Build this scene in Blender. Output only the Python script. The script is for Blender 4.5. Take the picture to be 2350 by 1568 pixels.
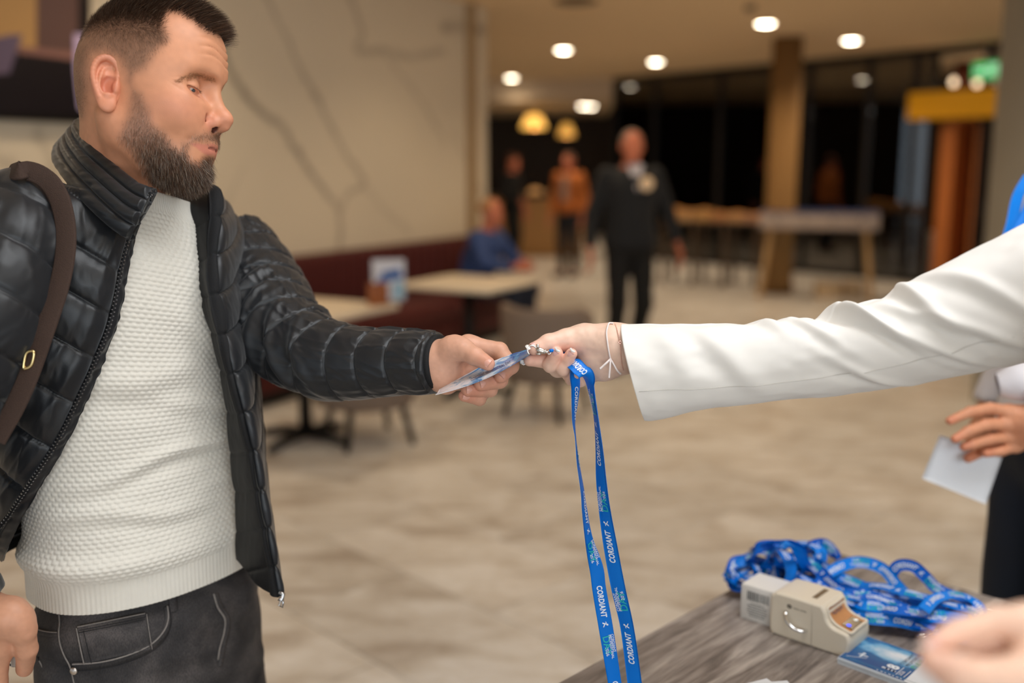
import bpy, bmesh, math, random
import numpy as np
from mathutils import Vector, Matrix

for _o in list(bpy.data.objects):
    bpy.data.objects.remove(_o)
scene = bpy.context.scene
COL = scene.collection

# ------------------------------------------------------------------ camera
CAM_H = 1.5
FPX = 2285.0                       # focal length in pixels of the 2350 px wide frame (35 mm on full frame)
PITCH = math.atan(399.0 / FPX)
_cam = bpy.data.cameras.new('camera')
_cam.sensor_width = 36.0
_cam.lens = 36.0 * FPX / 2350.0
_cam.clip_start = 0.02
_cam.dof.use_dof = True
_cam.dof.focus_distance = 1.30
_cam.dof.aperture_fstop = 1.6
_cam.dof.aperture_blades = 0
camera = bpy.data.objects.new('camera', _cam)
camera.location = (0, 0, CAM_H)
camera.rotation_euler = (math.pi / 2 - PITCH, 0, 0)
COL.objects.link(camera)
scene.camera = camera

# ------------------------------------------------------------------ world, daylight, exposure
world = bpy.data.worlds.new('lobby_daylight')
scene.world = world
world.use_nodes = True
_bg = world.node_tree.nodes['Background']
_bg.inputs[0].default_value = (0.74, 0.87, 1.0, 1)
_bg.inputs[1].default_value = 0.82


def area_light(name, loc, target, sx, sy, power, col):
    l = bpy.data.lights.new(name, 'AREA')
    l.shape = 'RECTANGLE'
    l.size, l.size_y = sx, sy
    l.energy = power
    l.color = col
    o = bpy.data.objects.new(name, l)
    o.location = loc
    o.rotation_euler = (Vector(target) - Vector(loc)).to_track_quat('-Z', 'Y').to_euler()
    COL.objects.link(o)
    return o


# the glazed street front of the lobby lies behind the photographer
area_light('front_glazing_daylight', (1.6, -3.6, 2.3), (-0.1, 1.6, 1.2), 5.0, 2.4, 128, (0.90, 0.96, 1.0))
# added area light overhead that brightens the desk and white sleeve
area_light('desk_fill_light', (0.7, 1.0, 2.94), (0.6, 1.35, 0.0), 1.6, 1.2, 40, (0.92, 0.96, 1.0))

vs = scene.view_settings
vs.view_transform = 'Standard'
vs.look = 'None'
vs.exposure = -0.02
vs.gamma = 1.0
vs.use_curve_mapping = False
scene.cycles.use_denoising = True
scene.cycles.max_bounces = 8

# ------------------------------------------------------------------ pixel helpers (2350 x 1568 frame)
_cp, _sp = math.cos(PITCH), math.sin(PITCH)


def P(px, py, d):
    """world point at depth d (metres along the optical axis) seen at a pixel"""
    xv, yv = (px - 1175.0) / FPX, (py - 784.0) / FPX
    return np.array([xv * d, d * (_cp - yv * _sp), CAM_H - d * (_sp + yv * _cp)])


def G(px, py, z=0.0):
    """world point at height z seen at a pixel"""
    yv = (py - 784.0) / FPX
    return P(px, py, (CAM_H - z) / (_sp + yv * _cp))


def PROJ(p):
    p = np.asarray(p, float)
    x, y, z = p[..., 0], p[..., 1], p[..., 2] - CAM_H
    d = y * _cp - z * _sp
    return 1175 + FPX * x / d, 784 - FPX * (y * _sp + z * _cp) / d, d
# ------------------------------------------------------------------ object helpers
def tag(o, label=None, cat=None, group=None, kind=None):
    if label: o['label'] = label
    if cat: o['category'] = cat
    if group: o['group'] = group
    if kind: o['kind'] = kind
    return o


def empty(name, loc=(0, 0, 0), rz=0.0, **k):
    o = bpy.data.objects.new(name, None)
    o.empty_display_size = 0.05
    o.location = loc
    o.rotation_euler = (0, 0, rz)
    COL.objects.link(o)
    return tag(o, **k)


def link(name, me, parent=None, **k):
    o = bpy.data.objects.new(name, me)
    COL.objects.link(o)
    if parent is not None:
        o.parent = parent
        # parts built in world space stay where they are
        o.matrix_parent_inverse = PINV.get(parent.name, Matrix())
    return tag(o, **k)


PINV = {}


def worldparent(o):
    """children of o will be given in world coordinates"""
    bpy.context.view_layer.update()
    PINV[o.name] = o.matrix_world.inverted()
    return o


def mk(verts, faces, mat=None, smooth=True, name='mesh', col=None, uv=None):
    verts = np.asarray(verts, dtype=np.float32)
    me = bpy.data.meshes.new(name)
    if isinstance(faces, np.ndarray) and faces.ndim == 2:
        n, k = faces.shape
        me.vertices.add(len(verts))
        me.vertices.foreach_set('co', verts.ravel())
        me.loops.add(n * k)
        me.loops.foreach_set('vertex_index', faces.astype(np.int32).ravel())
        me.polygons.add(n)
        me.polygons.foreach_set('loop_start', np.arange(0, n * k, k, dtype=np.int32))
        me.polygons.foreach_set('loop_total', np.full(n, k, dtype=np.int32))
        me.update(calc_edges=True)
    else:
        me.from_pydata([tuple(map(float, v)) for v in verts], [], [tuple(int(i) for i in f) for f in faces])
    me.polygons.foreach_set('use_smooth', np.full(len(me.polygons), bool(smooth)))
    if col is not None:
        a = me.attributes.new('Col', 'FLOAT_COLOR', 'POINT')
        c = np.ones((len(verts), 4), np.float32)
        c[:, :3] = col
        a.data.foreach_set('color', c.ravel())
    if uv is not None:
        a = me.uv_layers.new(name='UVMap')
        li = np.empty(len(me.loops), np.int32)
        me.loops.foreach_get('vertex_index', li)
        a.data.foreach_set('uv', np.asarray(uv, np.float32)[li].ravel())
    if mat is not None:
        me.materials.append(mat)
    return me


def join(parts):
    V, F, o = [], [], 0
    for v, f in parts:
        v = np.asarray(v, float)
        V.append(v)
        F += [tuple(int(i) + o for i in q) for q in f]
        o += len(v)
    return np.concatenate(V), F


def box(c, s, rz=0.0):
    """box centred at c with full sizes s"""
    x, y, z = s[0] / 2, s[1] / 2, s[2] / 2
    v = np.array([[-x, -y, -z], [x, -y, -z], [x, y, -z], [-x, y, -z], [-x, -y, z], [x, -y, z], [x, y, z], [-x, y, z]])
    cz, sz = math.cos(rz), math.sin(rz)
    v = v @ np.array([[cz, sz, 0], [-sz, cz, 0], [0, 0, 1]]) + np.array(c)
    return v, [(0, 3, 2, 1), (4, 5, 6, 7), (0, 1, 5, 4), (1, 2, 6, 5), (2, 3, 7, 6), (3, 0, 4, 7)]


def bbox_mesh(name, c, s, mat, bev=0.004, seg=2, rz=0.0):
    """bevelled box mesh"""
    bm = bmesh.new()
    bmesh.ops.create_cube(bm, size=1.0)
    for v in bm.verts:
        v.co = Vector((v.co.x * s[0], v.co.y * s[1], v.co.z * s[2]))
    if bev > 0:
        bmesh.ops.bevel(bm, geom=bm.edges[:], offset=bev, segments=seg, affect='EDGES', profile=0.5)
    bmesh.ops.rotate(bm, verts=bm.verts, cent=(0, 0, 0), matrix=Matrix.Rotation(rz, 3, 'Z'))
    bmesh.ops.translate(bm, verts=bm.verts, vec=Vector(c))
    me = bpy.data.meshes.new(name)
    bm.to_mesh(me)
    bm.free()
    me.polygons.foreach_set('use_smooth', np.full(len(me.polygons), bev > 0))
    if bev > 0:
        me.shade_smooth() if hasattr(me, 'shade_smooth') else None
        try:
            me.set_sharp_from_angle(angle=math.radians(40))
        except Exception:
            pass
    if mat: me.materials.append(mat)
    return me


def frames(pts, up=(0, 0, 1)):
    pts = np.asarray(pts, float)
    t = np.gradient(pts, axis=0)
    t /= np.linalg.norm(t, axis=1)[:, None] + 1e-12
    n = np.zeros_like(t)
    u = np.array(up, float)
    if abs(t[0] @ u) > 0.9: u = np.array([1.0, 0.3, 0])
    prev = u - t[0] * (t[0] @ u)
    for i in range(len(t)):
        prev = prev - t[i] * (t[i] @ prev)
        prev /= np.linalg.norm(prev) + 1e-12
        n[i] = prev
    return t, n, np.cross(t, n)


def tube(pts, r, n=10, caps=True, up=(0, 0, 1), flat=1.0, closed=False):
    pts = np.asarray(pts, float)
    m = len(pts)
    r = np.broadcast_to(np.asarray(r, float), (m,))
    t, nn, b = frames(pts, up)
    a = np.linspace(0, 2 * np.pi, n, endpoint=False)
    V = (pts[:, None] + r[:, None, None] * (np.cos(a)[None, :, None] * nn[:, None] + flat * np.sin(a)[None, :, None] * b[:, None])).reshape(-1, 3)
    F = []
    mm = m if closed else m - 1
    for i in range(mm):
        j2 = (i + 1) % m
        for j in range(n):
            k = (j + 1) % n
            F.append((i * n + j, i * n + k, j2 * n + k, j2 * n + j))
    if caps and not closed:
        F.append(tuple(range(n))[::-1])
        F.append(tuple((m - 1) * n + j for j in range(n)))
    return V, F


def lathe(prof, n=24, c=(0, 0, 0)):
    """prof: list of (r, z)"""
    V, F = [], []
    a = np.linspace(0, 2 * np.pi, n, endpoint=False)
    for r, z in prof:
        for t in a:
            V.append((c[0] + r * math.cos(t), c[1] + r * math.sin(t), c[2] + z))
    m = len(prof)
    for i in range(m - 1):
        for j in range(n):
            k = (j + 1) % n
            F.append((i * n + j, i * n + k, (i + 1) * n + k, (i + 1) * n + j))
    F.append(tuple(range(n))[::-1])
    F.append(tuple((m - 1) * n + j for j in range(n)))
    return np.array(V), F


def crom(pts, n, closed=False):
    """Catmull-Rom resampling of a polyline to n points (uniform in chord length)"""
    pts = np.asarray(pts, float)
    if pts.ndim == 1: pts = pts[:, None]
    if closed:
        q = np.concatenate([pts[-1:], pts, pts[:2]])
    else:
        q = np.concatenate([2 * pts[:1] - pts[1:2], pts, 2 * pts[-1:] - pts[-2:-1]])
    s = len(q) - 3
    u = np.linspace(0, s, n, endpoint=not closed)
    i = np.minimum(u.astype(int), s - 1)
    t = (u - i)[:, None]
    p0, p1, p2, p3 = q[i], q[i + 1], q[i + 2], q[i + 3]
    return 0.5 * (2 * p1 + (p2 - p0) * t + (2 * p0 - 5 * p1 + 4 * p2 - p3) * t ** 2 + (3 * p1 - p0 - 3 * p2 + p3) * t ** 3)


def even(pts, n):
    """crom then resample evenly by arc length"""
    d = crom(pts, 40 * len(pts))
    L = np.concatenate([[0], np.cumsum(np.linalg.norm(np.diff(d, axis=0), axis=1))])
    u = np.linspace(0, L[-1], n)
    return np.stack([np.interp(u, L, d[:, k]) for k in range(d.shape[1])], 1)


def grid_faces(n, m, closed_v=False):
    """rows n, cols m"""
    i = np.arange(n - 1)[:, None]
    j = np.arange(m if closed_v else m - 1)[None, :]
    j2 = (j + 1) % m
    return np.stack([i * m + j, i * m + j2, (i + 1) * m + j2, (i + 1) * m + j], -1).reshape(-1, 4)


def grid_normals(g, closed_v=False):
    du = np.gradient(g, axis=0)
    if closed_v:
        dv = (np.roll(g, -1, 1) - np.roll(g, 1, 1)) / 2
    else:
        dv = np.gradient(g, axis=1)
    n = np.cross(du, dv)
    return n / (np.linalg.norm(n, axis=2)[:, :, None] + 1e-12)


def net(ctrl, n, m):
    """bicubic Catmull-Rom surface through a control net [rows][cols] of 3-vectors"""
    c = np.asarray(ctrl, float)
    a = np.stack([crom(c[:, j], n) for j in range(c.shape[1])], 1)
    return np.stack([crom(a[i], m) for i in range(n)], 0)


def shell(g, th, flip=False):
    """closed thin shell from a grid of points (n,m,3); th = thickness, second skin lies against the normal"""
    n, m, _ = g.shape
    N = grid_normals(g)
    if flip: N = -N
    a = g.reshape(-1, 3)
    b = (g - N * th).reshape(-1, 3)
    F = grid_faces(n, m)
    k = n * m
    A = F if not flip else F[:, ::-1]
    B = F[:, ::-1] + k if not flip else F + k
    rim = []
    loop = [i * m for i in range(n)] + [(n - 1) * m + j for j in range(1, m)] + [i * m + m - 1 for i in range(n - 2, -1, -1)] + [j for j in range(m - 2, 0, -1)]
    for p, q in zip(loop, loop[1:] + loop[:1]):
        rim.append((q, p, p + k, q + k) if not flip else (p, q, q + k, p + k))
    return np.concatenate([a, b]), np.concatenate([A, B, np.array(rim)])


# ------------------------------------------------------------------ noise in numpy
_rng = np.random.RandomState(7)
_perm = _rng.rand(64, 64, 64).astype(np.float32)


def vnoise(p, s=1.0):
    """smooth value noise -1..1 of points (...,3)"""
    q = np.asarray(p, float) * s + 1000.0
    i = np.floor(q).astype(int)
    f = q - i
    f = f * f * (3 - 2 * f)
    i &= 63
    j = (i + 1) & 63
    x0, y0, z0, x1, y1, z1 = i[..., 0], i[..., 1], i[..., 2], j[..., 0], j[..., 1], j[..., 2]
    fx, fy, fz = f[..., 0], f[..., 1], f[..., 2]
    L = lambda a, b, t: a + (b - a) * t
    v = L(L(L(_perm[x0, y0, z0], _perm[x1, y0, z0], fx), L(_perm[x0, y1, z0], _perm[x1, y1, z0], fx), fy),
          L(L(_perm[x0, y0, z1], _perm[x1, y0, z1], fx), L(_perm[x0, y1, z1], _perm[x1, y1, z1], fx), fy), fz)
    return v * 2 - 1


def n2(u, v, su, sv, seed=0):
    return vnoise(np.stack([u * su, v * sv, np.full_like(u, seed * 3.37)], -1))


def sstep(a, b, x):
    t = np.clip((x - a) / (b - a), 0, 1)
    return t * t * (3 - 2 * t)


# ------------------------------------------------------------------ signed distance modelling
def smin(a, b, k):
    if k <= 0: return np.minimum(a, b)
    h = np.maximum(k - np.abs(a - b), 0) / k
    return np.minimum(a, b) - h * h * k * 0.25


def smax(a, b, k):
    return -smin(-a, -b, k)


def cone(p, a, b, r1, r2):
    a = np.asarray(a, np.float32); b = np.asarray(b, np.float32)
    ba = b - a
    q = p - a
    h = np.clip((q @ ba) / (ba @ ba + 1e-12), 0, 1)
    d = q - h[:, None] * ba
    return np.sqrt((d * d).sum(1)) - (r1 + (r2 - r1) * h)


def rotm(rx=0, ry=0, rz=0):
    return np.array(Matrix.Rotation(rz, 3, 'Z') @ Matrix.Rotation(ry, 3, 'Y') @ Matrix.Rotation(rx, 3, 'X'))


def ell(p, c, r, R=None):
    q = p - np.asarray(c, np.float32)
    if R is not None: q = q @ np.asarray(R, np.float32)
    r = np.asarray(r, np.float32)
    a = q / r
    k0 = np.sqrt((a * a).sum(1))
    a = a / r
    k1 = np.sqrt((a * a).sum(1)) + 1e-9
    return k0 * (k0 - 1) / k1


def sd_mesh(fn, lo, hi, h, refine=1):
    """surface nets of fn over a box, evaluated only near the surface"""
    lo = np.asarray(lo, np.float32); hi = np.asarray(hi, np.float32)
    B = 6
    nb = np.maximum(np.ceil((hi - lo) / (h * B)).astype(int), 2)
    N = nb * B
    ax = [lo[k] + h * (np.arange(nb[k]) * B + B / 2 - 0.5) for k in range(3)]
    C = np.stack(np.meshgrid(*ax, indexing='ij'), -1).reshape(-1, 3).astype(np.float32)
    dc = fn(C)
    D = np.repeat(np.repeat(np.repeat(dc.reshape(nb), B, 0), B, 1), B, 2).astype(np.float32)
    act = np.where(np.abs(dc) < h * B * 1.5)[0]
    bi, bj, bk = np.unravel_index(act, nb)
    o = np.arange(B)
    oi, oj, ok = [x.ravel() for x in np.meshgrid(o, o, o, indexing='ij')]
    I = (bi[:, None] * B + oi).ravel(); J = (bj[:, None] * B + oj).ravel(); K = (bk[:, None] * B + ok).ravel()
    pts = np.stack([lo[0] + I * h, lo[1] + J * h, lo[2] + K * h], 1).astype(np.float32)
    out = np.empty(len(pts), np.float32)
    for s in range(0, len(pts), 400000):
        out[s:s + 400000] = fn(pts[s:s + 400000])
    D[I, J, K] = out
    S = D < 0
    c = S[:-1, :-1, :-1].astype(np.int8)
    tot = np.zeros_like(c)
    offs = [(0, 0, 0), (1, 0, 0), (0, 1, 0), (1, 1, 0), (0, 0, 1), (1, 0, 1), (0, 1, 1), (1, 1, 1)]
    X, Y, Z = N
    for a, b, d in offs:
        tot += S[a:X - 1 + a, b:Y - 1 + b, d:Z - 1 + d]
    ci, cj, ck = np.where((tot > 0) & (tot < 8))
    idx = -np.ones((X - 1, Y - 1, Z - 1), np.int64)
    idx[ci, cj, ck] = np.arange(len(ci))
    val = [D[ci + a, cj + b, ck + d] for a, b, d in offs]
    acc = np.zeros((len(ci), 3)); cnt = np.zeros(len(ci))
    for p, q in [(0, 1), (2, 3), (4, 5), (6, 7), (0, 2), (1, 3), (4, 6), (5, 7), (0, 4), (1, 5), (2, 6), (3, 7)]:
        m = (val[p] < 0) != (val[q] < 0)
        t = np.where(m, val[p] / np.where(m, val[p] - val[q], 1), 0)
        op, oq = np.array(offs[p]), np.array(offs[q])
        acc += m[:, None] * (op + t[:, None] * (oq - op))
        cnt += m
    V = lo + h * (np.stack([ci, cj, ck], 1) + acc / cnt[:, None])
    F = []
    for axis in range(3):
        sl0 = [slice(1, -1)] * 3; sl1 = [slice(1, -1)] * 3
        sl0[axis] = slice(0, -1); sl1[axis] = slice(1, None)
        a = S[tuple(sl0)]; b = S[tuple(sl1)]
        e = np.array(np.where(a != b))
        off = np.ones(3, int); off[axis] = 0
        e = e + off[:, None]
        flip = S[tuple(e)]
        u = np.zeros(3, int); v = np.zeros(3, int)
        u[(axis + 1) % 3] = 1; v[(axis + 2) % 3] = 1
        q0 = idx[tuple(e - u[:, None] - v[:, None])]; q1 = idx[tuple(e - v[:, None])]
        q2 = idx[tuple(e)]; q3 = idx[tuple(e - u[:, None])]
        quad = np.stack([q0, q1, q2, q3], 1)
        quad[~flip] = quad[~flip][:, ::-1]
        F.append(quad)
    F = np.concatenate(F)
    F = F[(F >= 0).all(1)]
    V = V.astype(np.float32)
    for _ in range(refine):
        d0, n = sd_grad(fn, V, h * 0.4)
        V = V - np.clip(d0, -h, h)[:, None] * n
    return V, F


def sd_grad(fn, V, e):
    V = V.astype(np.float32)
    d0 = fn(V)
    g = np.stack([fn(V + np.eye(3, dtype=np.float32)[k] * e) - fn(V - np.eye(3, dtype=np.float32)[k] * e) for k in range(3)], 1)
    return d0, g / (np.linalg.norm(g, axis=1)[:, None] + 1e-9)


# ------------------------------------------------------------------ materials (all node based)
def _lin(c):
    return tuple(((x / 12.92) if x <= 0.04045 else ((x + 0.055) / 1.055) ** 2.4) for x in c)


def srgb(r, g, b):
    return _lin((r / 255, g / 255, b / 255))


MATS = {}


def M(name, col=(0.5, 0.5, 0.5), rough=0.5, metal=0.0, spec=0.5, var=0.06, vs=12.0, bump=0.0, bs=200.0, emit=0.0, ecol=None,
      sss=0.0, sssr=(0.01, 0.004, 0.002), coat=0.0, sheen=0.0, attr=False, trans=0.0, ior=1.45, aniso=None):
    if name in MATS: return MATS[name]
    m = bpy.data.materials.new(name)
    m.use_nodes = True
    nt = m.node_tree
    b = nt.nodes['Principled BSDF']
    b.inputs['Roughness'].default_value = rough
    b.inputs['Metallic'].default_value = metal
    b.inputs['Specular IOR Level'].default_value = spec
    b.inputs['Coat Weight'].default_value = coat
    b.inputs['Sheen Weight'].default_value = sheen
    b.inputs['Transmission Weight'].default_value = trans
    b.inputs['IOR'].default_value = ior
    if sss:
        b.inputs['Subsurface Weight'].default_value = sss
        b.inputs['Subsurface Radius'].default_value = sssr
        b.inputs['Subsurface Scale'].default_value = 1.0
    tc = nt.nodes.new('ShaderNodeTexCoord')
    no = nt.nodes.new('ShaderNodeTexNoise')
    no.inputs['Scale'].default_value = vs
    no.inputs['Detail'].default_value = 4
    nt.links.new(tc.outputs['Object'], no.inputs['Vector'])
    mr = nt.nodes.new('ShaderNodeMapRange')
    mr.inputs[3].default_value = 1 - var
    mr.inputs[4].default_value = 1 + var
    nt.links.new(no.outputs[0], mr.inputs[0])
    mx = nt.nodes.new('ShaderNodeMix')
    mx.data_type = 'RGBA'
    mx.blend_type = 'MULTIPLY'
    mx.inputs[0].default_value = 1
    if attr:
        at = nt.nodes.new('ShaderNodeAttribute')
        at.attribute_name = 'Col'
        nt.links.new(at.outputs['Color'], mx.inputs[6])
    else:
        mx.inputs[6].default_value = (*col, 1)
    nt.links.new(mr.outputs[0], mx.inputs[7])
    nt.links.new(mx.outputs[2], b.inputs['Base Color'])
    if bump:
        n3 = nt.nodes.new('ShaderNodeTexNoise')
        n3.inputs['Scale'].default_value = bs
        n3.inputs['Detail'].default_value = 3
        nt.links.new(tc.outputs['Object'], n3.inputs['Vector'])
        bp = nt.nodes.new('ShaderNodeBump')
        bp.inputs['Strength'].default_value = bump
        bp.inputs['Distance'].default_value = 0.002
        nt.links.new(n3.outputs[0], bp.inputs['Height'])
        nt.links.new(bp.outputs[0], b.inputs['Normal'])
    if emit:
        b.inputs['Emission Color'].default_value = (*(ecol or col), 1)
        b.inputs['Emission Strength'].default_value = emit
    MATS[name] = m
    return m


def nodes_of(m):
    return m.node_tree, m.node_tree.nodes['Principled BSDF']


def N(nt, kind, **k):
    n = nt.nodes.new('ShaderNode' + kind)
    for a, v in k.items():
        if a.startswith('i_'):
            key = a[2:]
            n.inputs[int(key) if key.isdigit() else key.replace('_', ' ')].default_value = v
        else:
            setattr(n, a, v)
    return n


def ramp(nt, stops):
    r = nt.nodes.new('ShaderNodeValToRGB')
    el = r.color_ramp.elements
    while len(el) < len(stops): el.new(0.5)
    for e, (p, c) in zip(el, stops):
        e.position = p
        e.color = (*c, 1) if len(c) == 3 else c
    return r


# ------------------------------------------------------------------ flat print: text to mesh, mapped on anything
def text_mesh(s, size=1.0, bold=0.0, shear=0.0, sx=1.0, align='LEFT', space=1.0):
    """2-D triangles of a text: verts (n,2) with cap height about 0.7*size, faces"""
    cu = bpy.data.curves.new('print', 'FONT')
    cu.body = s
    cu.size = size
    cu.shear = shear
    cu.offset = bold
    cu.align_x = align
    cu.space_character = space
    cu.resolution_u = 3
    cu.fill_mode = 'BOTH' if False else 'FRONT'
    o = bpy.data.objects.new('print', cu)
    COL.objects.link(o)
    dg = bpy.context.evaluated_depsgraph_get()
    me = o.evaluated_get(dg).to_mesh()
    v = np.array([(p.co.x * sx, p.co.y) for p in me.vertices]).reshape(-1, 2)
    f = [tuple(p.vertices) for p in me.polygons]
    o.evaluated_get(dg).to_mesh_clear()
    bpy.data.objects.remove(o)
    bpy.data.curves.remove(cu)
    return v, f


def rect2(x0, y0, x1, y1):
    return np.array([(x0, y0), (x1, y0), (x1, y1), (x0, y1)], float), [(0, 1, 2, 3)]


def poly2(pts):
    return np.array(pts, float), [tuple(range(len(pts)))]


def join2(parts):
    V, F, o = [], [], 0
    for v, f in parts:
        V.append(np.asarray(v, float)); F += [tuple(i + o for i in q) for q in f]; o += len(v)
    return np.concatenate(V), F


def on_plane(v2, o, ux, uy, off=0.0003):
    o, ux, uy = (np.asarray(a, float) for a in (o, ux, uy))
    n = np.cross(ux, uy); n /= np.linalg.norm(n)
    return o + v2[:, :1] * ux + v2[:, 1:] * uy + n * off
# ================================================================== THE SETTING
CEIL = 3.0
W_DIR = np.array([0.476, 0.879, 0.0]); W_DIR /= np.linalg.norm(W_DIR)     # the marble wall runs this way
W_NRM = np.array([W_DIR[1], -W_DIR[0], 0.0])                             # and faces this way
W_ORG = np.array([-0.571, 9.0, 0.0]) - W_NRM * 0.16


def wall_pt(u, z, off=0.0):
    return W_ORG + W_DIR * u + W_NRM * off + np.array([0, 0, z])


# ---- materials of the shell
def floor_material():
    m = bpy.data.materials.new('beige_marble_tile')
    m.use_nodes = True
    nt, b = nodes_of(m)
    ge = N(nt, 'NewGeometry'); oi = N(nt, 'ObjectInfo')
    mp = N(nt, 'VectorMath', operation='MULTIPLY_ADD')
    cb = N(nt, 'CombineXYZ')
    nt.links.new(oi.outputs['Random'], cb.inputs[2])
    mp.inputs[1].default_value = (1, 1, 9)
    nt.links.new(ge.outputs['Position'], mp.inputs[0])
    mm = N(nt, 'VectorMath', operation='SCALE'); mm.inputs[3].default_value = 30
    nt.links.new(cb.outputs[0], mm.inputs[0]); nt.links.new(mm.outputs[0], mp.inputs[2])
    rt = N(nt, 'Mapping'); rt.inputs['Rotation'].default_value = (0, 0, math.radians(35)); rt.inputs['Scale'].default_value = (1.0, 2.6, 1)
    nt.links.new(mp.outputs[0], rt.inputs[0])
    n1 = N(nt, 'TexNoise', i_Scale=2.6, i_Detail=5.0, i_Distortion=0.8); nt.links.new(rt.outputs[0], n1.inputs['Vector'])
    n2_ = N(nt, 'TexNoise', i_Scale=9.0, i_Detail=6.0, i_Distortion=1.5); nt.links.new(rt.outputs[0], n2_.inputs['Vector'])
    r1 = ramp(nt, [(0.30, (0.50, 0.44, 0.385)), (0.46, (0.70, 0.66, 0.61)), (0.64, (0.83, 0.81, 0.785))]); nt.links.new(n1.outputs[0], r1.inputs[0])
    r2 = ramp(nt, [(0.35, (0.86, 0.83, 0.78)), (0.6, (1, 1, 1))]); nt.links.new(n2_.outputs[0], r2.inputs[0])
    mx = N(nt, 'Mix', data_type='RGBA', blend_type='MULTIPLY'); mx.inputs[0].default_value = 0.8
    nt.links.new(r1.outputs[0], mx.inputs[6]); nt.links.new(r2.outputs[0], mx.inputs[7])
    hs = N(nt, 'HueSaturation'); mr = N(nt, 'MapRange'); mr.inputs[3].default_value = 0.93; mr.inputs[4].default_value = 1.05
    nt.links.new(oi.outputs['Random'], mr.inputs[0]); nt.links.new(mr.outputs[0], hs.inputs['Value']); nt.links.new(mx.outputs[2], hs.inputs['Color'])
    nt.links.new(hs.outputs[0], b.inputs['Base Color'])
    rr = N(nt, 'MapRange'); rr.inputs[3].default_value = 0.24; rr.inputs[4].default_value = 0.38
    nt.links.new(n2_.outputs[0], rr.inputs[0]); nt.links.new(rr.outputs[0], b.inputs['Roughness'])
    return m


FLOOR_MAT = floor_material()
GROUT = M('floor_joint', srgb(118, 104, 86), 0.8, var=0.1)

# floor bed, then the tiles laid diagonally (45 degrees) with open joints
fl = link('floor', mk(*box((1.5, 9, -0.056), (24, 30, 0.10)), GROUT, False), kind='structure')
tag(fl, 'glossy beige marble-look tiled lobby floor')
TS = 0.98; TW = 0.49; GAP = 0.004
ang = math.radians(-45.5)
tu = np.array([math.cos(ang), math.sin(ang), 0]); tv = np.array([-tu[1], tu[0], 0])
t_org = G(666, 1406)
bm_t = bmesh.new()
bmesh.ops.create_cube(bm_t, size=1.0)
for v in bm_t.verts: v.co = Vector((v.co.x * (TS - GAP), v.co.y * (TW - GAP), v.co.z * 0.012 - 0.006))
tile_me = bpy.data.meshes.new('floor_tile'); bm_t.to_mesh(tile_me); bm_t.free()
tile_me.materials.append(FLOOR_MAT)
cand = []
for i in range(-30, 31):
    for j in range(-60, 61):
        c = t_org + tu * ((i + 0.5 + (0.5 if j % 2 else 0)) * TS) + tv * ((j + 0.5) * TW)
        if c[1] < -4 or c[1] > 23 or c[0] < -9 or c[0] > 13: continue
        x, y, d = PROJ(c)
        vis = d > 1.0 and -250 < x < 2600 and y < 1900
        cand.append((0 if vis else 1, float(np.hypot(c[0], c[1])), c))
cand.sort(key=lambda t: (t[0], t[1]))
rest = []
for k, (nv, dist, c) in enumerate(cand):
    if nv == 0 and k < 290:
        o = bpy.data.objects.new('tile', tile_me)
        COL.objects.link(o)
        o.location = c; o.rotation_euler = (0, 0, ang); o.parent = fl
    else:
        b_ = box((0, 0, -0.006), (TS - GAP, TW - GAP, 0.012), ang)
        rest.append((b_[0] + c, b_[1]))
tr = link('tile_field', mk(*join(rest), FLOOR_MAT, False), fl)
tr['kind'] = 'stuff'

# ceiling with the lower bulkhead over the corridor
CEIL_MAT = M('ceiling_paint', srgb(232, 206, 168), 0.75, var=0.03, vs=3)
ce = link('ceiling', mk(*box((1.5, 9.5, CEIL + 0.1), (24, 28, 0.2)), CEIL_MAT, False), kind='structure')
tag(ce, 'plain painted ceiling with recessed downlights')
gA = G(1415, 180, CEIL); gB = G(2300, 95, CEIL)                   # head line of the glazed screen
g_dir = (gB - gA) / np.linalg.norm(gB - gA)
g_nrm = np.array([g_dir[1], -g_dir[0], 0]);
if g_nrm[1] > 0: g_nrm = -g_nrm
bk = P(1110, 205, 17.2); bkv, bkf = box((0, 0, 0), (1, 1, 1))
s0 = gA * np.array([1, 1, 0]); s1 = s0 + np.array([-4.3, 0.9, 0])
bv = np.array([[*s0[:2], 2.66], [*s1[:2], 2.66], [s1[0], s1[1] + 9, 2.66], [s0[0] + 0.6, s0[1] + 9, 2.66]])
bv = np.concatenate([bv, bv + np.array([0, 0, 0.36])])
so = link('ceiling_bulkhead', mk(bv, bkf, M('bulkhead_paint', srgb(205, 186, 160), 0.8, var=0.03), False), kind='structure')
tag(so, 'lowered painted bulkhead over the corridor beside the glazed screen')

# marble wall, veins are the stone's own drawing, except one painted shadow streak
nu, nz = 520, 160
us = np.linspace(-9.5, 0.98, nu); zs = np.linspace(0, CEIL, nz)
UU, ZZ = np.meshgrid(us, zs, indexing='ij')


def wall_uz(px, py):
    dr = P(px, py, 1.0) - np.array([0, 0, CAM_H])
    t = ((W_ORG - np.array([0, 0, CAM_H])) @ W_NRM) / (dr @ W_NRM)
    q = np.array([0, 0, CAM_H]) + dr * t
    return (q - W_ORG) @ W_DIR, q[2]


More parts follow.
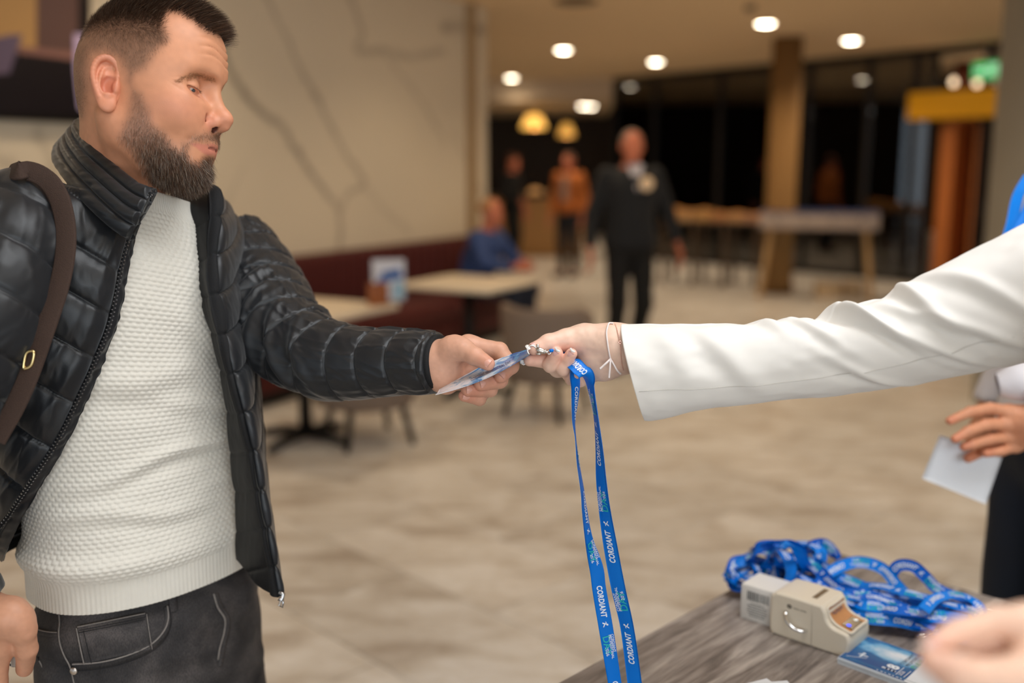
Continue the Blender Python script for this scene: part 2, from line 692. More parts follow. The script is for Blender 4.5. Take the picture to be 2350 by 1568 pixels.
veins = [([(505, 60), (520, 150), (560, 215), (610, 262), (650, 300), (690, 362), (735, 430), (775, 478), (783, 530), (775, 590)], 0.030, 0.62),
         ([(600, -60), (625, 20), (648, 70), (690, 165), (735, 240), (770, 310), (805, 370), (838, 415), (822, 432), (795, 450), (783, 490)], 0.024, 0.42),
         ([(800, -20), (818, 40), (832, 80), (818, 115), (880, 118), (935, 128), (1020, 116)], 0.030, 0.34),
         ([(880, 120), (915, 165), (955, 215), (985, 260), (1020, 330)], 0.022, 0.24),
         ([(1040, 300), (1062, 350), (1090, 410), (1115, 470)], 0.022, 0.26),
         ([(840, 430), (890, 490), (940, 530)], 0.03, 0.16),
         ([(560, 380), (520, 470), (480, 560)], 0.02, 0.12),
         ([(1020, 62), (1070, 64), (1118, 70)], 0.05, 0.5),  # shadow line below the ceiling, painted into the wall colour
         ([(90, 300), (120, 420), (60, 520)], 0.03, 0.35), ([(-200, 250), (-60, 330), (70, 410)], 0.03, 0.3)]
inten = np.zeros_like(UU)
wob = 0.02 * n2(UU, ZZ, 9, 9, 1) + 0.01 * n2(UU, ZZ, 27, 27, 2)
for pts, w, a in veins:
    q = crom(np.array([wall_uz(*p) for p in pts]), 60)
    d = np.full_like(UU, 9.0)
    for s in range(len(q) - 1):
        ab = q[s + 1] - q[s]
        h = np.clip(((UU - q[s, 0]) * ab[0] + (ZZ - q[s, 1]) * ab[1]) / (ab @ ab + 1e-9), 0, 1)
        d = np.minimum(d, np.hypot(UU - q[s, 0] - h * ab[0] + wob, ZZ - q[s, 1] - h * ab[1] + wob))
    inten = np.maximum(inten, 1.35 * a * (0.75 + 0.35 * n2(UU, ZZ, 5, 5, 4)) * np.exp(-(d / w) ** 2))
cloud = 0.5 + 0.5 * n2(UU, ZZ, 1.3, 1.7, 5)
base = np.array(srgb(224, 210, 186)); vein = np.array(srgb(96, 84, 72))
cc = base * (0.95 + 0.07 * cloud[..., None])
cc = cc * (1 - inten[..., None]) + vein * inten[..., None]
gw = W_ORG + UU[..., None] * W_DIR + ZZ[..., None] * np.array([0, 0, 1.0])
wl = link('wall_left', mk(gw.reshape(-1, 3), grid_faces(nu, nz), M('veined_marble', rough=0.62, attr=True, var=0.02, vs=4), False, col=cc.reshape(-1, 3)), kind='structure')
tag(wl, 'cream marble wall with grey branching veins')
c1 = wall_pt(0.98, 0)
wr = link('wall_return', mk(*box(c1 + np.array([-2.0, 0.28, 1.5]) - W_NRM * 0.0, (4.0, 0.06, 3.0), math.radians(-18)), M('return_paint', srgb(170, 140, 100), 0.7), False), kind='structure')
tag(wr, 'painted return wall behind the marble')

# far walls of the corridor and of the dark room behind the glazing
DARK = M('dark_brown_panel', srgb(44, 32, 22), 0.6, var=0.25, vs=1.5)
wb = link('wall_back', mk(*box((1.0, 23.5, 1.5), (14, 0.2, 3.0)), DARK, False), kind='structure')
tag(wb, 'dark brown far wall of the corridor')
w2o = (gA + gB) / 2 * np.array([1, 1, 0]) - g_nrm * 4.2
wk = link('wall_far_room', mk(*box(w2o + np.array([0, 0, 1.5]), (13, 0.1, 3.0), math.atan2(g_dir[1], g_dir[0])), DARK, False), kind='structure')
tag(wk, 'dark back wall of the room behind the glazing')

# ---- glazed screen: mullions, panes, head and floor rails
g_len = np.linalg.norm((gB - gA)[:2])
ga = gA * np.array([1, 1, 0])


def gpt(u, z, off=0.0):
    return ga + g_dir * np.array([1, 1, 0]) * u + g_nrm * off + np.array([0, 0, z])


def g_u(px):
    dr = P(px, 400, 1.0) - np.array([0, 0, CAM_H])
    A = np.array([[dr[0], -g_dir[0]], [dr[1], -g_dir[1]]])
    t = np.linalg.solve(A, ga[:2])
    return t[1]


gm = bpy.data.materials.new('dark_tinted_glass'); gm.use_nodes = True
nt, b = nodes_of(gm)
tr_ = N(nt, 'BsdfTransparent'); tr_.inputs[0].default_value = (0.42, 0.42, 0.42, 1)
gl_ = N(nt, 'BsdfGlossy'); gl_.inputs['Roughness'].default_value = 0.02; gl_.inputs[0].default_value = (0.9, 0.9, 0.9, 1)
fr_ = N(nt, 'LayerWeight'); fr_.inputs[0].default_value = 0.42
no_ = N(nt, 'TexNoise', i_Scale=2.0); ad = N(nt, 'MapRange'); ad.inputs[3].default_value = 0.04; ad.inputs[4].default_value = 0.08
nt.links.new(no_.outputs[0], ad.inputs[0])
su_ = N(nt, 'Math', operation='ADD'); nt.links.new(fr_.outputs['Fresnel'], su_.inputs[0]); nt.links.new(ad.outputs[0], su_.inputs[1])
ms_ = N(nt, 'MixShader'); nt.links.new(su_.outputs[0], ms_.inputs[0]); nt.links.new(tr_.outputs[0], ms_.inputs[1]); nt.links.new(gl_.outputs[0], ms_.inputs[2])
nt.links.new(ms_.outputs[0], nt.nodes['Material Output'].inputs[0])
GLASS = gm
FRAME = M('black_mullion', srgb(26, 22, 18), 0.45, var=0.1)
grz = math.atan2(g_dir[1], g_dir[0])
win = empty('window_1', gpt(0, 0), 0, kind='structure', label='dark tinted glazed screen with slim black mullions across the lobby'); worldparent(win)
us_m = [0.0, g_u(1500), g_u(1650), g_u(1850), g_u(1985), g_u(2090), g_u(2130), g_u(2250), g_u(2330), g_u(2480), g_u(2650)]
for u in us_m:
    link('mullion', mk(*box(gpt(u, CEIL / 2), (0.07, 0.09, CEIL), grz), FRAME, False), win)
for u0, u1 in zip(us_m[:-1], us_m[1:]):
    if abs(u0 - g_u(2130)) < 0.01: continue
    link('pane', mk(*box(gpt((u0 + u1) / 2, CEIL / 2 - 0.02), (u1 - u0 - 0.07, 0.012, CEIL - 0.16), grz), GLASS, False), win)
link('head_rail', mk(*box(gpt(us_m[-1] / 2, CEIL - 0.05), (us_m[-1], 0.09, 0.10), grz), FRAME, False), win)
link('floor_rail', mk(*box(gpt(us_m[-1] / 2, 0.04), (us_m[-1], 0.09, 0.08), grz), FRAME, False), win)

# ---- lit doorway with a timber frame in the screen
WOODO = M('orange_timber', srgb(206, 122, 62), 0.5, var=0.15, vs=6)
dr_ = empty('door_1', gpt(g_u(2190), 0), 0, kind='structure', label='warm timber door frame opening in the glazed screen'); worldparent(dr_)
u0, u1 = g_u(2150), g_u(2238)
link('jamb', mk(*box(gpt(u0 + 0.06, 1.05, -0.35), (0.20, 0.5, 2.10), grz), WOODO, False), dr_)
link('jamb', mk(*box(gpt(u1 - 0.02, 1.05, -0.35), (0.12, 0.5, 2.10), grz), WOODO, False), dr_)
link('door_head', mk(*box(gpt((u0 + u1) / 2, 2.13, -0.35), (u1 - u0 + 0.2, 0.5, 0.10), grz), WOODO, False), dr_)
link('door_leaf', mk(*box(gpt((u0 + u1) / 2, 1.05, -0.55), (u1 - u0 - 0.1, 0.05, 2.05), grz), M('brown_door', srgb(72, 38, 22), 0.5, var=0.2), False), dr_)
link('threshold', mk(*box(gpt((u0 + u1) / 2, 0.012, -0.35), (u1 - u0, 0.7, 0.02), grz), WOODO, False), dr_)
link('handle', mk(*tube([gpt(u0 + 0.26, 0.95, -0.50), gpt(u0 + 0.26, 1.10, -0.50)], 0.012), M('steel', (0.6, 0.6, 0.6), 0.25, 1.0), True), dr_)

# ---- columns
rc = P(1790, 500, 12.0); rc[2] = 0
co = link('column', mk(*lathe([(0.19, 0), (0.19, 0.10), (0.175, 0.11), (0.175, CEIL)], 40, rc), M('tan_column_paint', srgb(132, 100, 62), 0.9, spec=.1, var=0.05)), kind='structure')
tag(co, 'round tan painted column in front of the dark glazing')
pc = P(2277, 500, 5.7); pc[2] = 0
pp = link('pillar', bbox_mesh('pillar', (pc[0] + 0.61, pc[1] + 0.25, CEIL / 2), (0.72, 0.72, CEIL), M('grey_concrete', srgb(150, 146, 136), 0.8, var=0.12, vs=4, bump=0.3, bs=60), 0.012), kind='structure')
tag(pp, 'square bare grey concrete pillar')

# unseen side wall added on the far right to keep outside light out
we = link('wall_right', mk(*box((13.4, 12.5, 1.5), (0.2, 22, 3.0)), DARK, False), kind='structure'); tag(we, 'dark panelled side wall of the hall')
wf = link('wall_corridor', mk(*box((-6.0, 17.5, 1.5), (0.2, 12, 3.0)), DARK, False), kind='structure'); tag(wf, 'dark corridor side wall')
# ================================================================== simple whole figures (background and partly seen people)
def pose_std(H=1.75):
    k = H / 1.75
    J = dict(head=(0, -.015, 1.625), neck=(0, .012, 1.47), chest=(0, .012, 1.28), waist=(0, 0, 1.09), pelvis=(0, .005, .96),
             shoL=(.18, .015, 1.42), elbL=(.245, .04, 1.13), wriL=(.255, -.05, .89), hanL=(.25, -.085, .80),
             shoR=(-.18, .015, 1.42), elbR=(-.245, .04, 1.13), wriR=(-.255, -.05, .89), hanR=(-.25, -.085, .80),
             hipL=(.088, 0, .91), kneL=(.10, -.025, .50), ankL=(.10, .03, .085), toeL=(.115, -.12, .035),
             hipR=(-.088, 0, .91), kneR=(-.10, -.025, .50), ankR=(-.10, .03, .085), toeR=(-.115, -.12, .035))
    return {a: np.array(v, float) * k for a, v in J.items()}


def place(J, base, yaw, keep=()):
    c, s = math.cos(yaw), math.sin(yaw)
    R = np.array([[c, -s, 0], [s, c, 0], [0, 0, 1]])
    return {a: (v if a in keep else R @ v + np.array(base)) for a, v in J.items()}, R


def fig_head(p, J, R, g=1.0):
    """simple head with nose, brow, jaw, ears"""
    q = (p - J['head'].astype(np.float32)) @ R.astype(np.float32)          # local: -y forward
    q = q.astype(np.float32)
    a = q.copy(); a[:, 0] = np.abs(a[:, 0])
    d = ell(a, (0, .012, .03), (.074 * g, .093, .085))
    d = smin(d, ell(a, (0, -.025, -.045), (.055 * g, .062, .072)), .04)
    d = smin(d, ell(a, (0, -.062, -.085), (.026, .026, .024)), .03)
    d = smin(d, cone(a, (0, -.082, .012), (0, -.096, -.018), .007, .010), .012)
    d = smax(d, -ell(a, (.030, -.096, .010), (.017, .014, .011)), .012)
    d = smin(d, ell(a, (0, -.080, -.050), (.020, .009, .008)), .012)
    d = smin(d, ell(a, (.078 * g, .008, -.002), (.010, .018, .031)), .008)
    return d


def fig_body(J, R, hand=True, arms='LR', head=True):
    prim = []
    def seg(a, b, r1, r2): prim.append((J[a], J[b], r1, r2))
    seg('neck', 'head', .058, .05)
    for s in 'LR':
        if s in arms: seg('sho' + s, 'elb' + s, .050, .041); seg('elb' + s, 'wri' + s, .040, .027)
        seg('hip' + s, 'kne' + s, .082, .056); seg('kne' + s, 'ank' + s, .053, .036)
        seg('ank' + s, 'toe' + s, .042, .036)
    Rf = R.astype(np.float32)

    def fn(p):
        p = p.astype(np.float32)
        d = fig_head(p, J, R) if head else ell(p, J['head'], (.05, .05, .06), R)
        for a, b, r1, r2 in prim:
            d = smin(d, cone(p, a, b, r1, r2), .03)
        d = smin(d, ell(p, (J['chest'] + J['neck']) / 2 - np.array([0, 0, .03]), (.185, .10, .14), R), .05)
        d = smin(d, ell(p, J['chest'], (.165, .115, .19), R), .05)
        d = smin(d, ell(p, J['waist'], (.145, .105, .16), R), .05)
        d = smin(d, ell(p, J['pelvis'], (.165, .12, .13), R), .05)
        if hand:
            for s in arms:
                w, h = J['wri' + s], J['han' + s]
                ax = (h - w) / np.linalg.norm(h - w)
                sd = np.array([0, 0, 1.0]) if abs(ax[2]) < 0.7 else R @ np.array([0, -1.0, 0])
                sd = sd - ax * (ax @ sd); sd /= np.linalg.norm(sd)
                pn = np.cross(ax, sd)
                B = np.stack([sd, pn, ax], 1)
                d = smin(d, ell(p, h - ax * .015, (.042, .018, .05), B), .02)
                for kf in range(4):
                    b0 = h + sd * (.030 - .020 * kf) + ax * .025
                    L = (.07, .08, .075, .058)[kf]
                    b1 = b0 + ax * L * .55 + pn * .008
                    d = smin(d, cone(p, b0, b1, .0095, .0085), .006)
                    d = smin(d, cone(p, b1, b1 + ax * L * .4 + pn * .02, .0085, .007), .003)
                t0 = h + sd * .036 - ax * .03
                d = smin(d, cone(p, t0, t0 + sd * .025 + ax * .05, .013, .009), .012)
        return d
    return fn


def fig_bounds(J, pad=.16):
    a = np.array(list(J.values()))
    lo, hi = a.min(0) - pad, a.max(0) + pad
    lo[2] = max(lo[2], -0.0)
    return lo - 0.01, hi


def person(name, label, J, R, skin, top, legs, hair, shoes, h=.012, group=None, top_hem=None, hairfn=None, fat=0.0, arms='LR', hands=True, top_name='jacket', head=True):
    base = np.array([J['pelvis'][0], J['pelvis'][1], 0.0])
    root = empty(name, base, 0, label=label, cat='person', group=group)
    worldparent(root)
    lo, hi = fig_bounds(J)
    fb = fig_body(J, R, hands, arms, head)
    V, F = sd_mesh(fb, lo, hi, h)
    if len(V): link('body', mk(V, F, skin), root)
    Rf = R.astype(np.float32)
    hem = top_hem if top_hem is not None else J['pelvis'][2] - .05

    def ftop(p):
        p = p.astype(np.float32)
        d = ell(p, J['chest'], (.178 + fat, .130 + fat, .20), R)
        d = smin(d, ell(p, (J['chest'] + J['neck']) / 2 - np.array([0, 0, .02]), (.195, .115, .13), R), .05)
        d = smin(d, ell(p, J['waist'], (.16 + fat, .122 + fat * 1.4, .18), R), .06)
        d = smin(d, ell(p, J['pelvis'], (.182 + fat, .137 + fat, .15), R), .05)
        for s in arms:
            d = smin(d, cone(p, J['sho' + s], J['elb' + s], .066, .056), .035)
            d = smin(d, cone(p, J['elb' + s], J['wri' + s] + (J['elb' + s] - J['wri' + s]) * .06, .056, .042), .02)
            ax = J['han' + s] - J['wri' + s]; ax = ax / np.linalg.norm(ax)
            # cut the cuff
            cut = (p - (J['wri' + s] - ax * .005).astype(np.float32)) @ ax.astype(np.float32)
            near = np.linalg.norm(p - J['wri' + s].astype(np.float32), axis=1) < .09
            d = np.where(near, np.maximum(d, cut), d)
        nk = J['head'] - J['neck']; nk = nk / np.linalg.norm(nk)
        d = smax(d, (p - (J['neck'] + nk * .03).astype(np.float32)) @ nk.astype(np.float32), .01)
        d = np.maximum(d, -cone(p, J['neck'], J['head'], .056, .05))
        d = d + .004 * vnoise(p, 9) * (d > -.03)
        return smax(d, hem - p[:, 2], .006)
    V, F = sd_mesh(ftop, lo, hi, h)
    link(top_name, mk(V, F, top), root)

    def fleg(p):
        p = p.astype(np.float32)
        d = ell(p, J['pelvis'], (.172 + fat, .127 + fat, .14), R)
        for s in 'LR':
            d = smin(d, cone(p, J['hip' + s], J['kne' + s], .094, .072), .04)
            d = smin(d, cone(p, J['kne' + s], J['ank' + s], .071, .055), .02)
        d = smax(d, p[:, 2] - (J['pelvis'][2] + .09), .01)
        d = d + .004 * vnoise(p, 11) * (d > -.03)
        return smax(d, min(J['ankL'][2], J['ankR'][2]) - .04 - p[:, 2], .005)
    V, F = sd_mesh(fleg, lo, hi, h)
    link('trousers', mk(V, F, legs), root)
    for s in 'LR':
        f = lambda p: np.maximum(smin(cone(p, J['ank' + s] + np.array([0, 0, -.03]), J['toe' + s], .05, .042), ell(p, J['toe' + s], (.05, .07, .04), R), .02), (J['toe' + s][2] - .034) - p[:, 2])
        lo2 = np.minimum(J['ank' + s], J['toe' + s]) - .13; hi2 = np.maximum(J['ank' + s], J['toe' + s]) + .13
        V, F = sd_mesh(f, lo2, hi2, max(h * .6, .006))
        link('shoe', mk(V, F, shoes), root)

    def fhair(p):
        q = ((p - J['head'].astype(np.float32)) @ Rf).astype(np.float32)
        d = ell(q, (0, .016, .034), (.081, .099, .090))
        if hairfn is not None: return hairfn(q, d)
        cut = smax(-(q[:, 2] + .02), -(q[:, 1] + .065 + np.maximum(.055 - q[:, 2], 0) * -1.5), .01)
        return smax(d, cut, .01)
    V, F = sd_mesh(fhair, J['head'] - .36, J['head'] + .2, max(h * .7, .005))
    if len(V): link('hair', mk(V, F, hair), root)
    return root
# ================================================================== BACKGROUND THINGS
BLACKM = M('black_powder_metal', srgb(22, 20, 19), 0.5, 0.3, var=0.08)
STEEL = M('brushed_steel', (0.55, 0.55, 0.56), 0.28, 1.0, var=0.06)
WARM = (1.0, 0.79, 0.55)

# ---- recessed downlights
DISC = M('downlight_diffuser', (1, 0.95, 0.88), 0.5, emit=26, ecol=(1.0, 0.84, 0.62))
RING = M('downlight_trim', srgb(225, 210, 190), 0.5)
lamps = [(1293, 115, CEIL, 'over the banquette end of the marble wall'), (1757, 54, CEIL, 'over the open floor before the round column'),
         (1505, 142, CEIL, 'next to the glazed screen corner'), (1953, 93, CEIL, 'between the round column and the yellow sign'),
         (1174, 179, CEIL, 'beside the marble wall edge'), (1338, 243, 2.66, 'under the lowered bulkhead, nearer the corner'),
         (1350, 234, 2.66, 'under the lowered bulkhead, deeper in the corridor')]
for px, py, z, where in lamps:
    c = G(px, py, z)
    if z < 2.9 and px == 1350: c = c + np.array([0.15, 1.3, 0])
    L = empty('downlight', (c[0], c[1], z), 0, label='round recessed warm downlight ' + where, cat='ceiling light', group='recessed downlights in the ceiling')
    link('trim_ring', mk(*lathe([(0.075, -.001), (0.105, -.004), (0.115, -.010), (0.120, -.004), (0.120, 0.0)], 32), RING), L)
    link('diffuser', mk(*lathe([(0.086, -.006), (0.05, -.016), (0.02, -.019)], 24), DISC), L)
    sp = bpy.data.lights.new('downlight_beam', 'SPOT'); sp.energy = 122 if z > 2.9 else 60; sp.color = WARM; sp.spot_size = math.radians(135); sp.spot_blend = 0.7; sp.shadow_soft_size = 0.08
    so_ = bpy.data.objects.new('beam', sp); COL.objects.link(so_); so_.parent = L; so_.location = (0, 0, -0.03)
# unseen downlights, added above the frame to brighten the near hall and marble wall
for c in [(-1.6, 5.6, 'over the menu table'), (0.9, 6.2, 'over the free floor before the tub chairs'), (3.2, 7.6, 'beside the concrete pillar'), (1.3, 8.9, 'over the walking person'), (2.2, 4.4, 'in front of the concrete pillar'), (-2.6, 3.2, 'before the television'), (0.25, 7.7, 'over the café table of the seated person in blue')]:
    L = empty('downlight', (c[0], c[1], CEIL), 0, label='round recessed warm downlight ' + c[2], cat='ceiling light', group='near lobby downlights above the frame')
    link('trim_ring', mk(*lathe([(0.075, -.001), (0.105, -.004), (0.115, -.010), (0.120, -.004), (0.120, 0.0)], 32), RING), L)
    link('diffuser', mk(*lathe([(0.086, -.006), (0.05, -.016), (0.02, -.019)], 24), DISC), L)
    sp = bpy.data.lights.new('downlight_beam', 'SPOT'); sp.energy = 66; sp.color = WARM; sp.spot_size = math.radians(135); sp.spot_blend = 0.7; sp.shadow_soft_size = 0.08
    so_ = bpy.data.objects.new('beam', sp); COL.objects.link(so_); so_.parent = L; so_.location = (0, 0, -0.03)

# ceiling fittings
c = G(1322, 2, CEIL)
o = link('ceiling_vent', mk(*lathe([(0.20, 0), (0.20, -.012), (0.17, -.02), (0.13, -.008), (0.12, -.022), (0.07, -.01), (0.05, -.02)], 32), M('vent_grey', srgb(96, 80, 62), 0.6)))
o.location = c; tag(o, 'round dark grey air vent in the ceiling', 'vent')
c = G(1722, 14, CEIL)
o = link('smoke_detector', mk(*lathe([(0.055, 0), (0.055, -.02), (0.045, -.04), (0.02, -.048)], 24), M('detector_grey', srgb(90, 76, 62), 0.6)))
o.location = c; tag(o, 'small dark round smoke detector near a downlight', 'detector')

# ---- pendant lamps over the bar in the corridor
for (px, py, d, r, e, lab) in [(1225, 282, 19.0, 0.24, 5.5, 'glowing amber dome pendant lamp over the corridor bar'), (1300, 302, 20.0, 0.17, 2.2, 'dimmer amber pendant lamp deeper over the corridor bar')]:
    c = P(px, py, d)
    L = empty('pendant_lamp', c, 0, label=lab, cat='pendant lamp')
    link('shade', mk(*lathe([(r * .25, .16), (r * .6, .12), (r, -.08), (r * .97, -.10)], 28), M('amber_shade%d' % px, srgb(232, 170, 84), 0.5, emit=e * .30, ecol=srgb(255, 190, 90))), L)
    link('bulb', mk(*lathe([(0.03, .04), (0.07, -.01), (0.08, -.06), (0.05, -.10)], 16), M('amber_bulb%d' % px, (1, .8, .5), emit=e * 3, ecol=(1, .72, .36))), L)
    link('cord', mk(*tube([(0, 0, .15), (0, 0, 2.66 - c[2])], .008, 8), BLACKM), L)

# ---- corridor bar with glasses and trays
b0 = P(1235, 470, 17.2); b0[2] = 0
bar = empty('bar_counter', b0, 0.1, label='tan bar counter with a dark top in the corridor', cat='counter')
link('front_panel', bbox_mesh('front', (0, 0, .5), (1.5, .5, 1.0), M('tan_laminate', srgb(176, 132, 78), .5, var=.1)), bar)
link('worktop', bbox_mesh('top', (0, -.02, 1.025), (1.6, .6, .05), M('dark_stone_top', srgb(60, 46, 34), .3)), bar)
for k, (dx, hh) in enumerate([(-.42, .22), (-.05, .16), (.32, .19)]):
    t = link('serving_tray', mk(*lathe([(.10, 0), (.16, .03), (.15, .03), (.12, .05), (.06, hh * .6), (.02, hh * .65)], 20), M('pastry_tray', srgb(214, 164, 104), .6, var=.2, vs=25)))
    t.location = b0 + np.array([dx, dx * .1, 1.05]); tag(t, ('tall heaped tray', 'low heaped tray', 'middling heaped tray')[k] + ' of pastries on the corridor bar counter', 'tray', 'pastry trays on the bar')

# ---- buffet table before the glazing with boxes of food
cb_ = P(1640, 500, 12.9); cb_[2] = 0
rz = grz * 0.5
bt = empty('buffet_table', cb_, rz, label='long dark buffet table before the glazing', cat='table')
link('table_top', bbox_mesh('top', (0, 0, .80), (1.30, .6, .04), M('buffet_dark', srgb(46, 36, 28), .5), .006), bt)
for sx in (-.6, -.2, .2, .6):
    link('leg', mk(*box((sx, -.25, .39), (.05, .05, .78)), M('buffet_leg', srgb(80, 62, 44), .5), False), bt)
    link('leg', mk(*box((sx, .25, .39), (.05, .05, .78)), M('buffet_leg', srgb(80, 62, 44), .5), False), bt)
random.seed(5)
labs = ['open tan carton of snacks', 'low kraft tray of rolls', 'kraft box with folded lid', 'tan bread basket', 'low kraft tray of pastries', 'small tan snack carton']
cz, sz = math.cos(rz), math.sin(rz)
for k in range(6):
    w, hh = random.uniform(.16, .21), (.15, .12, .14, .10, .11, .09)[k]
    x = -.56 + k * .215
    m = M('kraft%d' % k, srgb(*[(224, 172, 104), (214, 168, 112), (206, 158, 98), (196, 140, 92), (208, 160, 110), (196, 150, 120)][k]), .7, var=.25, vs=30)
    o = empty('food_box', cb_ + np.array([x * cz, x * sz, .82]), rz, label=labs[k] + ' on the buffet table', cat='food box', group='cartons along the buffet')
    link('carton', mk(*join([box((0, -.16, hh / 2), (w, .01, hh)), box((0, .16, hh / 2), (w, .01, hh)), box((-w / 2, 0, hh / 2), (.01, .32, hh)), box((w / 2, 0, hh / 2), (.01, .32, hh)), box((0, 0, .005), (w, .32, .01))]), m, False), o)
    fill = [lathe([(.02, 0), (.045, .02), (.05, .04), (.02, .06)], 10, (random.uniform(-.04, .04), -.11 + .055 * q, hh - .045)) for q in range(5)]
    link('contents', mk(*join(fill), M('bakery', srgb(198, 134, 72), .7, var=.3, vs=40)), o)

# ---- table-top game on splayed timber legs
c = P(1880, 500, 11.6); c[2] = 0
gt = empty('game_table', c, grz * .35, label='table football style game table with pale sides and splayed timber legs', cat='game table')
TIMB = M('pale_timber', srgb(196, 160, 112), .5, var=.15, vs=9)
PALE = M('pale_game_side', srgb(176, 160, 150), .5, var=.06)
for y in (-.31, .31):
    link('side_board', bbox_mesh('side', (0, y, .90), (1.30, .03, .19), PALE, .006), gt)
for x in (-.64, .64):
    link('end_board', bbox_mesh('end', (x, 0, .90), (.03, .62, .19), PALE, .006), gt)
link('play_field', mk(*box((0, 0, .86), (1.26, .60, .02)), M('game_blue', srgb(36, 62, 120), .4), False), gt)
link('top_rail', mk(*join([box((0, -.31, 1.0), (1.32, .05, .012)), box((0, .31, 1.0), (1.32, .05, .012))]), M('game_rail_blue', srgb(32, 66, 130), .4), False), gt)
for sx in (-1, 1):
    for sy in (-1, 1):
        link('leg', mk(*tube([(sx * .52, sy * .24, .82), (sx * .62, sy * .27, .0)], .032, 4, flat=1), TIMB, False), gt)
    link('stretcher', mk(*tube([(sx * .585, -.26, .30), (sx * .585, .26, .30)], .02, 4), TIMB, False), gt)
for k, x in enumerate((-.45, -.15, .15, .45)):
    rd = link('rod', mk(*tube([(x, -.50, .93), (x, .44, .93)], .008, 8), STEEL), gt)
    link('grip', mk(*tube([(x, -.52, .93), (x, -.42, .93)], .016, 8), BLACKM), rd)
for k, (dx, dy, w) in enumerate([(.22, -.05, .26), (.55, .05, .22)]):
    o = link('storage_box', bbox_mesh('sbox', (0, 0, .09), (w, .2, .18), M('storage_white', srgb(205, 178, 140), .6, var=.1), .008))
    o.location = c + np.array([dx - .1, dy, 0]); tag(o, ('wider', 'narrower')[k] + ' pale storage box on the floor under the game table', 'box', 'boxes under the game table')

# ---- signs at the glazed screen
u_s = g_u(2188)
s = empty('yellow_sign', gpt(u_s, 2.28, .10), grz, label='plain yellow fascia sign above the glass door', cat='sign')
link('panel', bbox_mesh('panel', (0, 0, 0), (g_u(2298) - g_u(2084), .06, .34), M('yellow_sign_face', srgb(206, 142, 20), .5, emit=.22, ecol=srgb(220, 150, 20)), .006), s)
link('back_frame', bbox_mesh('fr', (0, .05, 0), (g_u(2298) - g_u(2084) + .03, .03, .37), BLACKM, .004), s)
s = empty('exit_sign', gpt(g_u(2256), 2.66, .12), grz, label='green lit exit sign hanging under the ceiling', cat='exit sign')
link('housing', bbox_mesh('housing', (0, .012, 0), (.36, .03, .22), M('exit_housing', srgb(210, 220, 210), .5), .006), s)
link('face', mk(*box((0, -.006, 0), (.33, .006, .19)), M('exit_green', srgb(40, 170, 90), .4, emit=.9, ecol=srgb(40, 180, 90)), False), s)
# running figure and arrow pictogram
pic = [rect2(-.13, -.012, -.05, .012), poly2([(-.05, -.035), (-.05, .035), (-.01, 0)]), rect2(.03, -.06, .04, .06), rect2(.12, -.06, .13, .06), rect2(.04, .05, .12, .06),
       poly2([(.07, .0), (.095, .03), (.085, .035), (.06, .01)]), poly2([(.06, -.05), (.075, -.05), (.09, 0), (.075, .01)]), poly2([(.085, .03), (.1, .03), (.1, .045), (.085, .045)])]
pv, pf = join2(pic)
link('pictogram', mk(on_plane(pv, (0, -.0095, 0), (1, 0, 0), (0, 0, 1)), pf, M('exit_white', (.9, 1, .92), emit=1.0, ecol=(.85, 1, .9)), False), s)
link('hanger', mk(*tube([(0, .012, .11), (0, .012, CEIL - 2.66)], .008, 6), STEEL), s)

# a row of small warm lamps on a reddish lintel, seen through the screen head
rl = link('lintel_panel', mk(*box(gpt(g_u(2235), 2.66, -1.0), (1.7, .08, .50), grz), M('red_brown_lintel', srgb(120, 62, 38), .6), False)); tag(rl, 'red brown lintel panel behind the glazed screen head', 'panel')
for k, px in enumerate((2098, 2152, 2196, 2213, 2230, 2247)):
    c = gpt(g_u(px), 2.60 + (.03 if k == 0 else 0), -.85)
    L = empty('bulb_lamp', c, 0, label='small bare warm bulb on the red brown lintel', cat='lamp', group='bulbs along the lintel')
    link('bulb', mk(*lathe([(.012, .06), (.03, .03), (.042, 0), (.035, -.03), (.012, -.045)], 14), M('lintel_bulb', (1, .8, .55), emit=2.6, ecol=(1, .72, .45))), L)
    link('socket', mk(*lathe([(.016, .05), (.016, .10)], 10), BLACKM), L)

# ---- dim shapes of the room behind the glass
cab = gpt(g_u(2025), 0, -1.2)
cb2 = empty('white_cabinet', cab, grz, label='low white cabinet standing behind the glazing', cat='cabinet')
WC = M('white_cabinet_paint', srgb(200, 200, 196), .5)
link('body', bbox_mesh('body', (0, 0, .30), (.42, .4, .60), WC, .006), cb2)
dd = link('door', bbox_mesh('door', (0, -.205, .31), (.38, .015, .52), WC, .004), cb2)
link('handle', mk(*tube([(.14, -.225, .28), (.14, -.225, .40)], .006, 8), STEEL), dd)
pl = gpt(g_u(1965), 0, -1.5)
pst = link('post', mk(*lathe([(.13, 0), (.13, .06), (.10, .08), (.10, 2.7)], 20, pl), M('grey_post', srgb(150, 148, 138), .7)), kind='structure'); tag(pst, 'thin grey round post behind the glazing')
Jd, Rd = place(pose_std(1.72), gpt(g_u(2040), 0, -2.0), math.radians(25))
person('person', 'person in a pale shirt standing dimly behind the glazed screen', Jd, Rd, M('skin_dim', srgb(150, 112, 90), .6), M('pale_shirt', srgb(196, 196, 194), .8), M('dim_trousers', srgb(40, 40, 44), .8), M('dim_hair', srgb(40, 32, 26), .7), BLACKM, h=.016)
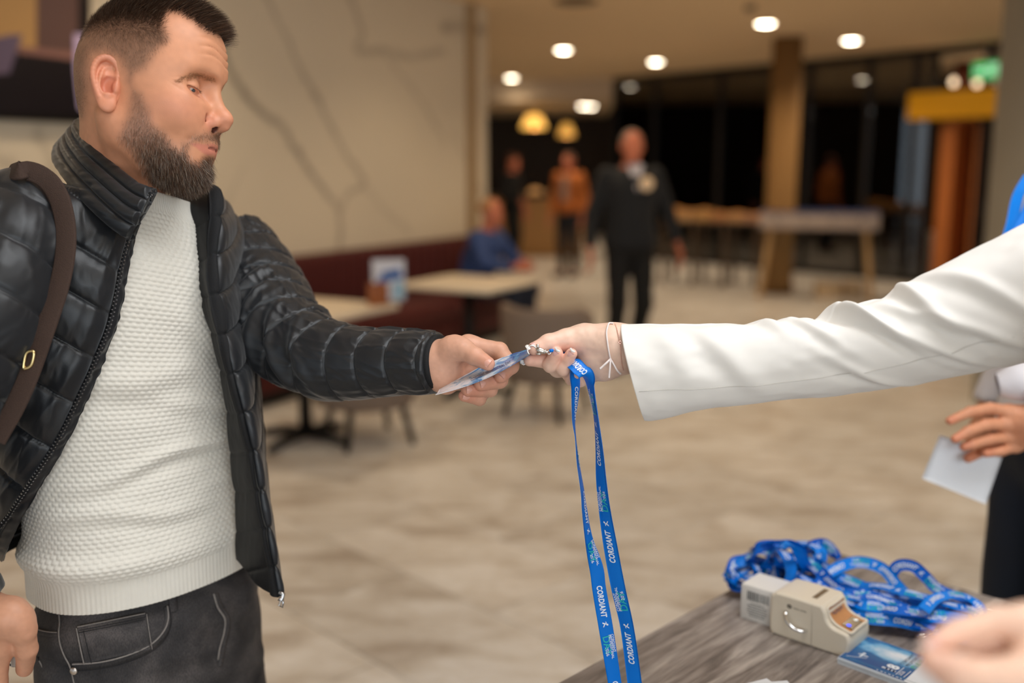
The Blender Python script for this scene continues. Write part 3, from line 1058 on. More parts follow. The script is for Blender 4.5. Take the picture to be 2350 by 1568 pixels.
# weak lamp of that room
pl_ = bpy.data.lights.new('far_room_lamp', 'POINT'); pl_.energy = 22; pl_.color = (1, .78, .55); pl_.shadow_soft_size = .15
fx = empty('wall_lamp', gpt(g_u(2190), 2.3, -1.6), 0, label='round wall lamp in the room behind the doorway', cat='lamp')
link('globe', mk(*lathe([(.02, .12), (.10, .07), (.12, 0), (.10, -.07), (.02, -.12)], 18), M('globe_glow', (1, .8, .6), emit=3, ecol=(1, .75, .5))), fx)
link('back_plate', mk(*lathe([(.06, -.13), (.06, -.12)], 16), STEEL), fx)
po = bpy.data.objects.new('glow', pl_); COL.objects.link(po); po.parent = fx; po.location = (0, 0, -.2)

# ================================================================== banquette along the marble wall
RED = M('oxblood_velvet', srgb(74, 11, 6), .8, sheen=.03, var=.18, vs=3)
bq = empty('banquette', wall_pt(-3, 0), 0, label='long oxblood banquette with vertical channels against the marble wall', cat='banquette'); worldparent(bq)
BU0, BU1 = -6.2, 0.75
wrz = math.atan2(W_DIR[1], W_DIR[0])
mid = (BU0 + BU1) / 2; LEN = BU1 - BU0
link('plinth', mk(*box(wall_pt(mid, .05, .36), (LEN, .52, .10), wrz), BLACKM, False), bq)
link('seat_base', bbox_mesh('sb', wall_pt(mid, .20, .38), (LEN, .60, .22), RED, .015, rz=wrz), bq)
nseat = 5
for k in range(nseat):
    w = LEN / nseat
    link('seat_cushion', bbox_mesh('sc', wall_pt(BU0 + (k + .5) * w, .375, .42), (w - .008, .62, .15), RED, .045, 4, rz=wrz), bq)
nch = 54
cw = LEN / nch
a = np.linspace(-np.pi / 2, np.pi / 2, 9)
prof = np.stack([np.sin(a) * cw * .49, np.cos(a) ** .7 * .055], 1)
cv = np.concatenate([np.column_stack([prof[:, 0], prof[:, 1], np.full(9, z)]) for z in (0, .36, .40, .415)])
cv[27:, 1] -= .05; cv[18:27, 1] -= .01
chm = mk(cv, grid_faces(4, 9), RED, name='channel')
for k in range(nch):
    p = wall_pt(BU0 + (k + .5) * cw, .44, .12)
    o = bpy.data.objects.new('channel', chm); COL.objects.link(o); o.parent = bq; o.matrix_parent_inverse = PINV[bq.name]
    o.matrix_world = Matrix.Translation(Vector(p)) @ Matrix(np.column_stack([-W_DIR, W_NRM, (0, 0, 1)]).tolist()).to_4x4()
    o.matrix_local = PINV[bq.name].inverted().inverted() @ o.matrix_world if False else o.matrix_local
link('back_board', bbox_mesh('bb', wall_pt(mid, .43, .06), (LEN, .12, .86), RED, .02, rz=wrz), bq)

# ---- café tables
TOPW = M('cream_laminate', srgb(222, 208, 186), .35, var=.03)
def cafe_table(c, size, lab, rz):
    t = empty('cafe_table', (c[0], c[1], 0), rz, label=lab, cat='table')
    link('table_top', bbox_mesh('tt', (0, 0, .735), (size, size, .03), TOPW, .008), t)
    link('pedestal', mk(*tube([(0, 0, .03), (0, 0, .72)], .035, 16), BLACKM), t)
    link('top_plate', mk(*box((0, 0, .712), (size * .5, size * .5, .016)), BLACKM, False), t)
    for k in range(4):
        a_ = k * math.pi / 2
        link('foot', mk(*tube([(0, 0, .05), (.16 * math.cos(a_), .16 * math.sin(a_), .045), (.30 * math.cos(a_), .30 * math.sin(a_), .02)], [.03, .026, .020], 8), BLACKM), t)
    return t
t2c = G(1075, 646, .75)
cafe_table(t2c, .72, 'square cream café table before the seated person in blue', wrz)
t1c = G(692, 706, .75)
cafe_table(t1c, .76, 'square cream café table carrying the menu stand', wrz)

# menu stand and wooden napkin holder on the table
ms = G(893, 690, .75)
st = empty('menu_stand', ms, math.radians(14), label='clear acrylic menu stand with a blue and white card', cat='menu stand')
ACR = M('clear_acrylic', (.95, .97, 1), .05, trans=.9, var=0)
link('base', bbox_mesh('b', (0, .0, .004), (.16, .09, .008), M('acrylic_base', srgb(190, 205, 215), .1), .002), st)
link('card', bbox_mesh('c', (0, 0, .122), (.185, .004, .225), M('menu_card_white', srgb(214, 216, 226), .5, var=.05), .001), st)
link('printed_panel', mk(np.array([(-.075, -.0035, .10), (.085, -.0035, .13), (.06, -.0035, .185), (-.03, -.0035, .165)]), [(0, 1, 2, 3)], M('menu_blue', srgb(40, 92, 164), .5), False), st)
link('print_band', mk(*box((.055, -.003, .06), (.06, .002, .09)), M('menu_pale_blue', srgb(150, 190, 212), .5), False), st)
nh = G(868, 700, .75)
hd = empty('napkin_holder', nh, math.radians(25), label='orange-brown wooden napkin holder beside the menu stand', cat='napkin holder')
for y in (-.03, .03): link('side', bbox_mesh('s', (0, y, .06), (.10, .012, .12), M('napkin_wood', srgb(150, 84, 36), .5, var=.2), .003), hd)
link('base', bbox_mesh('s', (0, 0, .006), (.11, .075, .012), M('napkin_wood', srgb(150, 84, 36)), .003), hd)
link('napkins', bbox_mesh('n', (0, 0, .06), (.09, .035, .09), M('napkin_paper', srgb(168, 106, 62), .8), .003), hd)

# ---- tub chairs
TAUPE = M('taupe_fabric', srgb(128, 112, 100), .85, var=.08, bump=.3, bs=300)
def tub_chair(c, rz, lab, hgt=.66, w=.56):
    t = empty('tub_chair', (c[0], c[1], 0), rz, label=lab, cat='chair')
    n = 44
    aa = np.linspace(math.radians(-35), math.radians(215), n)        # opening faces -y
    rows = []
    for z, r in [(.22, .40), (.24, .47), (.42, .49), (hgt - .05, .51), (hgt, .50), (hgt + .005, .47), (hgt - .02, .44), (.42, .43), (.40, .42)]:
        sc = w / .5 * .5
        top = z - (.10 * np.clip((-np.sin(aa) + .2), 0, 1) if z > .5 else 0)
        rows.append(np.column_stack([np.cos(aa) * r * sc, np.sin(aa) * r * sc, np.broadcast_to(top, (n,))]))
    g = np.stack(rows)
    link('back_shell', mk(g.reshape(-1, 3), grid_faces(len(rows), n), TAUPE), t)
    link('seat_cushion', mk(*lathe([(w * .40, .24), (w * .44, .27), (w * .44, .40), (w * .40, .435), (w * .2, .44)], 32), TAUPE), t)
    for k in range(4):
        a_ = math.pi / 4 + k * math.pi / 2
        link('leg', mk(*tube([(.20 * math.cos(a_), .20 * math.sin(a_), .26), (.27 * math.cos(a_), .27 * math.sin(a_), 0)], [.022, .016], 10), BLACKM), t)
    return t
ca = P(1255, 800, 6.1)
tub_chair((ca[0], ca[1]), math.radians(150), 'taupe tub chair pushed to the café table of the seated person in blue', .68, .56)
cb3 = G(822, 1040, 0)
tub_chair((cb3[0] + .02, cb3[1] + .25), math.radians(118), 'taupe tub chair standing free near the menu table', .60, .62)

# ---- television on the marble wall
def wallp(px, py, off=.10):
    u, z = wall_uz(px, py); return u, z
uL, zB = wall_uz(-160, 268); uR, _ = wall_uz(186, 270)
tv = empty('television', wall_pt((uL + uR) / 2, zB, .05), wrz + math.pi, label='large wall television showing a dim interior scene on the marble wall', cat='television'); worldparent(tv)
zT = zB + (uR - uL) * .60
TVB = M('tv_black', srgb(8, 7, 10), .35)
def tvq(u0, u1, z0, z1, off): return mk(np.array([wall_pt(u0, z0, off), wall_pt(u1, z0, off), wall_pt(u1, z1, off), wall_pt(u0, z1, off)]), [(0, 1, 2, 3)], None, False)
v8, f8 = box(wall_pt((uL + uR) / 2, (zB + zT) / 2, .05), (uR - uL, .05, zT - zB), wrz)
link('housing', mk(v8, f8, TVB, False), tv)
def tvpoly(pts, name, rgb, e=.55, off=.078):
    q = [wall_uz(*p) for p in pts]
    v = np.array([wall_pt(u, z, off) for u, z in q])
    me = mk(v, [tuple(range(len(v)))], M('screen_' + name, srgb(*rgb), .4, emit=e, ecol=srgb(*rgb), var=.15, vs=3), False)
    link('picture_area', me, tv)
tvpoly([(-150, 258), (178, 264), (178, -150), (-150, -170)], 'black', (8, 4, 10), .5, .0772)
tvpoly([(-120, 110), (62, 122), (62, -140), (-120, -140)], 'tan', (138, 102, 60), .6, .0776)
tvpoly([(62, 118), (158, 128), (158, -140), (62, -140)], 'brown', (72, 50, 44), .6, .0778)
tvpoly([(20, 124), (150, 140), (150, 122), (20, 108)], 'ledge', (108, 74, 64), .5, .0780)
tvpoly([(-120, 180), (0, 170), (30, 82), (0, 82), (-120, 110)], 'mauve', (84, 70, 84), .35, .0784)
tvpoly([(148, 80), (180, 82), (182, 262), (160, 250), (150, 160)], 'lilac', (150, 130, 150), .6, .0784)
tvpoly([(184, -140), (186, 60), (178, 78), (160, 78), (160, -140)], 'night', (14, 6, 8), .5, .0782)

# ================================================================== PEOPLE IN THE BACKGROUND
SK = M('warm_skin_far', srgb(196, 116, 86), .55, sss=.05)
# walking man in a dark sweater
J = pose_std(1.78)
J['kneR'] = J['kneR'] + np.array([.0, -.03, 0]); J['ankL'] = J['ankL'] + np.array([-.02, .10, .02]); J['toeL'] = J['toeL'] + np.array([-.02, .10, 0])
J['head'] = J['head'] + np.array([-.01, -.03, -.005])
J['elbR'] += np.array([-.03, -.01, .01]); J['wriR'] += np.array([-.05, .0, .02]); J['hanR'] += np.array([-.06, .0, .02])
J['elbL'] += np.array([.05, .02, .02]); J['wriL'] += np.array([.10, .05, .05]); J['hanL'] += np.array([.12, .06, .05])
wb_ = P(1443, 700, 7.4); wb_[2] = 0
Jw, Rw = place(J, wb_, math.radians(8))
wk_ = person('person', 'person in a dark sweater with a round badge walking through the lobby', Jw, Rw, SK, M('navy_black_sweater', srgb(16, 18, 22), .85, sheen=.05), M('black_trousers', srgb(10, 9, 9), .85),
             M('grey_hair_far', srgb(120, 104, 92), .7), BLACKM, h=.011, fat=.02,
             hairfn=lambda q, d: smax(smax(d, -(q[:, 2] + .02), .01), -(q[:, 1] + .02 + q[:, 2] * .1), .01))
worldparent(wk_)
nkp = Jw['neck']; f_ = Rw @ np.array([0, -1.0, 0]); lf = Rw @ np.array([1.0, 0, 0])
tri = np.array([nkp + f_ * .145 + np.array([0, 0, -.16]) + lf * .01, nkp + f_ * .075 + lf * .065 + np.array([0, 0, .03]), nkp + f_ * .075 - lf * .05 + np.array([0, 0, .03])])
tri2 = tri + f_ * .012
link('shirt_collar', mk(np.concatenate([tri, tri2]), [(0, 1, 2), (3, 5, 4), (0, 3, 4, 1), (1, 4, 5, 2), (2, 5, 3, 0)], M('white_collar', srgb(206, 200, 204), .8), False), wk_)
bc = Jw['chest'] + f_ * .156 + lf * .075 + np.array([0, 0, .085])
bd = link('badge', mk(*lathe([(.05, 0), (.05, .006), (.046, .01)], 24), M('cream_badge', srgb(226, 196, 158), .5, emit=.06)))
bd.location = bc; bd.rotation_euler = (math.pi / 2, 0, math.radians(8)); tag(bd, 'round cream badge pinned on the dark sweater of the walking person', 'badge')

# person in black at the corridor
J = pose_std(1.70); Jb, Rb = place(J, G(1176, 618), math.radians(60))
for k in ('wriR', 'hanR'): Jb[k] = Jb[k] + Rb @ np.array([.05, -.22, .18])
person('person', 'person dressed in black standing by the corridor bar', Jb, Rb, SK, M('black_coat_far', srgb(12, 10, 10), .9), M('black_legs_far', srgb(10, 9, 9), .9), M('dark_hair_far', srgb(90, 56, 36), .7), BLACKM, h=.016)
# person in an orange jacket
J = pose_std(1.70); Jo, Ro = place(J, G(1303, 636), math.radians(-30))
po_ = person('person', 'person in an orange jacket and dark jeans in the corridor', Jo, Ro, SK, M('orange_jacket_far', srgb(176, 98, 38), .8, var=.12), M('dark_jeans_far', srgb(34, 36, 42), .9), M('brown_hair_far', srgb(84, 52, 34), .7), BLACKM, h=.016)
worldparent(po_)
fo = Ro @ np.array([0, -1.0, 0])
link('shirt_front', mk(*box(Jo['chest'] + fo * .125 + np.array([0, 0, -.02]), (.10, .03, .34), math.radians(-30)), M('pale_front', srgb(150, 128, 118), .8), False), po_)
# seated man in blue on the banquette
s_c = P(1092, 560, 8.35); s_c[2] = 0
J = pose_std(1.74)
dz = .45 - .90
for k in list(J):
    J[k] = J[k] + np.array([0, 0, dz + .06])
for s, sg in (('L', 1), ('R', -1)):
    J['hip' + s] = np.array([sg * .09, -.02, .52]); J['kne' + s] = np.array([sg * .13, -.44, .50]); J['ank' + s] = np.array([sg * .12, -.40, .085]); J['toe' + s] = np.array([sg * .13, -.55, .035])
for k in ('head', 'neck', 'chest', 'shoL', 'shoR'):
    J[k] = J[k] + np.array([0, -.10 - .12 * (J[k][2] - .9), -.09])
for s, sg in (('L', 1), ('R', -1)):
    J['elb' + s] = np.array([sg * .25, -.22, .74]); J['wri' + s] = np.array([sg * .10, -.40, .70]); J['han' + s] = np.array([sg * .04, -.47, .70])
Js, Rs = place(J, s_c, math.radians(62))
person('person', 'person in a blue jacket seated leaning forward on the banquette', Js, Rs, SK, M('blue_jacket_far', srgb(44, 66, 116), .8, var=.12), M('blue_jeans_far', srgb(26, 34, 52), .9), M('sandy_hair_far', srgb(170, 122, 80), .7), BLACKM, h=.012,
       hairfn=lambda q, d: smax(smax(d, -(q[:, 2] + .0), .01), -(q[:, 1] + .03), .01))
# ================================================================== THE MAN WITH THE BADGE: head
def rot_head(yaw, pit, rol):
    y, p, r = (math.radians(a) for a in (yaw, pit, rol))
    Ry = np.array([[math.cos(p), 0, math.sin(p)], [0, 1, 0], [-math.sin(p), 0, math.cos(p)]])
    Rz = np.array([[math.cos(y), -math.sin(y), 0], [math.sin(y), math.cos(y), 0], [0, 0, 1]])
    Rx = np.array([[1, 0, 0], [0, math.cos(r), -math.sin(r)], [0, math.sin(r), math.cos(r)]])
    return Rz @ Ry @ Rx


HR = rot_head(-5.4, 5.7, -10.6)
HO = np.array([-0.4906, 1.3572, 1.5855])


def h2w(q): return np.asarray(q) @ HR.T + HO
def w2h(p): return (np.asarray(p) - HO) @ HR


NECKB = w2h(P(282, 505, 1.40))          # pit of the neck base in head space


def polycone(p, pts, r, k=0.002):
    d = None
    for i in range(len(pts) - 1):
        c = cone(p, pts[i], pts[i + 1], r[i], r[i + 1])
        d = c if d is None else smin(d, c, k)
    return d


EB = np.array([-.88, .47, 0]); EB /= np.linalg.norm(EB)
EU = np.array([-.52, .06, .85]); EU -= EB * (EU @ EB); EU /= np.linalg.norm(EU)
EN = np.cross(EU, EB)
if EN[1] < 0: EN = -EN
EO = np.array([-.006, .0755, .001])


def ear(p, s=1.13):
    E = lambda b, u, n=0.0: EO + (EB * b + EU * u + EN * n) * s * .001
    hel = [(-1, 0, 2), (-5, 8, 2.5), (-5, 18, 3), (-1, 26, 4), (7, 30, 5), (15, 26.5, 5.5), (19.5, 18, 5), (20, 7, 4), (16.5, -5, 3.5), (11.5, -16, 3)]
    hr = [.0020, .0026, .0030, .0034, .0036, .0036, .0035, .0031, .0027, .0024]
    hp = crom(np.array([E(*q) for q in hel]), 22)
    hrr = crom(np.array(hr), 22)[:, 0]
    d = polycone(p, hp, hrr * s, .001)
    # back plate
    B = np.stack([EB, EU, EN], 1)
    d = smin(d, ell(p, E(6.5, 6, 0), (.0155 * s, .0260 * s, .0030 * s), B), .004)
    d = smin(d, ell(p, E(5, -12, 0), (.0095 * s, .016 * s, .0035 * s), B), .004)
    # antihelix
    ah = crom(np.array([E(3, 20, 2), E(9, 16, 3), E(12, 8, 3.5), E(11.5, -2, 3.5), E(8, -10, 3.5), E(3, -13, 3)]), 12)
    d = smin(d, polycone(p, ah, np.linspace(.0018, .0023, 12) * s, .001), .0030)
    # concha hollow
    d = smax(d, -ell(p, E(2.5, -1, 5.0), (.0085 * s, .0115 * s, .0098 * s), B), .003)
    d = smax(d, -ell(p, E(4.0, 16, 5.2), (.0055 * s, .0050 * s, .0036 * s), B), .003)
    # tragus, antitragus, lobe
    d = smin(d, ell(p, E(-4.5, -2, 3), (.0035 * s, .0065 * s, .0030 * s), B), .004)
    d = smin(d, ell(p, E(2.5, -12.5, 3), (.0042 * s, .0032 * s, .0030 * s), B), .003)
    d = smin(d, ell(p, E(1.5, -22, .5), (.0085 * s, .0100 * s, .0040 * s), B), .005)
    # root against the skull
    d = smin(d, ell(p, E(-3, 2, -5), (.010, .024, .006), B), .006)
    return d


EARS_ON = True


def head_sdf(p):
    p = p.astype(np.float32)
    a = p.copy(); a[:, 1] = np.abs(a[:, 1])
    e = lambda c, r, R=None: ell(a, c, r, R)
    d = e((.006, 0, .050), (.089, .0755, .082))
    d = smin(d, e((-.036, 0, .028), (.046, .062, .056)), .03)
    d = smin(d, e((.046, 0, .066), (.053, .060, .056)), .03)
    # temples, sides
    d = smin(d, e((.030, 0, .015), (.060, .069, .060)), .03)
    # maxilla and cheeks
    d = smin(d, e((.052, 0, -.025), (.046, .050, .052)), .03)
    d = smin(d, e((.055, .043, -.007), (.026, .021, .018)), .026)
    d = smin(d, e((.066, .030, -.024), (.024, .022, .024)), .026)
    # jaw
    d = smin(d, cone(a, (.004, .050, -.054), (.064, .014, -.082), .019, .016), .03)
    d = smin(d, e((.020, .049, -.034), (.028, .018, .036)), .025)
    d = smin(d, e((.071, 0, -.080), (.018, .023, .016)), .022)
    d = smin(d, e((.040, 0, -.075), (.048, .044, .026)), .03)
    # mouth barrel
    d = smin(d, e((.078, 0, -.048), (.024, .031, .026)), .022)
    # brow ridge, glabella
    d = smin(d, cone(a, (.088, .010, .043), (.073, .044, .041), .0095, .0075), .018)
    d = smin(d, e((.0875, 0, .046), (.012, .017, .017)), .018)
    # eye sockets
    d = smax(d, -e((.0945, .0325, .0225), (.0160, .0195, .0125)), .016)
    d = smax(d, -e((.098, .0165, .020), (.0105, .0075, .0125)), .012)
    # lids over the ball
    ey = np.array([.0715, .0318, .0200])
    lid = e(ey, (.0152, .0165, .0140))
    d = smin(d, lid, .006)
    R = rotm(0, math.radians(20), math.radians(-14))
    sl = crom(np.array([(.0838, .0212, .0128), (.0868, .0275, .0120), (.0864, .0350, .0126), (.0835, .0420, .0142), (.0780, .0478, .0162)]), 10)
    d = smax(d, -polycone(a, sl, np.array([.0010, .0022, .0032, .0038, .0040, .0040, .0038, .0034, .0026, .0013])), .0014)
    # lid crease
    cr = crom(np.array([(.0865, .0165, .0210), (.0905, .025, .0262), (.0890, .034, .0272), (.0790, .0465, .0230)]), 9)
    d = smax(d, -polycone(a, cr, np.full(9, .0011)), .004)
    # nose
    d = smin(d, cone(a, (.0855, 0, .029), (.1095, 0, -.006), .0078, .0092), .011)
    d = smin(d, e((.1135, 0, -.0125), (.0118, .0105, .0095)), .010)
    d = smin(d, e((.1015, .0120, -.0205), (.0115, .0075, .0085)), .007)
    d = smin(d, cone(a, (.116, 0, -.022), (.098, 0, -.0305), .0052, .0058), .006)
    d = smax(d, -ell(a, (.1058, .0105, -.0282), (.0078, .0042, .0050), rotm(math.radians(-25), math.radians(20), math.radians(16))), .0015)
    # crease of the wing
    wg = crom(np.array([(.1035, .0215, -.0150), (.0955, .0222, -.0150), (.0915, .0215, -.0215), (.0945, .0185, -.0290)]), 8)
    d = smax(d, -polycone(a, wg, np.full(8, .0018)), .005)
    # lips
    ul = crom(np.array([(.1002, 0, -.0478), (.0998, .006, -.0476), (.0945, .0145, -.0500), (.0845, .0245, -.0552)]), 8)
    d = smin(d, polycone(a, ul, np.linspace(.0058, .0022, 8)), .005)
    ll = crom(np.array([(.0980, 0, -.0588), (.0960, .009, -.0586), (.0900, .0175, -.0580), (.0845, .0235, -.0560)]), 8)
    d = smin(d, polycone(a, ll, np.linspace(.0066, .0024, 8)), .005)
    ml = crom(np.array([(.1070, 0, -.0530), (.1046, .008, -.0530), (.0976, .0165, -.0545), (.0876, .0262, -.0566)]), 10)
    d = smax(d, -polycone(a, ml, np.linspace(.0010, .0013, 10)), .0020)
    # under lip, philtrum
    d = smax(d, -e((.1035, 0, -.0735), (.0075, .017, .0050)), .010)
    d = smax(d, -cone(a, (.1085, 0, -.034), (.1085, 0, -.043), .0022, .0026), .004)
    # nasolabial fold and cheek crease
    nf = crom(np.array([(.0935, .0235, -.0220), (.0880, .0300, -.0340), (.0830, .0345, -.0470)]), 8)
    d = smax(d, -polycone(a, nf, np.linspace(.0010, .0014, 8)), .010)
    # forehead furrows, crow's feet
    zz = a[:, 2] + .0035 * np.sin(p[:, 1] * 95 + 1.0) + .012 * np.clip(a[:, 1] - .03, 0, 1)
    fm = sstep(.045, .07, a[:, 0]) * sstep(.050, .030, a[:, 1])
    for z0, am in ((.0600, .0010), (.0705, .0015), (.0815, .0012)):
        d = d + am * fm * (np.exp(-((zz - z0) / .0013) ** 2) - .35 * np.exp(-((zz - z0 + .004) / .003) ** 2))
    cf = sstep(.042, .048, a[:, 1]) * sstep(.056, .070, a[:, 0]) * sstep(.086, .076, a[:, 0])
    for z0, sl_ in ((.012, .5), (.0175, .1), (.0235, -.35)):
        d = d + .0004 * cf * np.exp(-((a[:, 2] - z0 - sl_ * (.07 - a[:, 0])) / .0011) ** 2)
    # ears
    if EARS_ON:
        near = a[:, 1] > .055
        if near.any():
            dn = d[near]
            d = d.copy()
            d[near] = smin(dn, ear(a[near]), .004)
    else:
        d = smax(d, -ell(a, EO + (EB * 2.5 - EU * 1.0 + EN * 1.0) * .00113, (.0085, .0090, .0115), np.stack([EB, EN, EU], 1)), .003)
    # neck (not mirrored)
    NB = NECKB.astype(np.float32)
    d = smin(d, cone(p, (-.012, 0, -.020), NB + np.array([-.004, 0, .0], np.float32), .053, .056), .028)
    d = smin(d, cone(p, (-.012, -.060, -.035), NB + np.array([.045, -.012, -.01], np.float32), .014, .012), .018)   # near neck cord
    d = smin(d, cone(p, (-.050, 0, .000), NB + np.array([-.034, 0, .03], np.float32), .026, .032), .03)
    return d


# ---- outlines of hair and beard in the photograph's pixels (tested on the near half, mirrored to the far half)
POLY_BEARD = [(297, 190), (330, 212), (345, 250), (352, 281), (380, 303), (398, 326), (412, 338), (420, 326), (437, 313), (452, 306), (478, 299), (510, 296), (512, 330), (497, 330), (484, 328), (462, 326), (443, 329), (436, 334),
              (432, 345), (440, 362), (455, 368), (476, 358), (500, 360), (505, 390), (490, 425), (455, 470), (380, 470), (352, 428), (318, 380), (296, 350), (277, 332), (268, 316), (277, 290), (287, 262), (293, 232)]
POLY_SCALP = [(530, 84), (500, 84), (472, 76), (440, 52), (412, 34), (384, 30), (378, 54), (392, 92), (358, 126), (337, 160), (312, 172), (300, 196), (290, 190), (286, 168), (268, 140), (240, 124), (214, 130), (203, 160), (206, 196), (200, 240), (192, 276), (150, 276), (120, 150), (120, -120), (560, -120)]
POLY_BROW = [(405, 186), (425, 173), (448, 167), (470, 172), (494, 182), (497, 191), (478, 189), (455, 180), (432, 181), (410, 190)]
POLY_LIPS = [(435, 329), (452, 328), (468, 331), (486, 329), (500, 333), (500, 345), (494, 356), (476, 358), (462, 350), (448, 338)]


def poly_sd(x, y, poly):
    """signed distance in pixels, positive inside"""
    q = np.array(poly, float)
    d = np.full(x.shape, 1e9); inside = np.zeros(x.shape, bool)
    for (x0, y0), (x1, y1) in zip(q, np.roll(q, -1, 0)):
        dx, dy = x1 - x0, y1 - y0
        h = np.clip(((x - x0) * dx + (y - y0) * dy) / (dx * dx + dy * dy + 1e-9), 0, 1)
        d = np.minimum(d, np.hypot(x - x0 - h * dx, y - y0 - h * dy))
        c = ((y0 > y) != (y1 > y)) & (x < dx * (y - y0) / (dy if abs(dy) > 1e-9 else 1e-9) + x0)
        inside ^= c
    return np.where(inside, d, -d)


def near_px(q):
    """pixel of a head-space point mirrored to the near half"""
    m = np.array(q, float).copy(); m[:, 1] = -np.abs(m[:, 1])
    x, y, _ = PROJ(h2w(m))
    return x, y


_lo = np.array([-.125, -.115, -.115]); _hi = np.array([.145, .115, .150])
_nb = NECKB
_lo = np.minimum(_lo, _nb - .085); _hi = np.maximum(_hi, _nb + .085)
EARS_ON = False
hv, hf = sd_mesh(head_sdf, _lo, _hi, .0018, refine=2)
EARS_ON = True
ev, ef = sd_mesh(lambda p: ear(p.astype(np.float32)), (-.045, .066, -.042), (.018, .112, .046), .0010, refine=1)
nh_ = len(hv)
hv = np.concatenate([hv, ev, ev * np.array([1, -1, 1], np.float32)])
hf = np.concatenate([hf, ef + nh_, ef[:, ::-1] + nh_ + len(ev)])
hx, hy = near_px(hv)
base_c = np.array(srgb(212, 148, 112))
hc = np.tile(base_c, (len(hv), 1))


def tint(mask, rgb, amt):
    global hc
    m = (np.clip(mask, 0, 1) * amt)[:, None]
    hc = hc * (1 - m) + np.array(srgb(*rgb)) * m


g3 = lambda c, r: np.exp(-(((np.column_stack([hv[:, 0], np.abs(hv[:, 1]), hv[:, 2]]) - c) / r) ** 2).sum(1))
tint(g3((.068, .045, -.012), (.03, .03, .02)), (212, 132, 108), .5)
tint(g3((.116, 0, -.014), (.014, .016, .014)), (210, 128, 106), .4)
tint(g3((.100, .015, -.022), (.012, .012, .012)), (206, 118, 98), .5)
tint((np.arange(len(hv)) >= nh_) * 1.0, (212, 132, 104), .6)
tint(sstep(-.004, -.03, hv[:, 2]) * (hv[:, 0] < .05), (204, 138, 104), .45)
tint(sstep(-2, 3, poly_sd(hx, hy, POLY_LIPS)), (200, 118, 102), .7)
tint(sstep(-12, 22, poly_sd(hx, hy, POLY_BEARD)), (122, 92, 76), .62)
tint(sstep(-14, 26, poly_sd(hx, hy, POLY_SCALP)) * (hv[:, 0] < .12), (122, 92, 74), .8)
tint(sstep(-6, 6, poly_sd(hx, hy, POLY_BROW)), (176, 124, 88), .45)
_a = hv.copy(); _a[:, 1] = np.abs(_a[:, 1])
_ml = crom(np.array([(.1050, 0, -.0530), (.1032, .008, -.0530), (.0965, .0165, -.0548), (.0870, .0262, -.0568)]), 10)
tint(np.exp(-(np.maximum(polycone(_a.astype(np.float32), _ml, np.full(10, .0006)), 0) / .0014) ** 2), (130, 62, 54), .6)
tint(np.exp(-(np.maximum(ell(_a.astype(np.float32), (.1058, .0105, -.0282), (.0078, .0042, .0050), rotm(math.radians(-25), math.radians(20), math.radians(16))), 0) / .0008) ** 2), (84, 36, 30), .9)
tint(np.exp(-(np.maximum(ell(_a.astype(np.float32), EO + (EB * 2.5 - EU * 1.0 + EN * 1.0) * .00113, (.0085, .0090, .0115), np.stack([EB, EN, EU], 1)), 0) / .002) ** 2), (182, 96, 72), .5)
tint(g3((.092, .030, .013), (.012, .016, .006)), (196, 134, 116), .5)
hc *= (1 + .05 * vnoise(hv, 160) + .05 * vnoise(hv, 60))[:, None]

SKIN_MAN = M('man_skin', rough=.46, attr=True, var=.04, vs=90, sss=.08, sssr=(.012, .005, .003), bump=.10, bs=900, spec=.45)

# ---- root of the figure
MAN_BASE = np.array([-.53, 1.42, 0.0])
man = empty('person', MAN_BASE, 0, label='person in a black quilted jacket and white knit sweater taking a badge card', cat='person')
worldparent(man)
MAN_PARTS = []          # skin pieces, joined to one body mesh later
MAN_PARTS.append((h2w(hv), hf, hc))


# ---- hair made of fine blades
def face_samples(V, F, w, n, seed):
    rs = np.random.RandomState(seed)
    t = np.concatenate([F[:, [0, 1, 2]], F[:, [0, 2, 3]]])
    A, B, C = V[t[:, 0]], V[t[:, 1]], V[t[:, 2]]
    cr = np.cross(B - A, C - A)
    ar = np.linalg.norm(cr, axis=1)
    pr = ar * (w[t].mean(1)); pr /= pr.sum()
    i = rs.choice(len(t), n, p=pr)
    u, v = rs.rand(n), rs.rand(n)
    m = u + v > 1
    u[m], v[m] = 1 - u[m], 1 - v[m]
    pts = A[i] + u[:, None] * (B - A)[i] + v[:, None] * (C - A)[i]
    nn = cr[i] / (ar[i][:, None] + 1e-12)
    return pts, nn, rs


def blades(pts, dirs, length, width, bend, cols, segs=3, rs=None):
    """tapering 3-point blades; bend is a vector field added along the length"""
    n = len(pts)
    rs = rs or np.random.RandomState(1)
    side = np.cross(dirs, rs.randn(n, 3)); side /= np.linalg.norm(side, axis=1)[:, None] + 1e-9
    V = []
    for k in range(segs + 1):
        t = k / segs
        c = pts + dirs * (length * t)[:, None] + bend * (length * t * t)[:, None]
        w = width * (1 - .85 * t)
        V += [c - side * w[:, None] / 2, c + side * w[:, None] / 2]
    V = np.stack(V, 1)                                     # n, 2*(segs+1), 3
    m = 2 * (segs + 1)
    base = (np.arange(n) * m)[:, None]
    F = np.concatenate([base + np.array([2 * k, 2 * k + 1, 2 * k + 3, 2 * k + 2]) for k in range(segs)])
    C = np.repeat(cols, m, 0)
    return V.reshape(-1, 3), F, C


HAIRM = M('hair_strand', rough=.42, attr=True, var=.0, spec=.55)


def pick(rs, n, opts, p):
    o = np.array([srgb(*c) for c in opts])
    return o[rs.choice(len(opts), n, p=p)] * (.8 + .4 * rs.rand(n))[:, None]


def nrm(v): return v / (np.linalg.norm(v, axis=1)[:, None] + 1e-9)


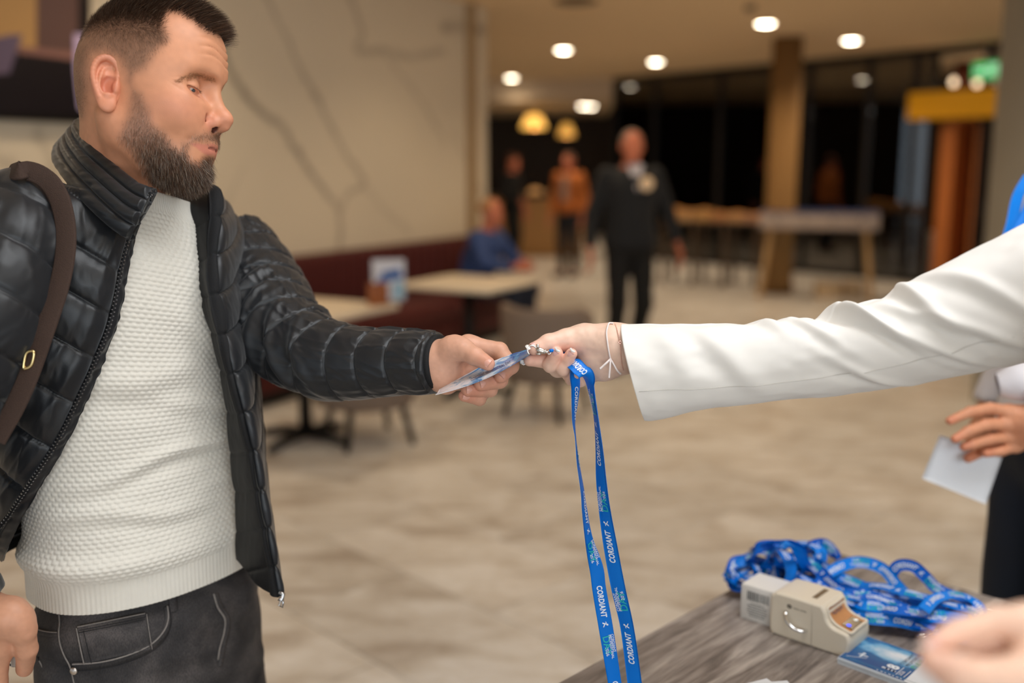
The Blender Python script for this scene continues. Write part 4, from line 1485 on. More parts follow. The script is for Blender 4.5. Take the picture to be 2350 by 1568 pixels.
# scalp
ss = poly_sd(hx, hy, POLY_SCALP)
notear = (np.arange(len(hv)) < nh_)
w = sstep(-4, 22, ss) * notear * (hv[:, 2] > -.09)
pts, nn, rs = face_samples(hv, hf, w * (1.0 + .7 * sstep(.07, .11, hv[:, 2])), 66000, 11)
qx, qy = near_px(pts)
hgt = sstep(.055, .118, pts[:, 2] + .12 * np.clip(pts[:, 0] - .05, 0, .1))     # 0 on the faded sides, 1 on the top
fr = sstep(.055, .095, pts[:, 0]) * sstep(.07, .1, pts[:, 2])
ln = (.0026 + .0035 * sstep(.02, .075, pts[:, 2]) + .0115 * hgt - .001 * fr) * (.7 + .5 * rs.rand(len(pts)))
flow = np.column_stack([.25 + .35 * hgt, np.zeros(len(pts)), -.9 + 1.6 * hgt])
dirs = nrm(nn * (.35 + .75 * hgt)[:, None] + flow * (.85 - .3 * hgt)[:, None] + .16 * rs.randn(len(pts), 3))
col = pick(rs, len(pts), [(44, 30, 22), (64, 44, 32), (96, 66, 46), (150, 128, 108)], [.42, .32, .2, .06])
lite = (1 - hgt)[:, None]
col = col * (1 - .45 * lite) + np.array(srgb(132, 98, 74)) * .45 * lite
bv_, bf_, bc_ = blades(pts - nn * .0006, dirs, ln, .00020 + .00030 * hgt, np.column_stack([.3 * hgt + .2, np.zeros(len(pts)), -.15 * np.ones(len(pts))]), col, 3, rs)
link('hair', mk(h2w(bv_), bf_, HAIRM, True, col=bc_), man, label='short dark brown hair with faded sides')

# beard
bs_ = poly_sd(hx, hy, POLY_BEARD)
w = sstep(-6, 26, bs_) * (hv[:, 2] < .02) * (.35 + .65 * sstep(.0, .05, hv[:, 0] - .2 * hv[:, 2] - .02)) * (np.arange(len(hv)) < nh_)
pts, nn, rs = face_samples(hv, hf, w, 26000, 12)
chin = sstep(-.045, -.085, pts[:, 2]) * sstep(.0, .06, pts[:, 0])
mous = sstep(.085, .095, pts[:, 0]) * sstep(-.050, -.046, pts[:, 2])
side = 1 - chin
ln = (.0034 + .0058 * chin - .0002 * mous + .0016 * sstep(-.02, -.06, pts[:, 2])) * (.65 + .6 * rs.rand(len(pts)))
flow = np.column_stack([.15 + .25 * chin, .0 * chin, -1.0 * np.ones(len(pts))])
flow[:, 1] = np.sign(pts[:, 1]) * .35 * mous
dirs = nrm(nn * .55 + flow * .75 + .24 * rs.randn(len(pts), 3))
gray = sstep(.5, -.1, chin) * .5
col = pick(rs, len(pts), [(50, 34, 25), (80, 54, 38), (126, 90, 62), (176, 156, 136), (216, 204, 188)], [.38, .32, .16, .09, .05])
up = ((1 - chin) * (.4 + .6 * sstep(-.07, -.01, pts[:, 2])))[:, None]
col = col * (1 - .55 * up) + np.array(srgb(152, 116, 88)) * .55 * up
bv_, bf_, bc_ = blades(pts - nn * .0006, dirs, ln, .00022 + .00006 * chin, np.column_stack([.12 * chin, .25 * rs.randn(len(pts)), -.3 * np.ones(len(pts))]), col, 3, rs)
link('beard', mk(h2w(bv_), bf_, HAIRM, True, col=bc_), man, label='full short brown beard flecked with grey')

# eyebrows
w = sstep(-3, 5, poly_sd(hx, hy, POLY_BROW)) * (hv[:, 0] > .04)
pts, nn, rs = face_samples(hv, hf, w, 1500, 13)
out = sstep(.02, .045, np.abs(pts[:, 1]))
flow = np.column_stack([-.6 * out, np.sign(pts[:, 1]) * 1.0, .5 - .9 * out])
dirs = nrm(nn * .35 + flow + .2 * rs.randn(len(pts), 3))
col = pick(rs, len(pts), [(150, 108, 72), (176, 134, 94), (124, 86, 58)], [.4, .4, .2])
bv_, bf_, bc_ = blades(pts - nn * .0003, dirs, .0065 * (.6 + .6 * rs.rand(len(pts))), np.full(len(pts), .00026), np.zeros((len(pts), 3)), col, 2, rs)
link('eyebrows', mk(h2w(bv_), bf_, HAIRM, True, col=bc_), man)

# lashes
lx = []
for sg in (-1, 1):
    t = np.linspace(0, 1, 70)
    arc = crom(np.array([(.0852, .0222, .0152), (.0872, .0275, .0160), (.0873, .0340, .0166), (.0846, .0412, .0176), (.0790, .0472, .0182)]), 70)
    arc[:, 1] *= sg
    lx.append(arc)
lp = np.concatenate(lx); rs = np.random.RandomState(3)
dirs = nrm(np.column_stack([np.full(len(lp), .9), np.sign(lp[:, 1]) * .35, np.full(len(lp), -.55)]) + .15 * rs.randn(len(lp), 3))
bv_, bf_, bc_ = blades(lp, dirs, np.full(len(lp), .0052), np.full(len(lp), .00028), np.column_stack([np.zeros(len(lp)), np.zeros(len(lp)), np.full(len(lp), .35)]), np.tile(srgb(58, 40, 30), (len(lp), 1)), 2, rs)
link('eyelashes', mk(h2w(bv_), bf_, HAIRM, True, col=bc_), man)

# eyeballs looking down at the card
gaze = nrm(w2h(P(1120, 835, 1.33))[None, :] - np.array([[.0715, 0, .0200]]))[0]
for sg in (-1, 1):
    c = np.array([.0715, .0318 * sg, .0200])
    n_, m_ = 24, 24
    th = np.linspace(0, np.pi, n_); ph = np.linspace(0, 2 * np.pi, m_, endpoint=False)
    gz = gaze; ax1 = np.cross(gz, [0, 0, 1.0]); ax1 /= np.linalg.norm(ax1); ax2 = np.cross(gz, ax1)
    g = c + .0130 * (np.cos(th)[:, None, None] * gz + np.sin(th)[:, None, None] * (np.cos(ph)[None, :, None] * ax1 + np.sin(ph)[None, :, None] * ax2))
    colr = np.where(th < .24, 0, np.where(th < .60, 1, 2))
    pal = np.array([srgb(12, 10, 10), srgb(66, 76, 78), srgb(206, 190, 180)])
    link('eye', mk(h2w(g.reshape(-1, 3)), grid_faces(n_, m_, True), M('eyeball', rough=.25, attr=True, coat=.15), True, col=np.repeat(pal[colr], m_, 0)), man)
# ================================================================== THE MAN: torso, clothes
PSI = math.radians(50)
FWD = np.array([math.sin(PSI), -math.cos(PSI), 0])
RGT = np.array([FWD[1], -FWD[0], 0])                     # his right hand side = towards the camera's left
TC_Z = np.array([.70, .90, 1.00, 1.10, 1.20, 1.30, 1.40, 1.50])
TC_X = np.array([-.552, -.552, -.553, -.556, -.560, -.560, -.552, -.524])
TC_Y = np.array([1.43, 1.43, 1.43, 1.43, 1.425, 1.42, 1.415, 1.405])
RA_Z = np.array([.70, .86, .93, 1.00, 1.08, 1.16, 1.24, 1.32, 1.37, 1.41, 1.435, 1.455, 1.475])
RA_A = np.array([.174, .173, .172, .169, .165, .168, .174, .178, .174, .150, .118, .083, .070])
RA_B = np.array([.120, .120, .120, .118, .116, .116, .116, .112, .104, .090, .080, .071, .067])


def cub(x, xs, ys):
    """smooth interpolation"""
    x = np.asarray(x, float)
    i = np.clip(np.searchsorted(xs, x) - 1, 0, len(xs) - 2)
    m = np.gradient(ys, xs)
    h = xs[i + 1] - xs[i]; t = np.clip((x - xs[i]) / h, 0, 1)
    return (2 * t ** 3 - 3 * t ** 2 + 1) * ys[i] + (t ** 3 - 2 * t ** 2 + t) * h * m[i] + (-2 * t ** 3 + 3 * t ** 2) * ys[i + 1] + (t ** 3 - t ** 2) * h * m[i + 1]


def T(phi, z, off=0.0, n=2.4):
    """point of the trunk: phi 0 = right side, 90 deg = front, 180 = left side"""
    phi = np.asarray(phi, float); z = np.asarray(z, float)
    phi, z = np.broadcast_arrays(phi, z)
    a = cub(z, RA_Z, RA_A) + off; b = cub(z, RA_Z, RA_B) + off
    c, s = np.cos(phi), np.sin(phi)
    k = (np.abs(c) ** n + np.abs(s) ** n) ** (-1 / n)
    x = a * c * k; y = b * s * k
    tilt = .050 * sstep(1.0, 1.42, z) * np.clip(x / .19, -1, 1)
    ctr = np.stack([cub(z, TC_Z, TC_X), cub(z, TC_Z, TC_Y), z + tilt], -1)
    return ctr + x[..., None] * RGT + y[..., None] * FWD


def phi_at(z, xs_of_y, off, lo=-80, hi=140):
    """angle at which the trunk surface crosses the photo curve x(y) at height z"""
    ph = np.radians(np.linspace(hi, lo, 500))
    x, y, _ = PROJ(T(ph, np.full_like(ph, z), off))
    r = x - np.interp(y, xs_of_y[0], xs_of_y[1])
    sgn = np.where((r[:-1] >= 0) & (r[1:] < 0))[0]
    if len(sgn) == 0: return ph[-1] if r.min() > 0 else ph[0]
    i = sgn[0]
    t = r[i] / (r[i] - r[i + 1])
    return ph[i] * (1 - t) + ph[i + 1] * t


# ------------------------------------------------------------------ sweater
WOOL = M('cream_wool', srgb(232, 226, 214), .85, var=.05, vs=60, sheen=.25, bump=.35, bs=1400)
nz_, nph = 400, 600
zz = np.linspace(.899, 1.468, nz_)
ph = np.linspace(-np.pi / 2, 1.5 * np.pi, nph, endpoint=False)
# more columns on the visible front
ph = ph + .55 * np.sin(ph - np.pi / 2 - np.pi) * -1 * 0
PH, ZZ_ = np.meshgrid(ph, zz)
g = T(PH, ZZ_)
Nn = -grid_normals(g, True)
if (Nn[nz_ // 2, 0] @ (g[nz_ // 2, 0] - g[nz_ // 2].mean(0))) < 0: Nn = -Nn
arc = np.concatenate([np.zeros((nz_, 1)), np.cumsum(np.linalg.norm(np.diff(g, axis=1), axis=2), 1)], 1)
arcm = np.broadcast_to(arc[nz_ // 3], arc.shape)             # stitch columns run straight up
HEM = .945
row = np.floor(ZZ_ / .0064).astype(int)
fx = (arcm / .0100 + .5 * (row % 2)) % 1.0 - .5
fy = (ZZ_ / .0064) % 1.0 - .5
knit = np.clip(1 - (2 * fx) ** 2, 0, 1) ** .6 * np.clip(1 - (2 * fy) ** 2, 0, 1) ** .8
rib = np.abs(np.sin(np.pi * arcm / .0062)) ** .7
isrib = sstep(HEM + .003, HEM - .003, ZZ_)
iscol = sstep(1.440, 1.444, ZZ_)
h = .0022 * knit * (1 - isrib) * (1 - iscol) + .0012 * rib * np.maximum(isrib, iscol)
# blousing over the hem band and soft folds of the belly
front = .5 + .5 * np.sin(PH)
h = h + .013 * np.exp(-((ZZ_ - HEM - .018) / .017) ** 2) * (.65 + .35 * np.sin(PH * 2 + 1)) - .001 * isrib
for z0, sl, w, am, p0, pw in ((1.115, .030, .011, .008, 1.9, .9), (1.165, -.025, .014, .007, 2.3, .7), (1.065, .035, .012, .007, 2.5, .6), (1.215, .02, .018, .004, 1.3, .7), (1.03, -.01, .012, .004, 1.2, .9), (1.27, -.05, .02, .004, 2.2, .6)):
    zc = z0 + sl * (PH - p0) + .006 * np.sin(PH * 5 + z0 * 40)
    env = np.exp(-((PH - p0) / pw) ** 2)
    h = h + am * env * (np.exp(-((ZZ_ - zc) / w) ** 2) - .8 * np.exp(-((ZZ_ - zc + w * 1.5) / (w * 1.1)) ** 2))
h = h + .004 * n2(PH * .16, ZZ_, 9, 9, 3)
g = g + Nn * h[..., None]
# crew collar turned inward
rim = T(ph, np.full(nph, 1.468), -.008)
g = np.concatenate([g, rim[None]], 0)
gb = g[:1] * 1.0
inn = T(ph, np.full(nph, .91), -.004)[None]
g = np.concatenate([inn, g], 0)
link('sweater', mk(g.reshape(-1, 3), grid_faces(g.shape[0], nph, True)[:, ::-1], WOOL), man, label='cream basket-knit crew-neck sweater with ribbed hem')

# ------------------------------------------------------------------ jacket
NYL = M('black_nylon', srgb(22, 24, 28), .40, var=.08, vs=40, bump=.12, bs=1200, spec=.55, sheen=.12)
NYL2 = M('black_lining', srgb(13, 13, 15), .55, var=.05)
RIBB = M('black_rib_knit', srgb(16, 16, 18), .8, bump=.3, bs=700)


def quilt(v, u, space, amp=.0075, seed=0, pk=.0016):
    """height of stitched baffles: v across the seams (m), u along them (m)"""
    t = (v / space) % 1.0
    puff = np.clip(np.sin(np.pi * t), 0, 1) ** .55
    idx = np.floor(v / space)
    ds = np.minimum(t, 1 - t) * space
    near = np.exp(-ds / .009)
    ridge = lambda x: 1 - 2 * np.abs(x)
    puck = ridge(n2(u + .1 * v, idx * 1.7 + v * 6, 95, 1.0, seed)) * (.25 + .9 * near) + .8 * ridge(n2(u + v * .2, v, 40, 10, seed + 3)) * (1 - near) + .35 * ridge(n2(u - .4 * v, v + .3 * u, 90, 45, seed + 5))
    seam = np.exp(-(ds / .0014) ** 2)
    return amp * puff + pk * puck * sstep(0, .004, ds) - .0014 * seam + .0032 * n2(u, v, 13, 11, seed + 7)


TEETH = (np.array([380, 430, 450, 470, 490, 595, 736, 841, 988, 1060, 1125, 1200, 1260, 1400, 1600]), np.array([352, 345, 333, 322, 309, 277, 247, 206, 138, 95, 50, 4, -30, -100, -190]))
BOUND = (np.array([380, 430, 450, 470, 490, 595, 736, 841, 988, 1060, 1125, 1200, 1260, 1400, 1600]), np.array([372, 362, 355, 345, 331, 302, 276, 234, 168, 124, 82, 34, 2, -70, -160]))
zj = np.linspace(.86, 1.452, 300)
OFFJ = .018 + .014 * sstep(1.42, 1.30, zj) + .01 * sstep(1.15, .9, zj)
ph1 = np.array([phi_at(z, TEETH, o + .004) for z, o in zip(zj, OFFJ)])
ph1 = np.convolve(np.pad(ph1, 6, mode='edge'), np.ones(13) / 13, 'valid')
mcol = 420
S = np.linspace(0, 1, mcol)
PHJ = ph1[:, None] + (np.radians(-172) - ph1[:, None]) * S[None, :] ** 1.0
ZJ = np.broadcast_to(zj[:, None], PHJ.shape)
gj = T(PHJ, ZJ, np.broadcast_to(OFFJ[:, None], PHJ.shape))
# the open front stands a little off the chest near the zip, flares at the hem
arcj = np.concatenate([np.zeros((300, 1)), np.cumsum(np.linalg.norm(np.diff(gj, axis=1), axis=2), 1)], 1)
Nj = grid_normals(gj)
if (Nj[150, 100] @ (gj[150, 100] - T(0, zj[150], -.15))) < 0: Nj = -Nj
vq = ZJ - .42 * np.minimum(arcj, .16) - .05 * np.maximum(arcj - .16, 0)
hj = quilt(vq, arcj, .054, .0080, 1, .0024) + .0022 * (1 - 2 * np.abs(n2(arcj, vq, 26, 3.0, 77)))
edge = np.exp(-(arcj / .012) ** 2)
hj = hj * (1 - .6 * edge)
top = sstep(1.452, 1.44, ZJ)
gj = gj + Nj * (hj * top)[..., None]
v_, f_ = shell(gj, .006, flip=(Nj[150, 100] @ grid_normals(gj)[150, 100]) < 0)
jk = empty('jacket', MAN_BASE, 0); jk.parent = man; jk.matrix_parent_inverse = PINV[man.name]; worldparent(jk); jk['label'] = 'open black quilted nylon puffer jacket'
link('body_panel', mk(v_, f_, NYL), jk)

# facing strip beside the zip and the zip itself
ph2 = np.array([phi_at(z, BOUND, o - .004) for z, o in zip(zj, OFFJ)])
ph2 = np.convolve(np.pad(ph2, 6, mode='edge'), np.ones(13) / 13, 'valid')
K = 9
tt = np.linspace(0, 1, K)
PS = ph1[:, None] + (ph2 - ph1)[:, None] * tt[None, :]
offs = OFFJ[:, None] * (1 - .35 * tt[None, :]) + .002 * np.sin(np.pi * tt)[None, :]
gs = T(PS, np.broadcast_to(zj[:, None], PS.shape), offs)
us_ = np.broadcast_to(zj[:, None], PS.shape)
Ns = grid_normals(gs); Ns = Ns if (Ns[150, 4] @ FWD) > 0 else -Ns
gs = gs + Ns * (.0016 * n2(us_, tt[None, :] * .02 + us_ * 0, 130, 200, 5) + .001 * n2(us_, tt[None, :] + us_ * 0, 45, 3, 6))[..., None]
v_, f_ = shell(gs, .003, flip=(grid_normals(gs)[150, 4] @ FWD) < 0)
link('zip_facing', mk(v_, f_, NYL), jk)
zl = gs[:, 1] + Ns[:, 1] * .003
zl = zl[::-1]
zc = np.concatenate([even(np.array([P(354, 436, 1.262), P(340, 452, 1.256)] + [zl[k] for k in range(12, 300, 24)]), 330)])
ZT = M('zip_dark_metal', (.32, .32, .33), .3, .9, var=.1)
tl, nl_, bl_ = frames(zc, up=FWD)
teeth = []
for i in range(len(zc)):
    sd = 1 if i % 2 else -1
    c = zc[i] + bl_[i] * .0011 * sd
    B = np.stack([tl[i] * .0008, nl_[i] * .0010, bl_[i] * .0018])
    cube = np.array([[x, y, z] for x in (-1, 1) for y in (-1, 1) for z in (-1, 1)]) @ B + c
    teeth.append((cube, [(0, 1, 3, 2), (4, 6, 7, 5), (0, 4, 5, 1), (2, 3, 7, 6), (0, 2, 6, 4), (1, 5, 7, 3)]))
zt = link('zip_teeth', mk(*join(teeth), ZT, False), jk); zt['kind'] = 'stuff'
link('zip_tape', mk(*tube(zc - nl_ * .0016, .0042, 6, flat=.35, up=FWD), RIBB), jk)

# near half of the collar
top_e = [(262, 262, 1.50), (222, 262, 1.475), (186, 284, 1.392), (214, 334, 1.318), (268, 384, 1.298), (318, 420, 1.275), (352, 431, 1.262)]
bas_e = [(235, 300, 1.56), (175, 305, 1.53), (128, 350, 1.435), (148, 402, 1.335), (204, 466, 1.272), (262, 520, 1.258), (300, 545, 1.262)]
ctrl = []
for t, bulge in ((0, 0), (.25, .012), (.5, .016), (.75, .012), (1.08, 0)):
    ctrl.append([P(a[0] + (b[0] - a[0]) * t, a[1] + (b[1] - a[1]) * t, a[2] + (b[2] - a[2]) * t - bulge) for a, b in zip(top_e, bas_e)])
gc = net(ctrl, 90, 200)
uu = np.concatenate([np.zeros((90, 1)), np.cumsum(np.linalg.norm(np.diff(gc, axis=1), axis=2), 1)], 1)
vv = np.linspace(0, 1, 90)[:, None] + 0 * uu
Nc = grid_normals(gc)
cd = np.array([0, 0, CAM_H]) - gc[45, 140]
if Nc[45, 140] @ cd < 0: Nc = -Nc
fade = sstep(0, .05, vv) * sstep(1.0, .96, np.linspace(0, 1, 200)[None, :] + 0 * vv)
gc = gc + Nc * (quilt(vv * .108 + .0, uu, .027, .0075, 21, .0010) * fade)[..., None]
v_, f_ = shell(gc, .010, flip=(grid_normals(gc)[45, 140] @ cd) < 0)
link('collar', mk(v_, f_, NYL), jk)
# corner facing of the collar
cf = net([[P(338, 452, 1.262), P(356, 433, 1.268), P(362, 440, 1.280)], [P(326, 475, 1.258), P(340, 470, 1.264), P(349, 466, 1.276)], [P(308, 505, 1.262), P(322, 508, 1.268), P(330, 500, 1.278)]], 24, 10)
link('collar_facing', mk(*shell(cf, .003), NYL), jk)

# far front flap: chest side, rolled front edge, outer side
flap = [[(398, 434, 1.46), (440, 429, 1.44), (486, 429, 1.42), (496, 436, 1.44), (500, 448, 1.50)],
        [(384, 492, 1.43), (440, 482, 1.415), (494, 472, 1.40), (510, 474, 1.43), (530, 486, 1.54)],
        [(412, 560, 1.42), (452, 560, 1.405), (488, 562, 1.39), (520, 548, 1.42), (568, 548, 1.58)],
        [(448, 650, 1.41), (470, 650, 1.39), (486, 652, 1.375), (520, 645, 1.41), (584, 640, 1.58)],
        [(478, 740, 1.40), (490, 742, 1.385), (501, 744, 1.375), (530, 735, 1.41), (588, 730, 1.56)],
        [(500, 830, 1.40), (511, 832, 1.39), (522, 835, 1.38), (548, 828, 1.40), (588, 822, 1.52)],
        [(518, 930, 1.42), (533, 930, 1.40), (548, 930, 1.385), (570, 926, 1.40), (594, 924, 1.50)],
        [(528, 1040, 1.44), (552, 1040, 1.41), (576, 1040, 1.395), (594, 1038, 1.405), (608, 1040, 1.48)],
        [(542, 1150, 1.46), (574, 1152, 1.42), (598, 1152, 1.405), (612, 1150, 1.41), (620, 1152, 1.47)],
        [(543, 1250, 1.48), (586, 1258, 1.43), (618, 1262, 1.41), (630, 1262, 1.415), (634, 1262, 1.46)],
        [(546, 1283, 1.49), (592, 1340, 1.44), (634, 1364, 1.415), (645, 1366, 1.42), (648, 1362, 1.45)]]
gf = net([[P(*q) for q in r] for r in flap], 260, 120)
vv = np.concatenate([np.zeros((1, 120)), np.cumsum(np.linalg.norm(np.diff(gf, axis=0), axis=2), 0)], 0)
uu = np.concatenate([np.zeros((260, 1)), np.cumsum(np.linalg.norm(np.diff(gf, axis=1), axis=2), 1)], 1)
Nf = grid_normals(gf)
cd = np.array([0, 0, CAM_H]) - gf[100, 100]
if Nf[100, 100] @ cd < 0: Nf = -Nf
un = np.linspace(0, 1, 120)[None, :] + 0 * vv
outer = sstep(.50, .64, un)
low = sstep(.62, .75, np.linspace(0, 1, 260)[:, None] + 0 * un)
hq = quilt(vv + .45 * (uu - uu[:, 60:61]), uu, .056, .0065, 31)
gf = gf + Nf * (hq * outer * (1 - .75 * low * sstep(.6, .8, un)) + (1 - outer) * .35 * hq)[..., None]
v_, f_ = shell(gf[:, 50:], .005, flip=(grid_normals(gf)[100, 100] @ cd) < 0)
link('front_flap', mk(v_, f_, NYL), jk)
v_, f_ = shell(gf[:, :53], .004, flip=(grid_normals(gf)[100, 100] @ cd) < 0)
link('lining', mk(v_, f_, NYL2), jk)
# placket tape on the rolled edge
e0 = gf[:, 54] + Nf[:, 54] * .004; e1 = gf[:, 70] + Nf[:, 70] * .004
gp = np.stack([e0 * (1 - t) + e1 * t + Nf[:, 62] * .003 * math.sin(math.pi * t) for t in np.linspace(0, 1, 7)], 1)
v_, f_ = shell(gp, .002, flip=(grid_normals(gp)[100, 3] @ cd) < 0)
link('placket', mk(v_, f_, RIBB), jk)
# slider with pull at the bottom corner
zp = [P(642, 1362, 1.405), P(646, 1374, 1.402), P(646, 1384, 1.402)]
pull = link('zip_pull', mk(*join([tube([P(640, 1360, 1.403), P(650, 1364, 1.403), P(647, 1378, 1.403), P(640, 1374, 1.403)], .0032, 8), tube([P(644, 1378, 1.402), P(640, 1390, 1.402), P(648, 1394, 1.402), P(650, 1382, 1.402), P(645, 1378, 1.402)], .0016, 8)]), STEEL if 'STEEL' in globals() else ZT), jk)


# ------------------------------------------------------------------ sleeves
def sleeve(path, rad, n, m, space, seed, amp=.008, folds=(), up=(0, 0, 1), name='sleeve', parent=None, flatz=1.0, mat=None, pk=.0018, cap=True):
    c = even(np.array(path), n)
    L = np.concatenate([[0], np.cumsum(np.linalg.norm(np.diff(c, axis=0), axis=1))])
    pl = np.concatenate([[0], np.cumsum(np.linalg.norm(np.diff(np.array(path), axis=0), axis=1))]); pl *= L[-1] / pl[-1]
    r = np.interp(L, pl, np.array(rad))
    r = np.convolve(np.pad(r, 8, mode='edge'), np.ones(17) / 17, 'valid')
    t, nn, bb = frames(c, up)
    a = np.linspace(0, 2 * np.pi, m, endpoint=False)
    rr = np.broadcast_to(r[:, None], (n, m))
    U = a[None, :] * rr; V = np.broadcast_to(L[:, None], (n, m))
    Vs = V + .008 * np.sin(a)[None, :] + .004 * n2(U, V, 20, 8, seed + 9)
    h = quilt(Vs, U, space, amp, seed, pk) if space else .004 * n2(U, V, 14, 9, seed)
    for v0, a0, sl, w, am, sa in folds:                        # position, angle, slope, width, height, angular spread
        da = (a[None, :] - a0 + np.pi) % (2 * np.pi) - np.pi
        vc = v0 + sl * da
        env = np.exp(-(da / sa) ** 2)
        h = h + am * env * (np.exp(-((V - vc) / w) ** 2) - .6 * np.exp(-((V - vc + 1.4 * w) / w) ** 2))
    R_ = rr + h
    g = c[:, None] + R_[..., None] * (np.cos(a)[None, :, None] * nn[:, None] + flatz * np.sin(a)[None, :, None] * bb[:, None])
    return g, c, t, nn, bb, r, L


# far arm reaching to the badge
pth = [P(520, 560, 1.60), P(556, 610, 1.585), P(604, 690, 1.54), P(662, 775, 1.47), P(735, 818, 1.425), P(830, 832, 1.395), P(930, 832, 1.365), P(1000, 832, 1.345)]
rad = [.064, .068, .068, .062, .055, .0475, .044, .0405]
fo_ = [(.16, 1.9, .020, .010, .012, 1.0), (.19, 1.7, .030, .010, .013, 1.0), (.225, 1.6, .035, .009, .012, .9), (.25, 1.9, .03, .009, .010, .9), (.285, 1.7, .04, .010, .009, .9), (.13, 2.2, .015, .010, .009, .8), (.32, 1.5, .03, .010, .006, 1.0), (.21, 3.6, -.03, .012, .010, .7), (.25, -1.0, .02, .012, .006, 1.0)]
gS, cS, tS, nS, bS, rS, LS = sleeve(pth, rad, 380, 240, .046, 41, .0032, fo_, pk=.0019)
# closing into the cuff
v_ = gS.reshape(-1, 3)
end = np.array([cS[-1] + tS[-1] * .004 + .75 * (q - cS[-1]) for q in gS[-1]])[None]
end2 = np.array([cS[-1] - tS[-1] * .03 + .72 * (q - cS[-1]) for q in gS[-1]])[None]
gS2 = np.concatenate([gS, end, end2], 0)
link('sleeve', mk(gS2.reshape(-1, 3), grid_faces(gS2.shape[0], 240, True)[:, ::-1], NYL), jk)
cuff_c = [cS[-6], cS[-1] + tS[-1] * .006]
cuf = tube(even(np.array([cS[-6], cS[-3], cS[-1] + tS[-1] * .004, cS[-1] + tS[-1] * .008]), 10), np.array([.036, .037, .0375, .0378, .038, .038, .038, .038, .0375, .036]), 48)
link('cuff', mk(*cuf, RIBB), jk)
WRIST = cS[-1] + tS[-1] * .002; WDIR = tS[-1]

# near arm, hand in the pocket
pth = [P(84, 492, 1.325), P(34, 548, 1.272), P(-40, 690, 1.22), P(-120, 850, 1.19), P(-170, 1000, 1.17), P(-165, 1180, 1.19), P(-125, 1330, 1.225), P(-100, 1385, 1.235)]
rad = [.064, .078, .081, .076, .070, .062, .054, .050]
gN, cN, tN, nN, bN, rN, LN = sleeve(pth, rad, 260, 160, .054, 51, .0045, [(.30, 1.0, .03, .012, .01, 1.2), (.34, 1.4, .03, .012, .01, 1.0)])
endc = cN[-1] + (gN[-1] - cN[-1]) * .7
link('sleeve', mk(np.concatenate([gN, endc[None]]).reshape(-1, 3), grid_faces(261, 160, True)[:, ::-1], NYL), jk)

# ------------------------------------------------------------------ jeans
DEN = bpy.data.materials.new('charcoal_denim'); DEN.use_nodes = True
nt, b = nodes_of(DEN)
tc = N(nt, 'TexCoord')
n1 = N(nt, 'TexNoise', i_Scale=16.0, i_Detail=6.0); nt.links.new(tc.outputs['Object'], n1.inputs['Vector'])
mp = N(nt, 'Mapping'); mp.inputs['Scale'].default_value = (900, 900, 260); nt.links.new(tc.outputs['Object'], mp.inputs[0])
n2b = N(nt, 'TexNoise', i_Scale=1.0, i_Detail=2.0); nt.links.new(mp.outputs[0], n2b.inputs['Vector'])
r1 = ramp(nt, [(.25, srgb(32, 31, 33)), (.48, srgb(58, 55, 55)), (.72, srgb(92, 86, 84))]); nt.links.new(n1.outputs[0], r1.inputs[0])
r2 = ramp(nt, [(.3, (.55, .55, .57)), (.7, (1.25, 1.22, 1.2))]); nt.links.new(n2b.outputs[0], r2.inputs[0])
mx = N(nt, 'Mix', data_type='RGBA', blend_type='MULTIPLY'); mx.inputs[0].default_value = 1
nt.links.new(r1.outputs[0], mx.inputs[6]); nt.links.new(r2.outputs[0], mx.inputs[7]); nt.links.new(mx.outputs[2], b.inputs['Base Color'])
b.inputs['Roughness'].default_value = .85
bp = N(nt, 'Bump'); bp.inputs['Strength'].default_value = .3; bp.inputs['Distance'].default_value = .001; nt.links.new(n2b.outputs[0], bp.inputs['Height']); nt.links.new(bp.outputs[0], b.inputs['Normal'])
zt_ = np.linspace(.70, .985, 150); pt = np.linspace(-np.pi / 2, 1.5 * np.pi, 360, endpoint=False)
PT, ZT_ = np.meshgrid(pt, zt_)
gt_ = T(PT, ZT_, -.024 + .020 * sstep(.912, .845, ZT_))
Ntr = grid_normals(gt_, True)
if Ntr[70, 90] @ FWD < 0: Ntr = -Ntr
hd_ = sstep(.89, .85, ZT_) * (.004 * n2(PT * .15, ZT_, 30, 26, 8) + .006 * np.exp(-((PT - 2.0) / .5) ** 2) * np.sin((ZT_ + .03 * PT) * 150) * .4)
gt_ = gt_ + Ntr * hd_[..., None]
jn = empty('jeans', MAN_BASE, 0); jn.parent = man; jn.matrix_parent_inverse = PINV[man.name]; worldparent(jn); jn['label'] = 'washed charcoal denim jeans'
link('hip_section', mk(gt_.reshape(-1, 3), grid_faces(150, 360, True)[:, ::-1], DEN), jn)
# legs and shoes
ctr = np.array([-.552, 1.43, 0])
mj = {}
for s, sg in (('R', 1), ('L', -1)):
    mj['hip' + s] = ctr + RGT * .085 * sg + np.array([0, 0, .80]); mj['kne' + s] = ctr + RGT * .105 * sg + FWD * .03 + np.array([0, 0, .48]); mj['ank' + s] = ctr + RGT * .115 * sg - FWD * .02 + np.array([0, 0, .10]); mj['toe' + s] = ctr + RGT * .13 * sg + FWD * .14 + np.array([0, 0, .04])
def flegs(p):
    d = ell(p, ctr + np.array([0, 0, .80]), (.155, .115, .12), np.stack([RGT, FWD, np.array([0, 0, 1.0])], 1))
    for s in 'RL':
        d = smin(d, cone(p, mj['hip' + s], mj['kne' + s], .088, .070), .03)
        d = smin(d, cone(p, mj['kne' + s], mj['ank' + s], .070, .060), .02)
    return smax(smax(d, p[:, 2] - .83, .01), .06 - p[:, 2], .01) + .003 * vnoise(p, 14)
V, F = sd_mesh(flegs, ctr + np.array([-.35, -.35, .03]), ctr + np.array([.35, .35, .9]), .010)
link('legs', mk(V, F, DEN), jn)
